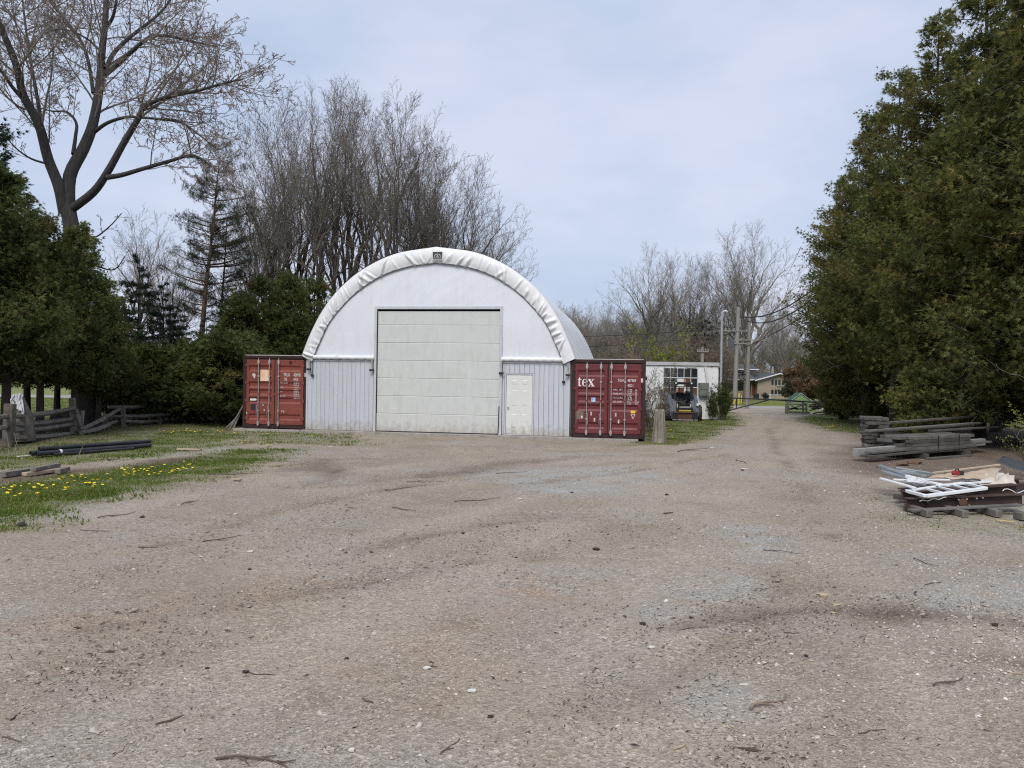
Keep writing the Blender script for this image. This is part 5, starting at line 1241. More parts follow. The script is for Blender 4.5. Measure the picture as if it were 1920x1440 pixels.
def conifer(name, seed, h, rad, nb, z0=.02, prof=None, rise=.28, droop=.0, nbl=9, nsp=9, fingers=5, flen=.17, fwid=.05, s0=.22, bl=.42, sag=.25, bough_r=.018, spread=.55, jit=.07, whorl=False, trunk_r=.16, lean=(0, 0), ragged=.25, droopv=-.5):
    rs = np.random.default_rng(seed)
    prof = prof or (lambda t: np.minimum(1, .62 + t * 2.6) * np.clip(1 - t, 0, 1) ** .72 + .02)
    t = rs.random(nb * 4); w = prof(t); t = t[rs.random(len(t)) < w / w.max()][:nb]
    if whorl: t = np.round(t * 17) / 17 + rs.normal(0, .008, len(t))
    t = np.clip(t, 0, .995); N = len(t); az = rs.uniform(0, 2 * PI, N)
    zb = h * (z0 + (1 - z0) * t)
    lump = 1 + ragged * .8 * vnoise(az * 1.3 + seed, t * 7)
    L = rad * prof(t) * np.clip(rs.normal(1 - .08, ragged * .55, N), .35, 1.35) * lump
    out = np.stack([np.cos(az), np.sin(az), np.zeros(N)], -1); ln = np.array([lean[0], lean[1], 0.])
    def bough(s, i):   # s (M,), i (M,) indexes
        z = zb[i] + L[i] * (rise * s - droop * s + sag * (s ** 2.2 - s * .6))
        axis = ln * (zb[i] / h)[:, None]
        p = axis + out[i] * (L[i] * s)[:, None]; p[:, 2] = z; return p
    brs = []
    ss = np.linspace(0, .96, 5)
    PB = np.stack([bough(np.full(N, s), np.arange(N)) for s in ss], 1)
    for i in range(N):
        if L[i] > .3: brs.append((PB[i].tolist(), [bough_r * L[i] * (1 - .8 * s) + .003 for s in ss], 3))
    M = N * nbl; bi = np.repeat(np.arange(N), nbl)
    s = s0 + (1 - s0) * np.sqrt(rs.random(M)); s = np.minimum(s, 1)
    p0 = bough(s, bi); tang = nrm(bough(np.minimum(s + .08, 1.1), bi) - p0)
    sd = rs.choice([-1, 1], M) * rs.uniform(.1, 1.1, M)
    perp = np.stack([-out[bi][:, 1], out[bi][:, 0], np.zeros(M)], -1)
    bd = nrm(tang * np.cos(sd)[:, None] + perp * np.sin(sd)[:, None] + rs.normal(0, .22, (M, 3)))
    bL = bl * rs.uniform(.55, 1.25, M) * np.clip(L[bi] / rad + .35, .4, 1.1)
    K = M * nsp; si = np.repeat(np.arange(M), nsp); u = rs.random(K)
    pos = p0[si] + bd[si] * (bL[si] * u)[:, None] + rs.normal(0, jit, (K, 3)); pos[:, 2] -= .12 * u * u * bL[si]
    pos[:, 2] = np.maximum(pos[:, 2], .03)
    a = nrm(bd[si] * .8 + rs.normal(0, .28, (K, 3)) + np.array([0, 0, droopv])); b = nrm(np.cross(a, rs.normal(0, 1, (K, 3))))
    V_, F_ = tris(pos, a, b, fingers, flen, fwid, rs, spread)
    tb = rs.random(N); tint = np.clip(.48 * tb[bi[si]] + .22 * rs.random(M)[si] + .30 * rs.random(K), 0, 1)
    # a few whole boughs have browned
    br = rs.random(N) < .05; tint = np.where(br[bi[si]], np.clip(tint + .5, 0, 1), tint)
    crown = np_mesh(name + '_crown', V_, [F_], tint=np.repeat(np.tile(tint, fingers), 3))
    tp_ = [(lean[0] * z / h + .02 * math.sin(z * 1.3 + seed), lean[1] * z / h, z) for z in np.linspace(-.2, h * .97, 9)]
    brs2 = [(tp_, [trunk_r * (1 - .9 * k / 8) * (1.25 if k == 0 else 1) for k in range(9)], 9)]
    V1, F1 = tubes_np(brs2 + brs)
    return np_mesh(name + '_trunk', V1, [F1], smooth=True), crown

def tree(name, meshes, mats, loc, rz, sc, label, group=None, cat='tree', part=('trunk', 'crown')):
    e = empty(name, loc, rz, label, cat, group); e.scale = (sc, sc, sc) if not isinstance(sc, tuple) else sc
    for i, (me_, mt) in enumerate(zip(meshes, mats)):
        o_ = link_mesh(part[min(i, len(part) - 1)], me_, mt, e)
        if o_.name.startswith('dead_twigs'): o_['kind'] = 'stuff'
    return e

# ---- tall cedars on the right: three builds shared along the row
CED = [conifer('cedar', 21 + k, 17, 2.9, 520, z0=.03, nbl=9, nsp=9, fingers=7, flen=.18, fwid=.028, trunk_r=.2, ragged=.46, bl=.62, jit=.11, spread=.7) for k in range(2)]
CEDH = conifer('cedar_high', 29, 17, 2.9, 440, z0=.13, nbl=9, nsp=9, fingers=7, flen=.18, fwid=.027, jit=.11, spread=.7, trunk_r=.2, ragged=.46, bl=.62, prof=lambda t: np.minimum(1, .75 + t * 3) * np.clip(1 - t, 0, 1) ** .66 + .02)
def dead_twigs(seed, h, rad, n, z0):
    rs = random.Random(seed); brs = []
    for i in range(n):
        t = rs.uniform(0, .8); az = rs.uniform(0, 6.28); q = rad * (1 - t) ** .72 * rs.uniform(.55, .95); z = h * (z0 + (1 - z0) * t)
        p = (q * math.cos(az), q * math.sin(az), z); d = vnorm((math.cos(az) + rs.gauss(0, .6), math.sin(az) + rs.gauss(0, .6), rs.gauss(-.1, .5))); pts = [p]
        for k in range(5):
            d = vnorm((d[0] + rs.gauss(0, .22), d[1] + rs.gauss(0, .22), d[2] + rs.gauss(.02, .22))); p = vadd(p, d, rs.uniform(.12, .26)); pts.append(p)
        r_ = rs.uniform(.006, .013); brs.append((pts, [r_ * (1 - .14 * k) for k in range(6)], 4))
    V1, F1 = tubes_np(brs); return np_mesh('cedar_dead_twigs', V1, [F1], smooth=True)
DT = [dead_twigs(500 + k, 17, 2.9, 170, .05) for k in range(2)]
CED = [(*c, DT[k]) for k, c in enumerate(CED)]; CEDH = (*CEDH, dead_twigs(510, 17, 2.9, 130, .16))
row = [(16.9, 21.2, 1.00, 'tall dark cedar at the right edge, nearest of the row'), (17.1, 25.0, 1.06, 'tall cedar behind the strapped lumber bundle'), (17.3, 28.6, 1.06, 'tall cedar rising right behind the square timber stack'),
       (17.5, 32.2, 1.03, 'fourth tall cedar of the row, left of the one behind the timber stack'), (17.8, 36.0, .99, 'fifth tall cedar of the row, beyond the timber stack'), (18.3, 40.0, .93, 'sixth tall cedar of the row, with its side leaning over the drive'),
       (18.9, 44.2, .83, 'last tall cedar of the row, where the cables vanish')]
for i, (x, y, s, lb) in enumerate(row):
    tree('cedar_tree', CEDH if i >= 3 else CED[i % 2], (m_barkdark, m_cedar, m_barkfar), (x, y, -.05), i * 2.1 + .4, (s * 1.02, s * 1.02, s), lb, 'tall cedars in the row on the right', 'tree', ('trunk', 'crown', 'dead_twigs'))
for i, (x, y, s, lb) in enumerate(((20.8, 23.5, 1.05, 'back-row cedar behind the nearest tall cedar'), (21.0, 28.0, 1.06, 'back-row cedar filling the gap above the lumber pile'), (21.3, 34.0, 1.0, 'back-row cedar in the middle of the tall row'), (22.0, 40.0, .92, 'back-row cedar toward the far end of the tall row'))):
    tree('cedar_tree', CED[(i + 1) % 2][:2], (m_barkdark, m_cedar), (x, y, -.05), i * 1.3 + 2, s, lb, 'tall cedars in the row on the right')
CEDS = [conifer('low_cedar', 51 + k, 6.4, 2.0, 230, z0=.04, nbl=8, nsp=9, fingers=6, flen=.17, fwid=.036, jit=.1, trunk_r=.13, ragged=.35, prof=lambda t: np.minimum(1, .6 + t * 2) * np.clip(1 - t, 0, 1) ** .68 + .03) for k in range(2)]
for i, (px, Y, s, lb) in enumerate(((1588, 43.6, .86, 'low olive cedar at the far end of the right row, left one'), (1622, 41.6, .84, 'low olive cedar with a pale bare trunk at the foot of the tall row'), (1655, 39.8, .86, 'low olive cedar nearest the timber stack'), (1622, 50, 1.0, 'low olive cedar standing behind the wood heap'))):
    p = at(px, 720, Y); tree('cedar_tree', CEDS[i % 2], (m_bark2, m_cedarlight), (p.x, Y, -.05), i * 2.3, s, lb, 'low cedars at the far end of the right row')
# overhanging lower boughs at the near right
CEDB = conifer('cedar_sapling', 77, 2.6, 1.3, 70, z0=.05, nbl=8, nsp=9, fingers=6, flen=.13, fwid=.033, trunk_r=.05, ragged=.35, prof=lambda t: np.minimum(1, .6 + t * 2) * np.clip(1 - t, 0, 1) ** .5 + .03)
for i, (x, y, s, lb) in enumerate(((14.6, 27.0, 1.0, 'young cedar bush just right of the timber stack'),)):
    tree('cedar_bush', CEDB, (m_barkdark, m_cedar), (x, y, -.05), i * 1.9, s, lb, 'young cedar bushes at the foot of the right row', 'bush')
# leafy yellow-green shoots at the right edge
def leafy(seed, n, h, spread, ls):
    rs = random.Random(seed); out = []
    S = dict(n=[6, 4, 3], wob=[.12, .16, .2], trop=[.06, .02, 0], tip=[.35, .3, .3], rmin=.004, k=[7, 4], st=[.25, .2], ang=[42, 45], lr=[.42, .5], dec=[.6, .5], rk=[.012, .012])
    for i in range(n):
        a = rs.uniform(0, 6.28); grow(out, (rs.gauss(0, .12), rs.gauss(0, .12), -.05), vnorm((math.cos(a) * spread, math.sin(a) * spread, 1)), h * rs.uniform(.6, 1), .014 * h ** .5, 0, rs, S)
    t_, c_ = wood_meshes('shoot', out, 1); return t_, c_, buds('leaves', out, 1, ls, .085, seed)
LF = leafy(5, 7, 2.6, .35, 7)
for i, (px, py, Y, s, lb) in enumerate(((1938, 800, 16.6, .5, 'yellow-green leafy shrub at the right edge beside the lumber'),)):
    p = at(px, 720, Y); tree('leafy_shrub', (LF[0], LF[1], LF[2]), (m_bark2, m_bark2, m_leaf), (p.x, Y, 0), i * 2, s, lb, None, 'shrub', ('stems', 'twigs', 'leaves'))

# ---- left cedars with bare lower trunks
CEL = [conifer('left_cedar', 91 + k, 9, 2.3, 290, z0=.205, nbl=9, nsp=9, fingers=6, flen=.16, fwid=.031, jit=.1, trunk_r=.17, ragged=.34, bl=.55, prof=lambda t: np.minimum(1, .75 + t * 2) * np.clip(1 - t, 0, 1) ** .8 + .03) for k in range(2)]
for i, (px, Y, s, lb) in enumerate(((-90, 21.5, 1.05, 'dark cedar cut by the left edge, tallest of the left clump'), (12, 22.8, .88, 'dark cedar standing right behind the frayed tarp'), (75, 24.6, .78, 'dark cedar above the uprooted stump'), (140, 25.8, .77, 'dark cedar in front of the big maple trunk'),
                                   (186, 27.5, .60, 'dark cedar at the right end of the left clump'), (-30, 27.5, 1.02, 'dark cedar behind the tarp, in the second row of the left clump'), (50, 29.5, .86, 'dark cedar in the second row left of the big maple'), (108, 31.5, .82, 'dark cedar in the second row just behind the big maple'))):
    p = at(px, 720, Y); tree('cedar_tree', CEL[i % 2], (m_barkdark, m_cedargreen), (p.x, Y, -.05), i * 1.7, s, lb, 'dark cedars on the left')
# cedars behind the left container and the low dark growth
for i, (px, Y, s, lb) in enumerate(((448, 32, .84, 'green cedar just left behind the red-brown container'), (492, 33.5, .98, 'green cedar right above the red-brown container'), (540, 34.5, 1.04, 'green cedar between the container and the white arch'), (588, 36, 1.02, 'green cedar touching the left shoulder of the white arch'), (632, 39.5, .9, 'green cedar mostly behind the white arch'), (415, 33.5, .66, 'green cedar below the thin second pine'))):
    p = at(px, 720, Y); tree('cedar_tree', CEDS[i % 2], (m_barkdark, m_cedargreen), (p.x, Y, -.05), i * 1.1 + 1, s, lb, 'cedars behind the left container')
for i, (px, Y, s, lb) in enumerate(((250, 30.5, 1.15, 'low dark cedar bush under the small spruce'), (292, 31.0, 1.15, 'low dark cedar bush right of the fallen fence rails'), (332, 31.5, 1.05, 'low dark cedar bush in the middle of the left gap'), (372, 31.5, 1.2, 'low dark cedar bush under the leaning pine'), (408, 31.0, 1.35, 'low dark cedar bush left of the leaning poles'), (432, 30.2, 1.35, 'low dark cedar bush behind the leaning poles'), (312, 36, 1.0, 'dark cedar bush behind the middle of the left gap'), (355, 37, 1.1, 'dark cedar bush farther back under the pines'), (270, 36, .9, 'dark cedar bush farther back behind the small spruce'))):
    p = at(px, 720, Y); tree('cedar_bush', CEDB, (m_barkdark, m_cedargreen), (p.x, Y, -.05), i * 2.3, (s * 1.15, s * 1.15, s), lb, 'dark cedar bushes at the left edge of the yard', 'bush')
SPR = conifer('spruce', 131, 7, 1.6, 125, z0=.14, whorl=True, rise=.02, sag=.26, nbl=8, nsp=8, fingers=6, flen=.11, fwid=.022, jit=.04, bl=.34, trunk_r=.09, ragged=.35, prof=lambda t: np.clip(1 - t, 0, 1) ** .9 + .03)
for i, (px, Y, s, lb) in enumerate(((-58, 25.0, 1.72, 'dark spruce whose branch tips enter at the left edge'), (258, 32.5, 1.02, 'slim dark spruce with a bare leader in the left gap'), (304, 34, .88, 'smaller dark spruce beside the slim one'), (1322, 80, 1.25, 'dark conifer far behind the workshop roof'), (336, 33.5, .72, 'young spruce in the middle of the left gap'), (386, 34, .66, 'young spruce between the two pine trunks'), (232, 31.5, .80, 'young spruce just right of the left cedar clump'), (428, 34.5, .78, 'young spruce left behind the red-brown container'))):
    p = at(px, 720, Y); tree('spruce_tree', SPR, (m_barkdark, m_spruce), (p.x, Y, -.05), i * 1.9, (s * (1.0 if i != 3 else 1.5), s * (1 if i != 3 else 1.5), s), lb)
pinep = lambda t: np.where(t < .3, 0.0, np.clip(1.12 - t, 0, 1) ** .55 * np.clip((t - .22) * 4, .35, 1))
PIN = [conifer('pine', 141 + k, 12.6 - 2.6 * k, 2.2 - .5 * k, 125 - 45 * k, z0=.05, prof=pinep, rise=.25, sag=.22, nbl=9, nsp=8, fingers=6, flen=.13, fwid=.012, s0=.3, bl=.42, spread=1.5, jit=.08, trunk_r=.17 - .06 * k, lean=(1.15 - .75 * k, 0), ragged=.4, bough_r=.022) for k in range(2)]
p = at(362, 720, 36); tree('pine_tree', PIN[0], (m_bark3, m_pine), (p.x, 36, -.05), 0, 1, 'leaning pine with orange-brown trunk and thin needles')
p = at(406, 720, 37); tree('pine_tree', PIN[1], (m_barkdark, m_pine), (p.x, 37, -.05), 0, 1, 'thin dark straight pine right of the leaning pine')
JUN = conifer('juniper', 151, 2.5, .95, 56, z0=.03, nbl=8, nsp=9, fingers=6, flen=.12, fwid=.03, rise=.7, trunk_r=.05, ragged=.35, prof=lambda t: np.minimum(1, .7 + t * 2) * np.clip(1 - t, 0, 1) ** .5 + .03)
for i, (px, Y, s, lb) in enumerate(((1351, 41.2, .78, 'tall green juniper bush right of the loader by the workshop wall'), (1362, 43.6, .6, 'green juniper bush behind the gate post'), (1336, 40.6, .5, 'small juniper bush at the loader wheel'))):
    p = at(px, 720, Y); tree('juniper_bush', JUN, (m_barkdark, m_cedargreen), (p.x, Y, -.05), i * 2.2, (s * .62, s * .62, s), lb, 'juniper bushes by the workshop corner', 'bush')
for i, (px, Y, s, lb) in enumerate(((1508, 100, 1.25, 'dark evergreen shrub behind the green shed roof'), (1486, 112, .9, 'dark evergreen shrub at the gable of the far house'), (1436, 116, .35, 'low dark shrub under the gable wall of the far house'))):
    p = at(px, 720, Y); tree('evergreen_shrub', JUN, (m_barkdark, m_spruce), (p.x, Y, -.2), i * 2.2, (s * 1.8, s * 1.8, s), lb, None, 'shrub')

# ---- the big maple on the left, its limbs drawn one by one
MY = 29.5; mp0 = on_ground(165, 795)
SM = dict(ref=[1, 1, 2.6, 1.1, .5, .3], n=[8, 8, 6, 4, 3, 2], wob=[.05, .09, .12, .15, .18, .2], trop=[.02, .03, .03, .02, .015, .01], tip=[.5, .25, .25, .3, .4, .5], rmin=.0085, k=[5, 9, 8, 6, 3], st=[.3, .2, .12, .12, .2],
          ang=[40, 42, 45, 42, 38], lr=[.45, .42, .40, .45, .55], dec=[.5, .55, .6, .6, .4], rk=[.02, .014, .011, .011, .011])
rs = random.Random(12); mout = []
z_ = lambda zx, zy: (zx / 3.428, zy / 3.428)
def limb(pxs, dys, ra, rb, lvl=1, k=9, st=.25, Lf=1.0):
    P_ = catmull([tuple(at(px, py, MY + dy)) for (px, py), dy in zip(pxs, dys)], 4)
    pts = [tuple(q - np.array([mp0.x, mp0.y, 0])) for q in P_]; n = len(pts) - 1
    rad = [ra + (rb - ra) * i / n for i in range(n + 1)]
    ds = [vnorm(tuple(pts[min(i + 1, n)][c] - pts[max(i - 1, 0)][c] for c in range(3))) for i in range(n + 1)]
    rad = [q * .76 for q in rad]; L = sum(math.dist(pts[i], pts[i + 1]) for i in range(n)); mout.append((lvl - 1 if lvl > 0 else 0, pts, rad))
    if k: kids(mout, pts, rad, ds, min(L, 7.5) * Lf, lvl, rs, SM, k=int(k * 1.7), st=st)
limb([(165, 800), (160, 700), (150, 560), (138, 450), (128, 392)], [0, 0, 0, 0, 0], .46, .36, 0, 0)
limb([(122, 400), z_(380, 1200), z_(310, 1020), z_(250, 800), z_(150, 610), z_(105, 420), z_(10, 180), (-25, -20), (-40, -120)], [0, -.2, -.5, -1, -1.4, -1.8, -2.2, -2.6, -3], .30, .07, 1, 11, .25)
limb([(128, 400), z_(450, 1130), z_(540, 950), z_(600, 790), z_(640, 560), z_(655, 350), z_(680, 90), (200, -60), (206, -190)], [0, .1, .3, .5, .7, 1.0, 1.3, 1.6, 1.8], .34, .08, 1, 12, .35)
limb([(130, 395), z_(600, 1235), z_(690, 1110), z_(790, 930), z_(890, 760), z_(925, 690), z_(1050, 630), z_(1280, 580), z_(1420, 540), z_(1560, 510)], [0, -.3, -.6, -.9, -1.2, -1.4, -1.6, -1.9, -2.1, -2.4], .22, .03, 1, 12, .42)
limb([z_(690, 1140), z_(780, 1125), z_(900, 1090), z_(1090, 1035), z_(1230, 1000), z_(1330, 1045), z_(1390, 1100)], [-.6, -1.1, -1.5, -1.9, -2.2, -2.6, -2.8], .13, .035, 1, 8, .3, .8)
limb([z_(668, 485), z_(760, 410), z_(870, 310), z_(975, 235), z_(1100, 235), z_(1250, 270), z_(1400, 300)], [.8, .5, .2, -.2, -.6, -.9, -1.2], .14, .03, 1, 9, .3)
limb([z_(680, 440), z_(740, 330), z_(860, 220), z_(1000, 110), z_(1080, 20), (345, -40)], [.8, 1.2, 1.6, 2.0, 2.4, 2.8], .12, .04, 1, 9, .3)
limb([z_(605, 850), z_(690, 790), z_(800, 755), z_(900, 755), z_(1150, 785), z_(1270, 860), z_(1390, 955)], [.5, 0, -.4, -.7, -1.2, -1.5, -1.8], .10, .025, 1, 9, .3, .8)
limb([z_(265, 780), z_(235, 600), z_(205, 440), z_(175, 250), z_(155, 90), (38, -40)], [-1, -.4, .2, .8, 1.2, 1.6], .09, .04, 1, 8, .3)
limb([z_(600, 600), z_(575, 430), z_(530, 280), z_(440, 150), z_(330, 20), (70, -50)], [.6, 1.2, 1.8, 2.3, 2.8, 3.2], .10, .04, 1, 9, .3)
limb([z_(470, 990), z_(485, 880), z_(490, 790), z_(430, 720), z_(340, 715), z_(240, 690)], [.1, .6, 1.0, 1.4, 1.8, 2.2], .10, .03, 1, 6, .4, .8)
limb([z_(680, 180), z_(720, 120), z_(745, 20), (225, -60)], [1.2, 1.0, .8, .6], .10, .05, 1, 6, .3)
limb([z_(150, 640), z_(80, 560), z_(0, 450), (-40, 90)], [-1.4, -1.8, -2.2, -2.6], .10, .05, 1, 6, .3)
limb([z_(330, 1060), z_(200, 1020), z_(100, 950), z_(40, 880)], [-.4, -.8, -1.2, -1.5], .06, .02, 1, 6, .3, .8)
limb([(150, 425), (175, 445), (205, 425), (228, 400)], [-.2, -.6, -.9, -1.1], .05, .02, 1, 4, .3, .6)
limb([(145, 480), (185, 500), (215, 505), (235, 480)], [-.2, -.6, -.9, -1.1], .05, .02, 1, 4, .3, .6)
limb([z_(650, 330), z_(560, 250), z_(430, 190), z_(310, 195)], [1.0, .6, .2, -.2], .06, .02, 1, 7, .3, .8)
mt, mt2 = wood_meshes('maple', mout, 2)
tree('maple_tree', (mt, mt2, buds('maple_buds', mout, 4, 4, .042, 3)), (m_bark, m_barkmid, m_bud), (mp0.x, mp0.y, 0), 0, 1, 'huge budding maple with thick forking limbs over the left of the yard', None, 'tree', ('trunk', 'twigs', 'buds'))

# ---- bare trees
SB = dict(ref=[1, 1, 3.0, 1.2, .5, .3], n=[7, 10, 6, 4, 2, 1], wob=[.03, .05, .06, .08, .09, .12], trop=[.03, .03, .05, .05, .05, .04], tip=[.7, .18, .22, .3, .5, .6], rmin=.0062, k=[5, 14, 8, 6, 2], st=[.5, .36, .15, .15, .3],
          ang=[20, 30, 30, 30, 28], lr=[1.75, .33, .42, .42, .7], dec=[.25, .40, .5, .5, .4], rk=[.018, .012, .010, .010, .011])
def bare(seed, h, r, forks=5, ang=20, tl=.34, S=SB, cut=2):
    rs = random.Random(seed); out = []; S = dict(S); S['k'] = [forks] + S['k'][1:]; S['ang'] = [ang] + S['ang'][1:]; S['lr'] = [(1 - tl) / tl * 1.02] + S['lr'][1:]
    grow(out, (0, 0, -.2), (rs.gauss(0, .03), rs.gauss(0, .03), 1), h * tl, r, 0, rs, S)
    hm = max(p[-1][2] for _, p, _ in out); out = [(l, [(x, y, z * h / hm) for x, y, z in p], q) for l, p, q in out]
    return out
def bare2(seed, h, Rc, tl, nlead, r, S=SB, kl=15, lr=.22, top=.62, trunks=1):
    """leaders rise steeply from a low fork and spread to points on a domed crown"""
    rs = random.Random(seed); out = []; S = dict(S); zc = h * (1 - top * .5) * .80
    for tk in range(trunks):
        bx = (rs.uniform(-1, 1) * .5 * (trunks > 1), rs.uniform(-1, 1) * .5 * (trunks > 1))
        f = (bx[0] + rs.gauss(0, .15), bx[1] + rs.gauss(0, .15), h * tl * rs.uniform(.8, 1.1))
        out.append((0, [(bx[0], bx[1], -.2), (bx[0] * .9 + f[0] * .1 + .03, bx[1], h * tl * .4), f], [r * 1.15, r, r * .85]))
        nl = nlead // trunks
        for i in range(nl):
            ph = math.acos(1 - (i + .5 + rs.uniform(-.3, .3)) / nl * .93); az = 2.4 * i + tk * 1.1 + rs.uniform(-.4, .4)
            ro = rs.uniform(.88, 1.02)
            E = (Rc * ro * math.sin(ph) * math.cos(az), Rc * ro * math.sin(ph) * math.sin(az), zc + (h - zc) * ro * math.cos(ph) - (h * .10 if ph > 1.25 else 0))
            p0 = last[rs.randint(2, 4)] if i % 3 == 2 else f
            c1 = (p0[0] + (E[0] - p0[0]) * .16, p0[1] + (E[1] - p0[1]) * .16, p0[2] + (E[2] - p0[2]) * .52)
            n = 11; pts = []
            for k in range(n + 1):
                t = k / n; q = tuple((1 - t) ** 2 * p0[c] + 2 * t * (1 - t) * c1[c] + t * t * E[c] + (rs.gauss(0, .07) if 0 < k else 0) for c in range(3)); pts.append(q)
            L = sum(math.dist(pts[k], pts[k + 1]) for k in range(n)); r0_ = r * rs.uniform(.38, .58)
            rad = [max(.012, r0_ * (1 - t / n) ** .9) for t in range(n + 1)]
            ds = [vnorm(tuple(pts[min(k + 1, n)][c] - pts[max(k - 1, 0)][c] for c in range(3))) for k in range(n + 1)]
            out.append((1, pts, rad)); last = pts; S['lr'] = [S['lr'][0], lr] + S['lr'][2:]; S['dec'] = [.2, .35] + S['dec'][2:]
            kids(out, pts, rad, ds, L, 1, rs, S, k=max(6, round(kl * L / (h * .75))), st=.34)
    return out
BT = []
for k, (h, Rc, tl, nl, r, tks) in enumerate(((19, 5.0, .28, 15, .30, 1), (18, 3.6, .36, 12, .19, 1), (17, 5.0, .16, 15, .22, 3), (16, 6.2, .20, 18, .34, 1))):
    o_ = bare2(200 + k, h, Rc, tl, nl, r, trunks=tks); BT.append((*wood_meshes('bare', o_), buds('bare_buds', o_, 5, 1, .06, k)))
def bare_tree(k, px, Y, s, lb, grp, mat=None, budm=None, sx=1.0, rz=None):
    mat = mat or m_barkmid; p = at(px, 720, Y); ms_ = BT[k] if budm else BT[k][:2]
    tree('bare_tree', ms_, (m_bark2 if mat is m_barkmid else m_barkmid, mat, budm), (p.x, Y, -.1), (px * .37 + Y) if rz is None else rz, (s * sx, s * sx, s), lb, grp, 'tree', ('trunk', 'twigs', 'buds'))
g1 = 'bare trees behind the arched building'
for a in ((1, 592, 45, 1.02, 'bare budding tree at the left end of the group behind the arch', m_bud), (2, 566, 49, 1.12, 'spreading bare tree leaning out left behind the arch', m_bud), (1, 622, 46, 1.02, 'slim bare tree second from the left behind the arch', m_bud), (0, 652, 47, .93, 'bare tree left of the thickest trunk behind the arch', m_bud),
          (0, 735, 44, .93, 'tallest bare tree with the thickest brown trunk behind the arch', m_budgreen), (1, 690, 50, 1.04, 'bare tree directly left behind the tallest one', None), (1, 768, 48, .95, 'slim bare tree just right of the tallest one', None), (2, 800, 46, .92, 'many-stemmed bare tree above the top of the arch', None), (1, 822, 50, .88, 'bare tree above the emblem on the arch', None),
          (3, 858, 47, .84, 'wide bare tree over the right shoulder of the arch', None), (3, 898, 51, .72, 'smaller bare tree at the right end of the group behind the arch', None), (2, 500, 47, .95, 'low spreading bare tree above the red-brown container', m_bud), (1, 470, 52, .80, 'thin bare tree left of the group, above the cedars', m_bud)):
    bare_tree(a[0], a[1], a[2], a[3], a[4], g1, budm=a[5], sx=.92)
g2 = 'large bare trees in the wood beyond the workshop'
for a in ((3, 1222, 92, 1.02, 'large round-topped bare tree beyond the maroon container'), (1, 1265, 95, .95, 'narrow bare tree right of the large round-topped one'), (3, 1292, 98, .98, 'bare tree behind the short service pole'), (3, 1400, 92, 1.2, 'largest pale bare tree rising behind the utility poles'), (2, 1352, 138, 1.35, 'bare tree behind the bent service mast'), (3, 1480, 130, .78, 'distant bare tree over the russet bush'), (2, 1080, 84, .58, 'half-dead bare tree with a broken top right of the arch'), (2, 1462, 145, 1.1, 'bare tree right of the largest pale one')):
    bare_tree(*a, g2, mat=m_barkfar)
rb2 = random.Random(8)
for i in range(84):
    px = 1025 + i * 6.2 + rb2.uniform(-9, 9); Y = rb2.uniform(84, 128) if px < 1340 else rb2.uniform(135, 165); s = rb2.uniform(.46, .66) * (1 if px < 1340 else .72) * (Y / 100)
    if px > 1340 and i % 2: continue
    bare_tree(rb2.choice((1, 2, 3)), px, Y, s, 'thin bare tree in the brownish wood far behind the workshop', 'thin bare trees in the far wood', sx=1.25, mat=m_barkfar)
bare_tree(1, 262, 46, .62, 'thin pale bare tree top above the slim spruce', None, sx=1.1)
bare_tree(2, 300, 50, .60, 'small bare tree in the left gap behind the spruces', None, sx=1.1)
# brush and shrubs
SS = dict(n=[5, 4, 3, 2], wob=[.08, .14, .18, .2], trop=[.05, .05, .04, .03], tip=[.35, .3, .4, .5], rmin=.006, k=[7, 5, 3], st=[.2, .15, .15], ang=[28, 34, 36], lr=[.5, .5, .55], dec=[.5, .5, .4], rk=[.012, .012, .012])
def shrub(seed, n, h, sp, bud=2, bs=.05):
    rs = random.Random(seed); out = []
    for i in range(n):
        a = rs.uniform(0, 6.28); q = rs.uniform(.1, 1) * sp
        grow(out, (rs.gauss(0, .2) * sp, rs.gauss(0, .2) * sp, -.05), vnorm((math.cos(a) * q, math.sin(a) * q, 1)), h * rs.uniform(.55, 1) * .75, .013 * h ** .6, 0, rs, SS)
    return (*wood_meshes('shrub', out, 1), buds('shrub_buds', out, 2, bud, bs, seed))
SH = [shrub(301, 20, 4.5, .9, 2, .09), shrub(302, 7, 3.2, .45, 1, .05), shrub(303, 30, 3.5, 1.1, 9, .17)]
SHP = ('stems', 'twigs', 'buds')
p = at(1221, 720, 33.5); tree('bare_shrub', SH[1], (m_barkmid, m_barkfar, m_budgreen), (p.x, 33.5, 0), 0, 1.0, 'thin bare shrub between the maroon container and the workshop', None, 'shrub', SHP)
p = at(1218, 720, 30.5); tree('bare_shrub', SH[1], (m_barkmid, m_barkfar, m_budgreen), (p.x, 30.5, 0), 2, .5, 'thin bare shrub beside the weathered stump post', None, 'shrub', SHP)
p = at(1240, 720, 48); tree('leafy_shrub', LF, (m_bark2, m_bark2, m_leaf), (p.x, 52, 0), 1, 2.0, 'yellow-green budding sapling above the workshop roof', None, 'shrub', ('stems', 'twigs', 'leaves'))
p = at(1512, 720, 104); tree('russet_bush', SH[2], (m_bark2, m_bark2, m_redbush), (p.x, 104, -.2), 0, (1.25, 1.25, 1.6), 'big russet-brown bush left of the low cedars, by the far house', None, 'bush', SHP)
p = at(1545, 720, 96); tree('russet_bush', SH[2], (m_bark2, m_bark2, m_redbush), (p.x, 96, -.2), 2, 1.2, 'smaller russet-brown bush beside the low cedars', None, 'bush', SHP)
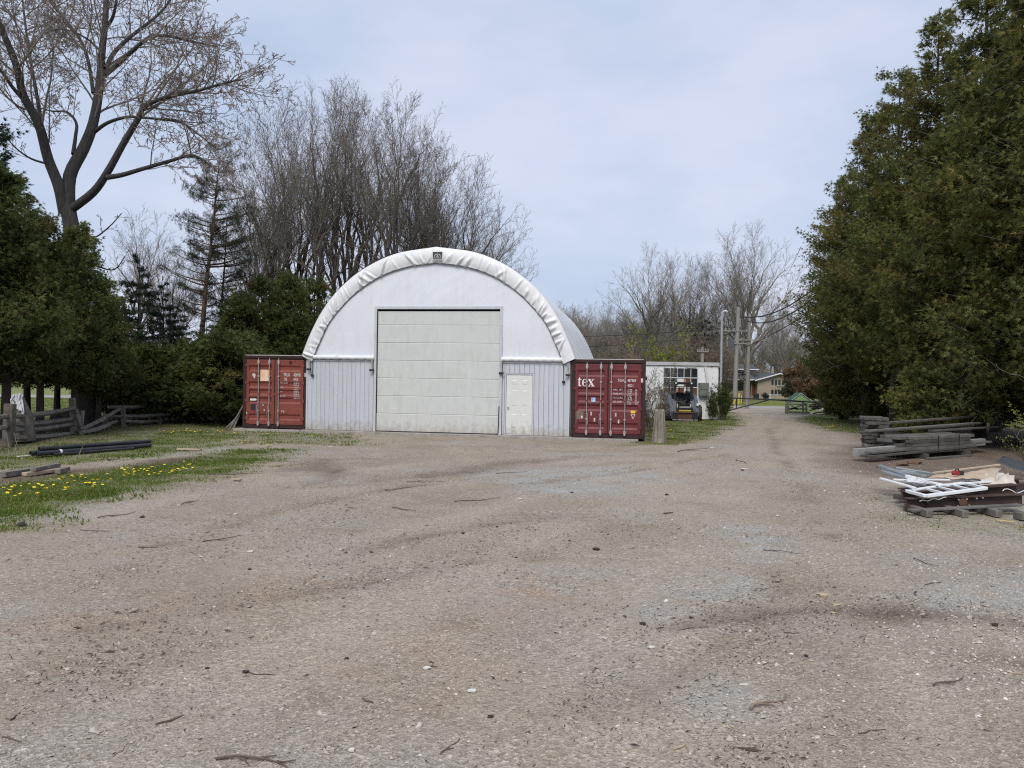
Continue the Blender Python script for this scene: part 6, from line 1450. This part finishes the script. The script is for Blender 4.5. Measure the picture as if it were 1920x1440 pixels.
for i in range(48):
    px = 1030 + i * 8.4 + rb2.uniform(-6, 6); Y = rb2.uniform(78, 100) if px < 1340 or px > 1500 else rb2.uniform(128, 140); q = at(px, 720, Y)
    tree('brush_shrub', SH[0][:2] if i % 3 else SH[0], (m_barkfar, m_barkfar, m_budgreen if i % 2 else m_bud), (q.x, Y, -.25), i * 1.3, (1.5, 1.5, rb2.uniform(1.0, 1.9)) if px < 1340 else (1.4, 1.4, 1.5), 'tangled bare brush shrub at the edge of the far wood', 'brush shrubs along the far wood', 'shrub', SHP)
for i, (px, Y, s, lb) in enumerate(((212, 31.0, .35, 'bare brush at the foot of the big maple'), (268, 32.0, .5, 'bare brush behind the fallen fence rails'), (345, 33, .5, 'bare brush at the dark edge of the left gap'), (240, 45, 1.0, 'reddish bare brush deep in the left gap'), (330, 47, 1.1, 'reddish bare brush deep behind the pines'))):
    q = at(px, 720, Y); tree('brush_shrub', SH[0], (m_bark2, m_bark2, m_bud), (q.x, Y, -.05), i * 1.3, s, lb, None, 'shrub', SHP)
# ================================================================ LOOSE THINGS ON THE GROUND
g5 = np.random.default_rng(55)
def in_view(x, y): 
    u = x / y; return np.abs(u) < .70
def sample(n, y0, y1, pw, dens):
    """n points with areal density ~ y^-pw * dens(x,y)"""
    xs_, ys_ = [], []; got = 0
    while got < n:
        m = n * 2
        u = g5.random(m); e = 2 - pw
        y = (y0 ** e + u * (y1 ** e - y0 ** e)) ** (1 / e) if abs(e) > 1e-6 else y0 * (y1 / y0) ** u
        x = y * g5.uniform(-.72, .72, m)
        k = g5.random(m) < dens(x, y); xs_.append(x[k]); ys_.append(y[k]); got += k.sum()
    return np.concatenate(xs_)[:n], np.concatenate(ys_)[:n]
BLD = [tuple(bw(u, v)[:2]) for u, v in ((-7.3, -.25), (7.2, -.25), (7.2, 12.5), (-7.3, 12.5))]
def free(x, y): return ~in_poly(x, y, BLD)
def gravel_dens(x, y):
    d = .45 + .9 * fbm(x * .8 + 3, y * .8, 4) + .25 * np.clip((x - .5) / 3, -.6, 1)
    for p in BLUE: d = d + .35 * soft_poly(x, y, p, .3)
    return np.clip(d, .06, 1) * free(x, y) * (1 - .92 * grass_mask(x, y)) * (1 - .8 * dirt_mask(x, y)) * (1 - .7 * track_mask(x, y))
N1 = 52000
x, y = sample(N1, 3.0, 24, 1.7, gravel_dens); z = gz(x, y)
sz = np.exp(g5.normal(math.log(.0072), .42, N1)); sz = np.clip(sz, .004, .026)
oct_ = np.array([(1, 0, 0), (0, 1, 0), (-1, 0, 0), (0, -1, 0), (0, 0, 1), (0, 0, -1)], float); of = np.array([(0, 1, 4), (1, 2, 4), (2, 3, 4), (3, 0, 4)])  # the half above the ground
V_ = oct_[None] * (1 + g5.normal(0, .22, (N1, 6, 1))) * sz[:, None, None] * np.stack([np.ones(N1), g5.uniform(.6, 1, N1), g5.uniform(.35, .75, N1)], -1)[:, None]
a = g5.uniform(0, 2 * PI, N1); ca, sa = np.cos(a)[:, None], np.sin(a)[:, None]
V_ = np.stack([V_[..., 0] * ca - V_[..., 1] * sa, V_[..., 0] * sa + V_[..., 1] * ca, V_[..., 2] + g5.normal(0, .25, (N1, 1)) * V_[..., 0]], -1)
V_ += np.stack([x, y, z + sz * .15], -1)[:, None]
F_ = (of[None] + (np.arange(N1) * 6)[:, None, None]).reshape(-1, 3)
tn = np.clip(g5.beta(2.2, 2.6, N1) + .06 * (sz > .012) + .16 * np.clip((x - .8) / 2, 0, 1) * (fbm(x * .8 + 3, y * .8, 4) > -.05), 0, .99); tn[g5.random(N1) < .006] = 1
tag(link_mesh('gravel', np_mesh('gravel', V_.reshape(-1, 3), [F_], tint=np.repeat(tn, 6)), m_stone), kind='stuff')
# twig and leaf litter
N2 = 11000
def litter_dens(x, y):
    d = np.clip(.12 + 1.3 * fbm(x * .8 + 31, y * .8, 5), .01, 1)
    for pl in RUTS: d = np.maximum(d, .9 * np.exp(-((seg_dist(x, y, pl) - .22) / .16) ** 2))
    return d * free(x, y) * (1 - .8 * track_mask(x, y))
x, y = sample(N2, 3.0, 30, 1.45, litter_dens); z = gz(x, y) + .006
l_ = np.exp(g5.normal(math.log(.0095), .55, N2)); w = l_ * g5.uniform(.06, .2, N2) + .0015; a = g5.uniform(0, PI, N2); a = np.where(g5.random(N2) < .5, g5.normal(0, .4, N2), a)
dx, dy = np.cos(a) * l_, np.sin(a) * l_; wx, wy = -np.sin(a) * w, np.cos(a) * w; up = g5.uniform(0, .012, N2)
V_ = np.stack([np.stack([x - dx, y - dy, z], -1), np.stack([x + wx, y + wy, z + up * .5 + .002], -1), np.stack([x + dx, y + dy, z + up], -1), np.stack([x - wx, y - wy, z + .001], -1), np.stack([x, y, z + .006 + w * .5], -1)], 1)
b = np.arange(N2)[:, None] * 5
F_ = np.concatenate([b + np.array([[0, 3, 4]]), b + np.array([[3, 2, 4]]), b + np.array([[2, 1, 4]]), b + np.array([[1, 0, 4]])])
tag(link_mesh('twig_litter', np_mesh('twig_litter', V_.reshape(-1, 3), [F_], tint=np.repeat(np.clip(g5.beta(1.4, 2.4, N2), 0, 1), 5)), m_litter), kind='stuff')
# grass
N3 = 190000
def gd(x, y):
    m = grass_mask(x, y) * np.clip(.65 + .9 * fbm(x * 2.1, y * 2.1, 3), .05, 1) * (1 + 2.5 * soft_poly(x, y, GRASS[0][0], .3)) / 3.5; return m * free(x, y)
x, y = sample(N3, 9.0, 60, 1.5, gd); z = gz(x, y) - .005
tall = np.clip(.6 + 1.1 * fbm(x * 1.5 + 8, y * 1.5, 3), .35, 1.6)
tall = np.where((x > 0) & (y < 16), tall * .5, tall); h = g5.uniform(.03, .078, N3) * tall; w = g5.uniform(.005, .010, N3) * (1 + y / 22); a = g5.uniform(0, PI, N3); ln = g5.normal(0, .45, (N3, 2)) * h[:, None]
V_ = np.stack([np.stack([x - np.cos(a) * w, y - np.sin(a) * w, z], -1), np.stack([x + np.cos(a) * w, y + np.sin(a) * w, z], -1), np.stack([x + ln[:, 0], y + ln[:, 1], z + h], -1)], 1)
t = np.clip(.35 + .7 * fbm(x * .9, y * .9 + 70, 3) + g5.normal(0, .2, N3), 0, .95); t[g5.random(N3) < .09] = 1
strip = soft_poly(x, y, GRASS[0][0], .4); t = np.where((strip > .5) & (t < .99), np.clip(t * .8, 0, .75), t)
tag(link_mesh('grass', np_mesh('grass', V_.reshape(-1, 3), [np.arange(N3 * 3).reshape(-1, 3)], tint=np.repeat(t, 3)), m_grass), kind='stuff')
# tall dry stalks at far left
for i, (px, py, hh, lb) in enumerate(((14, 866, .62, 'tallest dry pale grass stalk at the left edge'), (40, 876, .42, 'short dry pale stalk left of the black pipes'), (28, 850, .5, 'leaning dry stalk before the frayed tarp'), (148, 858, .3, 'dry stalk standing before the black pipes'), (352, 789, .7, 'tall dry stalk at the dark cedar edge'))):
    g = on_ground(px, py); mb = MB(); mb.tube([g, g + Vector((.03, 0, hh * .5)), g + Vector((.10 * (1 if i % 2 else -.3), 0, hh))], [.006, .005, .003], 5); mb.tube([g + Vector((.0, .0, hh * .3)), g + Vector((.08, .02, hh * .75))], [.003, .002], 4)
    tag(mb.build('dry_stalk', m_stickpale), lb, 'stalk', 'dry stalks')
# dandelions
def dandelion_mesh(k):
    r_ = np.random.default_rng(400 + k); hh = (.075, .10, .055)[k]; V1 = []; T1 = []; F1 = []
    for j, (zz, rr) in enumerate(((0, .004), (hh, .003))):
        for i in range(4): V1.append((rr * math.cos(i * PI / 2) + .01 * j, rr * math.sin(i * PI / 2), zz)); T1.append(.2)
    for i in range(4): F1.append((i, (i + 1) % 4, 4 + (i + 1) % 4, 4 + i))
    n = 12; o_ = len(V1)
    for rr, zz, tt in ((.012, hh - .006, .45), (.030, hh + .004, .8), (.020, hh + .014, .9)):
        for i in range(n): q = rr * (1 + .14 * (i % 2)); V1.append((q * math.cos(2 * PI * i / n) + .01, q * math.sin(2 * PI * i / n), zz + (.004 if i % 2 else 0))); T1.append(tt)
    V1.append((.01, 0, hh + .017)); T1.append(1)
    for j in range(2):
        for i in range(n): F1.append((o_ + j * n + i, o_ + j * n + (i + 1) % n, o_ + (j + 1) * n + (i + 1) % n, o_ + (j + 1) * n + i))
    T3 = [(o_ + 2 * n + i, o_ + 2 * n + (i + 1) % n, o_ + 3 * n) for i in range(n)]
    for i in range(5):   # leaves
        a = 2 * PI * i / 5 + r_.uniform(0, .6); q = len(V1); V1 += [(0, 0, .004), (.05 * math.cos(a - .2), .05 * math.sin(a - .2), .02), (.10 * math.cos(a), .10 * math.sin(a), .012)]; T1 += [.1, .3, .2]; T3.append((q, q + 1, q + 2))
    return np_mesh('dandelion', V1, [np.array(F1), np.array(T3)], tint=T1)
DM = [dandelion_mesh(k) for k in range(3)]
def dandelions(pl, n, lb, grp):
    xs_, ys_ = np.array([p[0] for p in pl]), np.array([p[1] for p in pl]); k = 0; cl = [(g5.uniform(xs_.min(), xs_.max()), g5.uniform(ys_.min(), ys_.max())) for _ in range(max(4, n // 5))]
    while k < n:
        c = cl[g5.integers(len(cl))]; sx = .6 if g5.random() < .5 else 3
        x_, y_ = g5.normal(c[0], sx), g5.normal(c[1], sx * .7)
        if not in_poly(np.array([x_]), np.array([y_]), pl)[0]: continue
        o = link_mesh('dandelion', DM[k % 3], m_dandelion); o.location = (x_, y_, gz1(x_, y_)); o.rotation_euler = (g5.normal(0, .2), g5.normal(0, .2), g5.uniform(0, 6.28)); s = g5.uniform(.55, .95); o.scale = (s, s, s)
        tag(o, lb, 'dandelion', grp); k += 1
dandelions(gp((0, 945), (150, 925), (300, 895), (380, 880), (360, 868), (240, 880), (100, 902), (0, 920)), 78, 'yellow dandelion in bloom in the bright grass strip on the left', 'dandelions in the left grass strip')
dandelions(gp((20, 870), (300, 835), (440, 815), (450, 800), (330, 800), (120, 850), (20, 862)), 26, 'yellow dandelion in the rougher grass between the pipes and the left container', 'dandelions in the back left grass')
dandelions(gp((460, 814), (560, 816), (600, 818), (500, 838), (440, 838)), 7, 'yellow dandelion by the foot of the red-brown container', 'dandelions by the left container')
dandelions(gp((1515, 792), (1560, 803), (1620, 808), (1660, 795), (1600, 786)), 40, 'yellow dandelion in the grass under the low cedars on the right', 'dandelions under the right cedars')
dandelions(gp((1208, 828), (1260, 830), (1300, 822), (1330, 800), (1250, 800), (1208, 812)), 9, 'yellow dandelion in the grass beside the maroon container', 'dandelions by the right container')
# sticks
st_r = random.Random(31)
def stick(px0, py0, px1, py1, r__, lb, mat=None, forks=0, bend=.06):
    a_, b_ = on_ground(px0, py0), on_ground(px1, py1); n = 8; r__ *= .78; L = (b_ - a_).length; pr = Vector((-(b_ - a_).y, (b_ - a_).x, 0)).normalized(); ph = st_r.uniform(0, 6)
    pts = []
    for i in range(n + 1):
        t = i / n; p = a_.lerp(b_, t) + pr * L * bend * (math.sin(t * 5 + ph) + .5 * math.sin(t * 11 + ph * 2)) * math.sin(PI * t)
        p.z = gz1(p.x, p.y) + r__ * .6 + .015 * abs(math.sin(t * 4 + ph)) * (L > .3); pts.append(p)
    mb = MB(); mb.tube(pts, [r__ * (1 - .55 * i / n) for i in range(n + 1)], 6)
    for k in range(forks):
        i = 2 + (k * 2) % (n - 2); d = (pts[i + 1] - pts[i]).normalized(); q = pr * (1 if k % 2 else -1); e = pts[i] + d * L * .22 + q * L * .14; e.z = gz1(e.x, e.y) + r__; m_ = (pts[i] + e) / 2 + d * L * .03
        mb.tube([pts[i], m_, e], [r__ * .6, r__ * .5, r__ * .3], 5)
    tag(mb.build('stick', mat or m_stick, smooth=True), lb, 'stick', 'fallen sticks on the gravel')
for a_ in ((403, 1418, 555, 1421, .010, 'dark forked stick lying flat at the bottom of the lot, left of the middle', None, 3), (825, 1402, 862, 1372, .007, 'bent twig pointing away at the bottom middle of the lot', None, 1), (293, 1352, 345, 1335, .009, 'short dark broken stick in the lower left gravel', None, 2), (20, 1345, 38, 1330, .008, 'small stick near the lower left corner', None, 0),
           (1408, 1322, 1474, 1296, .013, 'bent snake-like stick in the lower right gravel', M('split_stick', (.26, .20, .15), (.12, .09, .07), 9, .9), 1, .12), (1345, 1345, 1388, 1362, .008, 'pale straight split stick left of the snake-like one', m_stickpale, 0, .01), (1262, 1395, 1285, 1385, .012, 'short pale chewed stick at the bottom right of the middle', m_stickpale, 2), (1610, 1362, 1660, 1354, .006, 'dark straight twig low on the right', None, 0), (1750, 1278, 1808, 1264, .008, 'dark curved twig in the coarse gravel on the right', None, 1), (1893, 1253, 1925, 1256, .010, 'pale stick end at the right edge of the picture', m_stickpale, 0, .01),
           (1140, 1440, 1180, 1424, .008, 'curved dark twig at the bottom edge right of the middle', None, 1), (1360, 1438, 1420, 1430, .007, 'long thin dark twig at the bottom edge on the right', None, 0), (680, 1300, 700, 1308, .010, 'short thick dark twig left of the middle in the foreground', None, 0), (455, 1253, 515, 1258, .006, 'thin twig with a dark lump at its left end', None, 0), (210, 1414, 240, 1388, .006, 'thin pale twig in the lower left foreground', m_stickpale, 1), (5, 1378, 40, 1388, .007, 'crooked dark twig at the left edge of the foreground', None, 1),
           (183, 966, 255, 958, .010, 'long dark stick below the left grass strip', None, 1), (340, 945, 372, 938, .010, 'forked dark stick on the gravel right of the grass strip', None, 2), (260, 1022, 305, 1018, .008, 'dark stick on the far left gravel', None, 0), (150, 988, 208, 990, .007, 'thin straight stick on the gravel at left', None, 0), (388, 889, 480, 888, .016, 'long weathered stick beside the pale wood chip', None, 2, .02), (390, 893, 470, 890, .010, 'thinner stick lying along the long weathered one', m_stickpale, 1), (722, 917, 772, 914, .013, 'dark stick on the gravel before the big white door', None, 0), (762, 903, 835, 902, .010, 'long thin dark stick nearer the big white door', None, 1), (852, 940, 938, 935, .010, 'gently curved dark stick in the middle of the lot', None, 0, .04), (735, 950, 780, 956, .010, 'dark bent stick left of the gently curved one', None, 2),
           (380, 1012, 455, 1000, .008, 'dark stick along a wheel rut on the left', None, 1), (930, 885, 990, 882, .009, 'dark twig near the wheel rut before the personnel door', None, 0), (1245, 963, 1262, 960, .02, 'thick short dark stick right of the middle distance', None, 0), (1270, 1175, 1330, 1170, .007, 'thin twig along the brown rut right of the middle', None, 1), (1470, 1178, 1500, 1177, .008, 'short twig in the brown rut on the right', None, 0), (1712, 1042, 1760, 1058, .008, 'thin dark twig on the gravel below the scrap pile', None, 0), (1735, 1090, 1765, 1087, .009, 'short dark twig on the coarse gravel at right', None, 1), (1430, 1028, 1500, 1036, .007, 'long thin twig across the bluish gravel patch', None, 1),
           (1270, 845, 1330, 838, .012, 'dark stick where the drive meets the right grass', None, 1), (1380, 862, 1400, 870, .012, 'dark stick in the middle of the drive', None, 0)):
    stick(*a_[:5], a_[5], *(a_[6:] if len(a_) > 6 else ()))
# clods, pale stones, scraps
def lump(name, px, py, s, mat, lb, cat, flat=.6, grp=None):
    r_ = np.random.default_rng(int(px * 7 + py)); g = on_ground(px, py); mb = MB(); n, m_ = 9, 5; s *= .72 if name == 'soil_clod' else 1
    for j in range(m_ + 1):
        for i in range(n):
            v = PI * j / m_; a = 2 * PI * i / n; q = s * (1 + r_.normal(0, .16) * (0 < j < m_)); mb.v.append((q * math.sin(v) * math.cos(a) * 1.2, q * math.sin(v) * math.sin(a), q * flat * math.cos(v)))
    for j in range(m_):
        for i in range(n): mb.f.append((j * n + i, (j + 1) * n + i, (j + 1) * n + (i + 1) % n, j * n + (i + 1) % n))
    mb.v = [tuple(Vector(v) + Vector((g.x, g.y, gz1(g.x, g.y) + s * flat * .6))) for v in mb.v]
    tag(mb.build(name, mat, smooth=True), lb, cat, grp)
for i, (px, py, s, lb) in enumerate(((468, 1066, .022, 'round dark clod alone in the middle left of the lot'), (460, 1254, .025, 'dark clod at the end of a thin twig, left foreground'), (388, 1247, .018, 'small dark clod left of the twig with a lump'), (1118, 1030, .045, 'flat dark clod in the middle of the lot'), (932, 990, .022, 'small black clod beyond the middle of the lot'), (868, 1002, .025, 'dark clod left of the small black one'), (968, 1048, .02, 'tiny black clod just right of the middle'), (1068, 1014, .022, 'small dark clod above the flat one'),
                                     (1205, 1162, .03, 'dark clod in the brown rut right of the middle'), (1296, 1147, .022, 'black clod farther right in the brown rut'), (1866, 1166, .03, 'dark clod at the right end of the brown rut'), (1512, 1218, .02, 'small dark clod right of the middle foreground'), (650, 1227, .02, 'dark clod on the reddish soil, left of the middle'), (1392, 883, .04, 'dark clod in the drive before the maroon container'), (1250, 927, .04, 'flat dark clod on the bluish patch'), (1072, 923, .03, 'dark clod on the far bluish patch'), (920, 1333, .022, 'dark clod low in the middle foreground'), (267, 966, .04, 'dark clod just below the left grass strip'), (40, 982, .07, 'heap of dark soil at the left edge below the grass'), (205, 862, .05, 'dark clod on the bare soil behind the grass strip'))):
    lump('soil_clod', px, py, s, m_clod, lb, 'clod', .6, 'dark clods on the lot')
m_tanstone = M('tan_stone', (.42, .34, .24), (.34, .28, .2), 12, .9)
for px, py, s, lb in ((1545, 1112, .035, 'largest tan stone beside the brown rut'), (1570, 1121, .025, 'tan stone right of the largest tan stone'), (1562, 1142, .02, 'flat tan stone below the largest tan stone'), (1535, 1110, .02, 'small tan stone left of the largest tan stone')):
    lump('tan_stone', px, py, s, m_tanstone, lb, 'stone', .5)
for px, py, w, d_, lb in ((1222, 1208, .045, .03, 'small pale green-white scrap right of the middle'), (800, 1246, .05, .03, 'white paper scrap on the reddish soil'), (660, 1398, .03, .02, 'small pale scrap near the bottom of the lot'), (402, 1132, .02, .015, 'tiny white scrap on the middle left gravel'), (470, 1032, .06, .05, 'pale crumbled chip patch on the left gravel'), (442, 962, .05, .04, 'flat pale chip right of the forked stick'), (335, 947, .05, .03, 'pale chip next to the forked stick'), (975, 936, .07, .04, 'white scrap in the middle distance of the lot'), (1458, 963, .05, .03, 'white scrap near the drive, right of the middle'), (1397, 880, .10, .05, 'pale scrap lying in the drive'), (885, 1287, .05, .03, 'bone-white chip on the reddish soil in the foreground'), (1395, 1275, .05, .012, 'pale wood sliver in the right foreground'), (1335, 838, .12, .06, 'white scrap at the grass edge right of the stump post'), (620, 836, .10, .05, 'pale scrap before the grey cladding'), (1345, 783, .5, .12, 'white bent strip lying by the workshop corner')):
    g = on_ground(px, py); mb = MB(); zz = gz1(g.x, g.y) + .005; w *= .7 if py > 900 else 1; d_ *= .6 if py > 900 else 1; r_ = random.Random(int(px))
    ring = [(g.x + w * math.cos(a) * r_.uniform(.6, 1), g.y + d_ * math.sin(a) * r_.uniform(.6, 1) * 1.6) for a in np.linspace(0, 2 * PI, 7, endpoint=False)]
    mb.prism(ring, zz, zz + .008, 'z'); tag(mb.build('pale_scrap', m_paper), lb, 'scrap', 'pale scraps on the lot')
# bricks of soil and leaf heap in front of lumber pile
for px, py, s, lb in ((1690, 872, .12, 'heap of brown leaves under the left end of the lumber pile'), (1715, 869, .14, 'heap of brown soil under the lumber pile left of the bundle'), (1655, 876, .10, 'small heap of tan leaves at the tip of the lumber pile')):
    lump('leaf_heap', px, py, s * 1.0, M('brown_leaf_heap', (.17, .10, .06), (.09, .055, .035), 18, .95, bump=.8, bscale=30), lb, 'heap', .4)
# yellow flowers on the far lawn
NF = 900; xx = g5.uniform(20, 32, NF); yy = g5.uniform(72, 84, NF); k = fbm(xx * .3, yy * .3) > -.15; xx, yy = xx[k], yy[k]; n = len(xx)
V_ = np.stack([np.stack([xx - .07, yy, np.full(n, -.16)], -1), np.stack([xx + .07, yy, np.full(n, -.16)], -1), np.stack([xx, yy, np.full(n, -.02)], -1)], 1)
tag(link_mesh('yellow_flowers', np_mesh('yellow_flowers', V_.reshape(-1, 3), [np.arange(n * 3).reshape(-1, 3)], tint=np.repeat(g5.random(n), 3)), m_leaf), kind='stuff')

# lettering: turn text curves into plain meshes
bpy.context.view_layer.update()
dg = bpy.context.evaluated_depsgraph_get()
for o in [o for o in SC.objects if o.type == 'FONT']:
    me = bpy.data.meshes.new_from_object(o.evaluated_get(dg)); me.name = 'lettering'
    n = bpy.data.objects.new('lettering', me); COL.objects.link(n); n.parent = o.parent; n.location = o.location; n.rotation_euler = o.rotation_euler; n.scale = o.scale
    c = o.data; bpy.data.objects.remove(o); bpy.data.curves.remove(c)
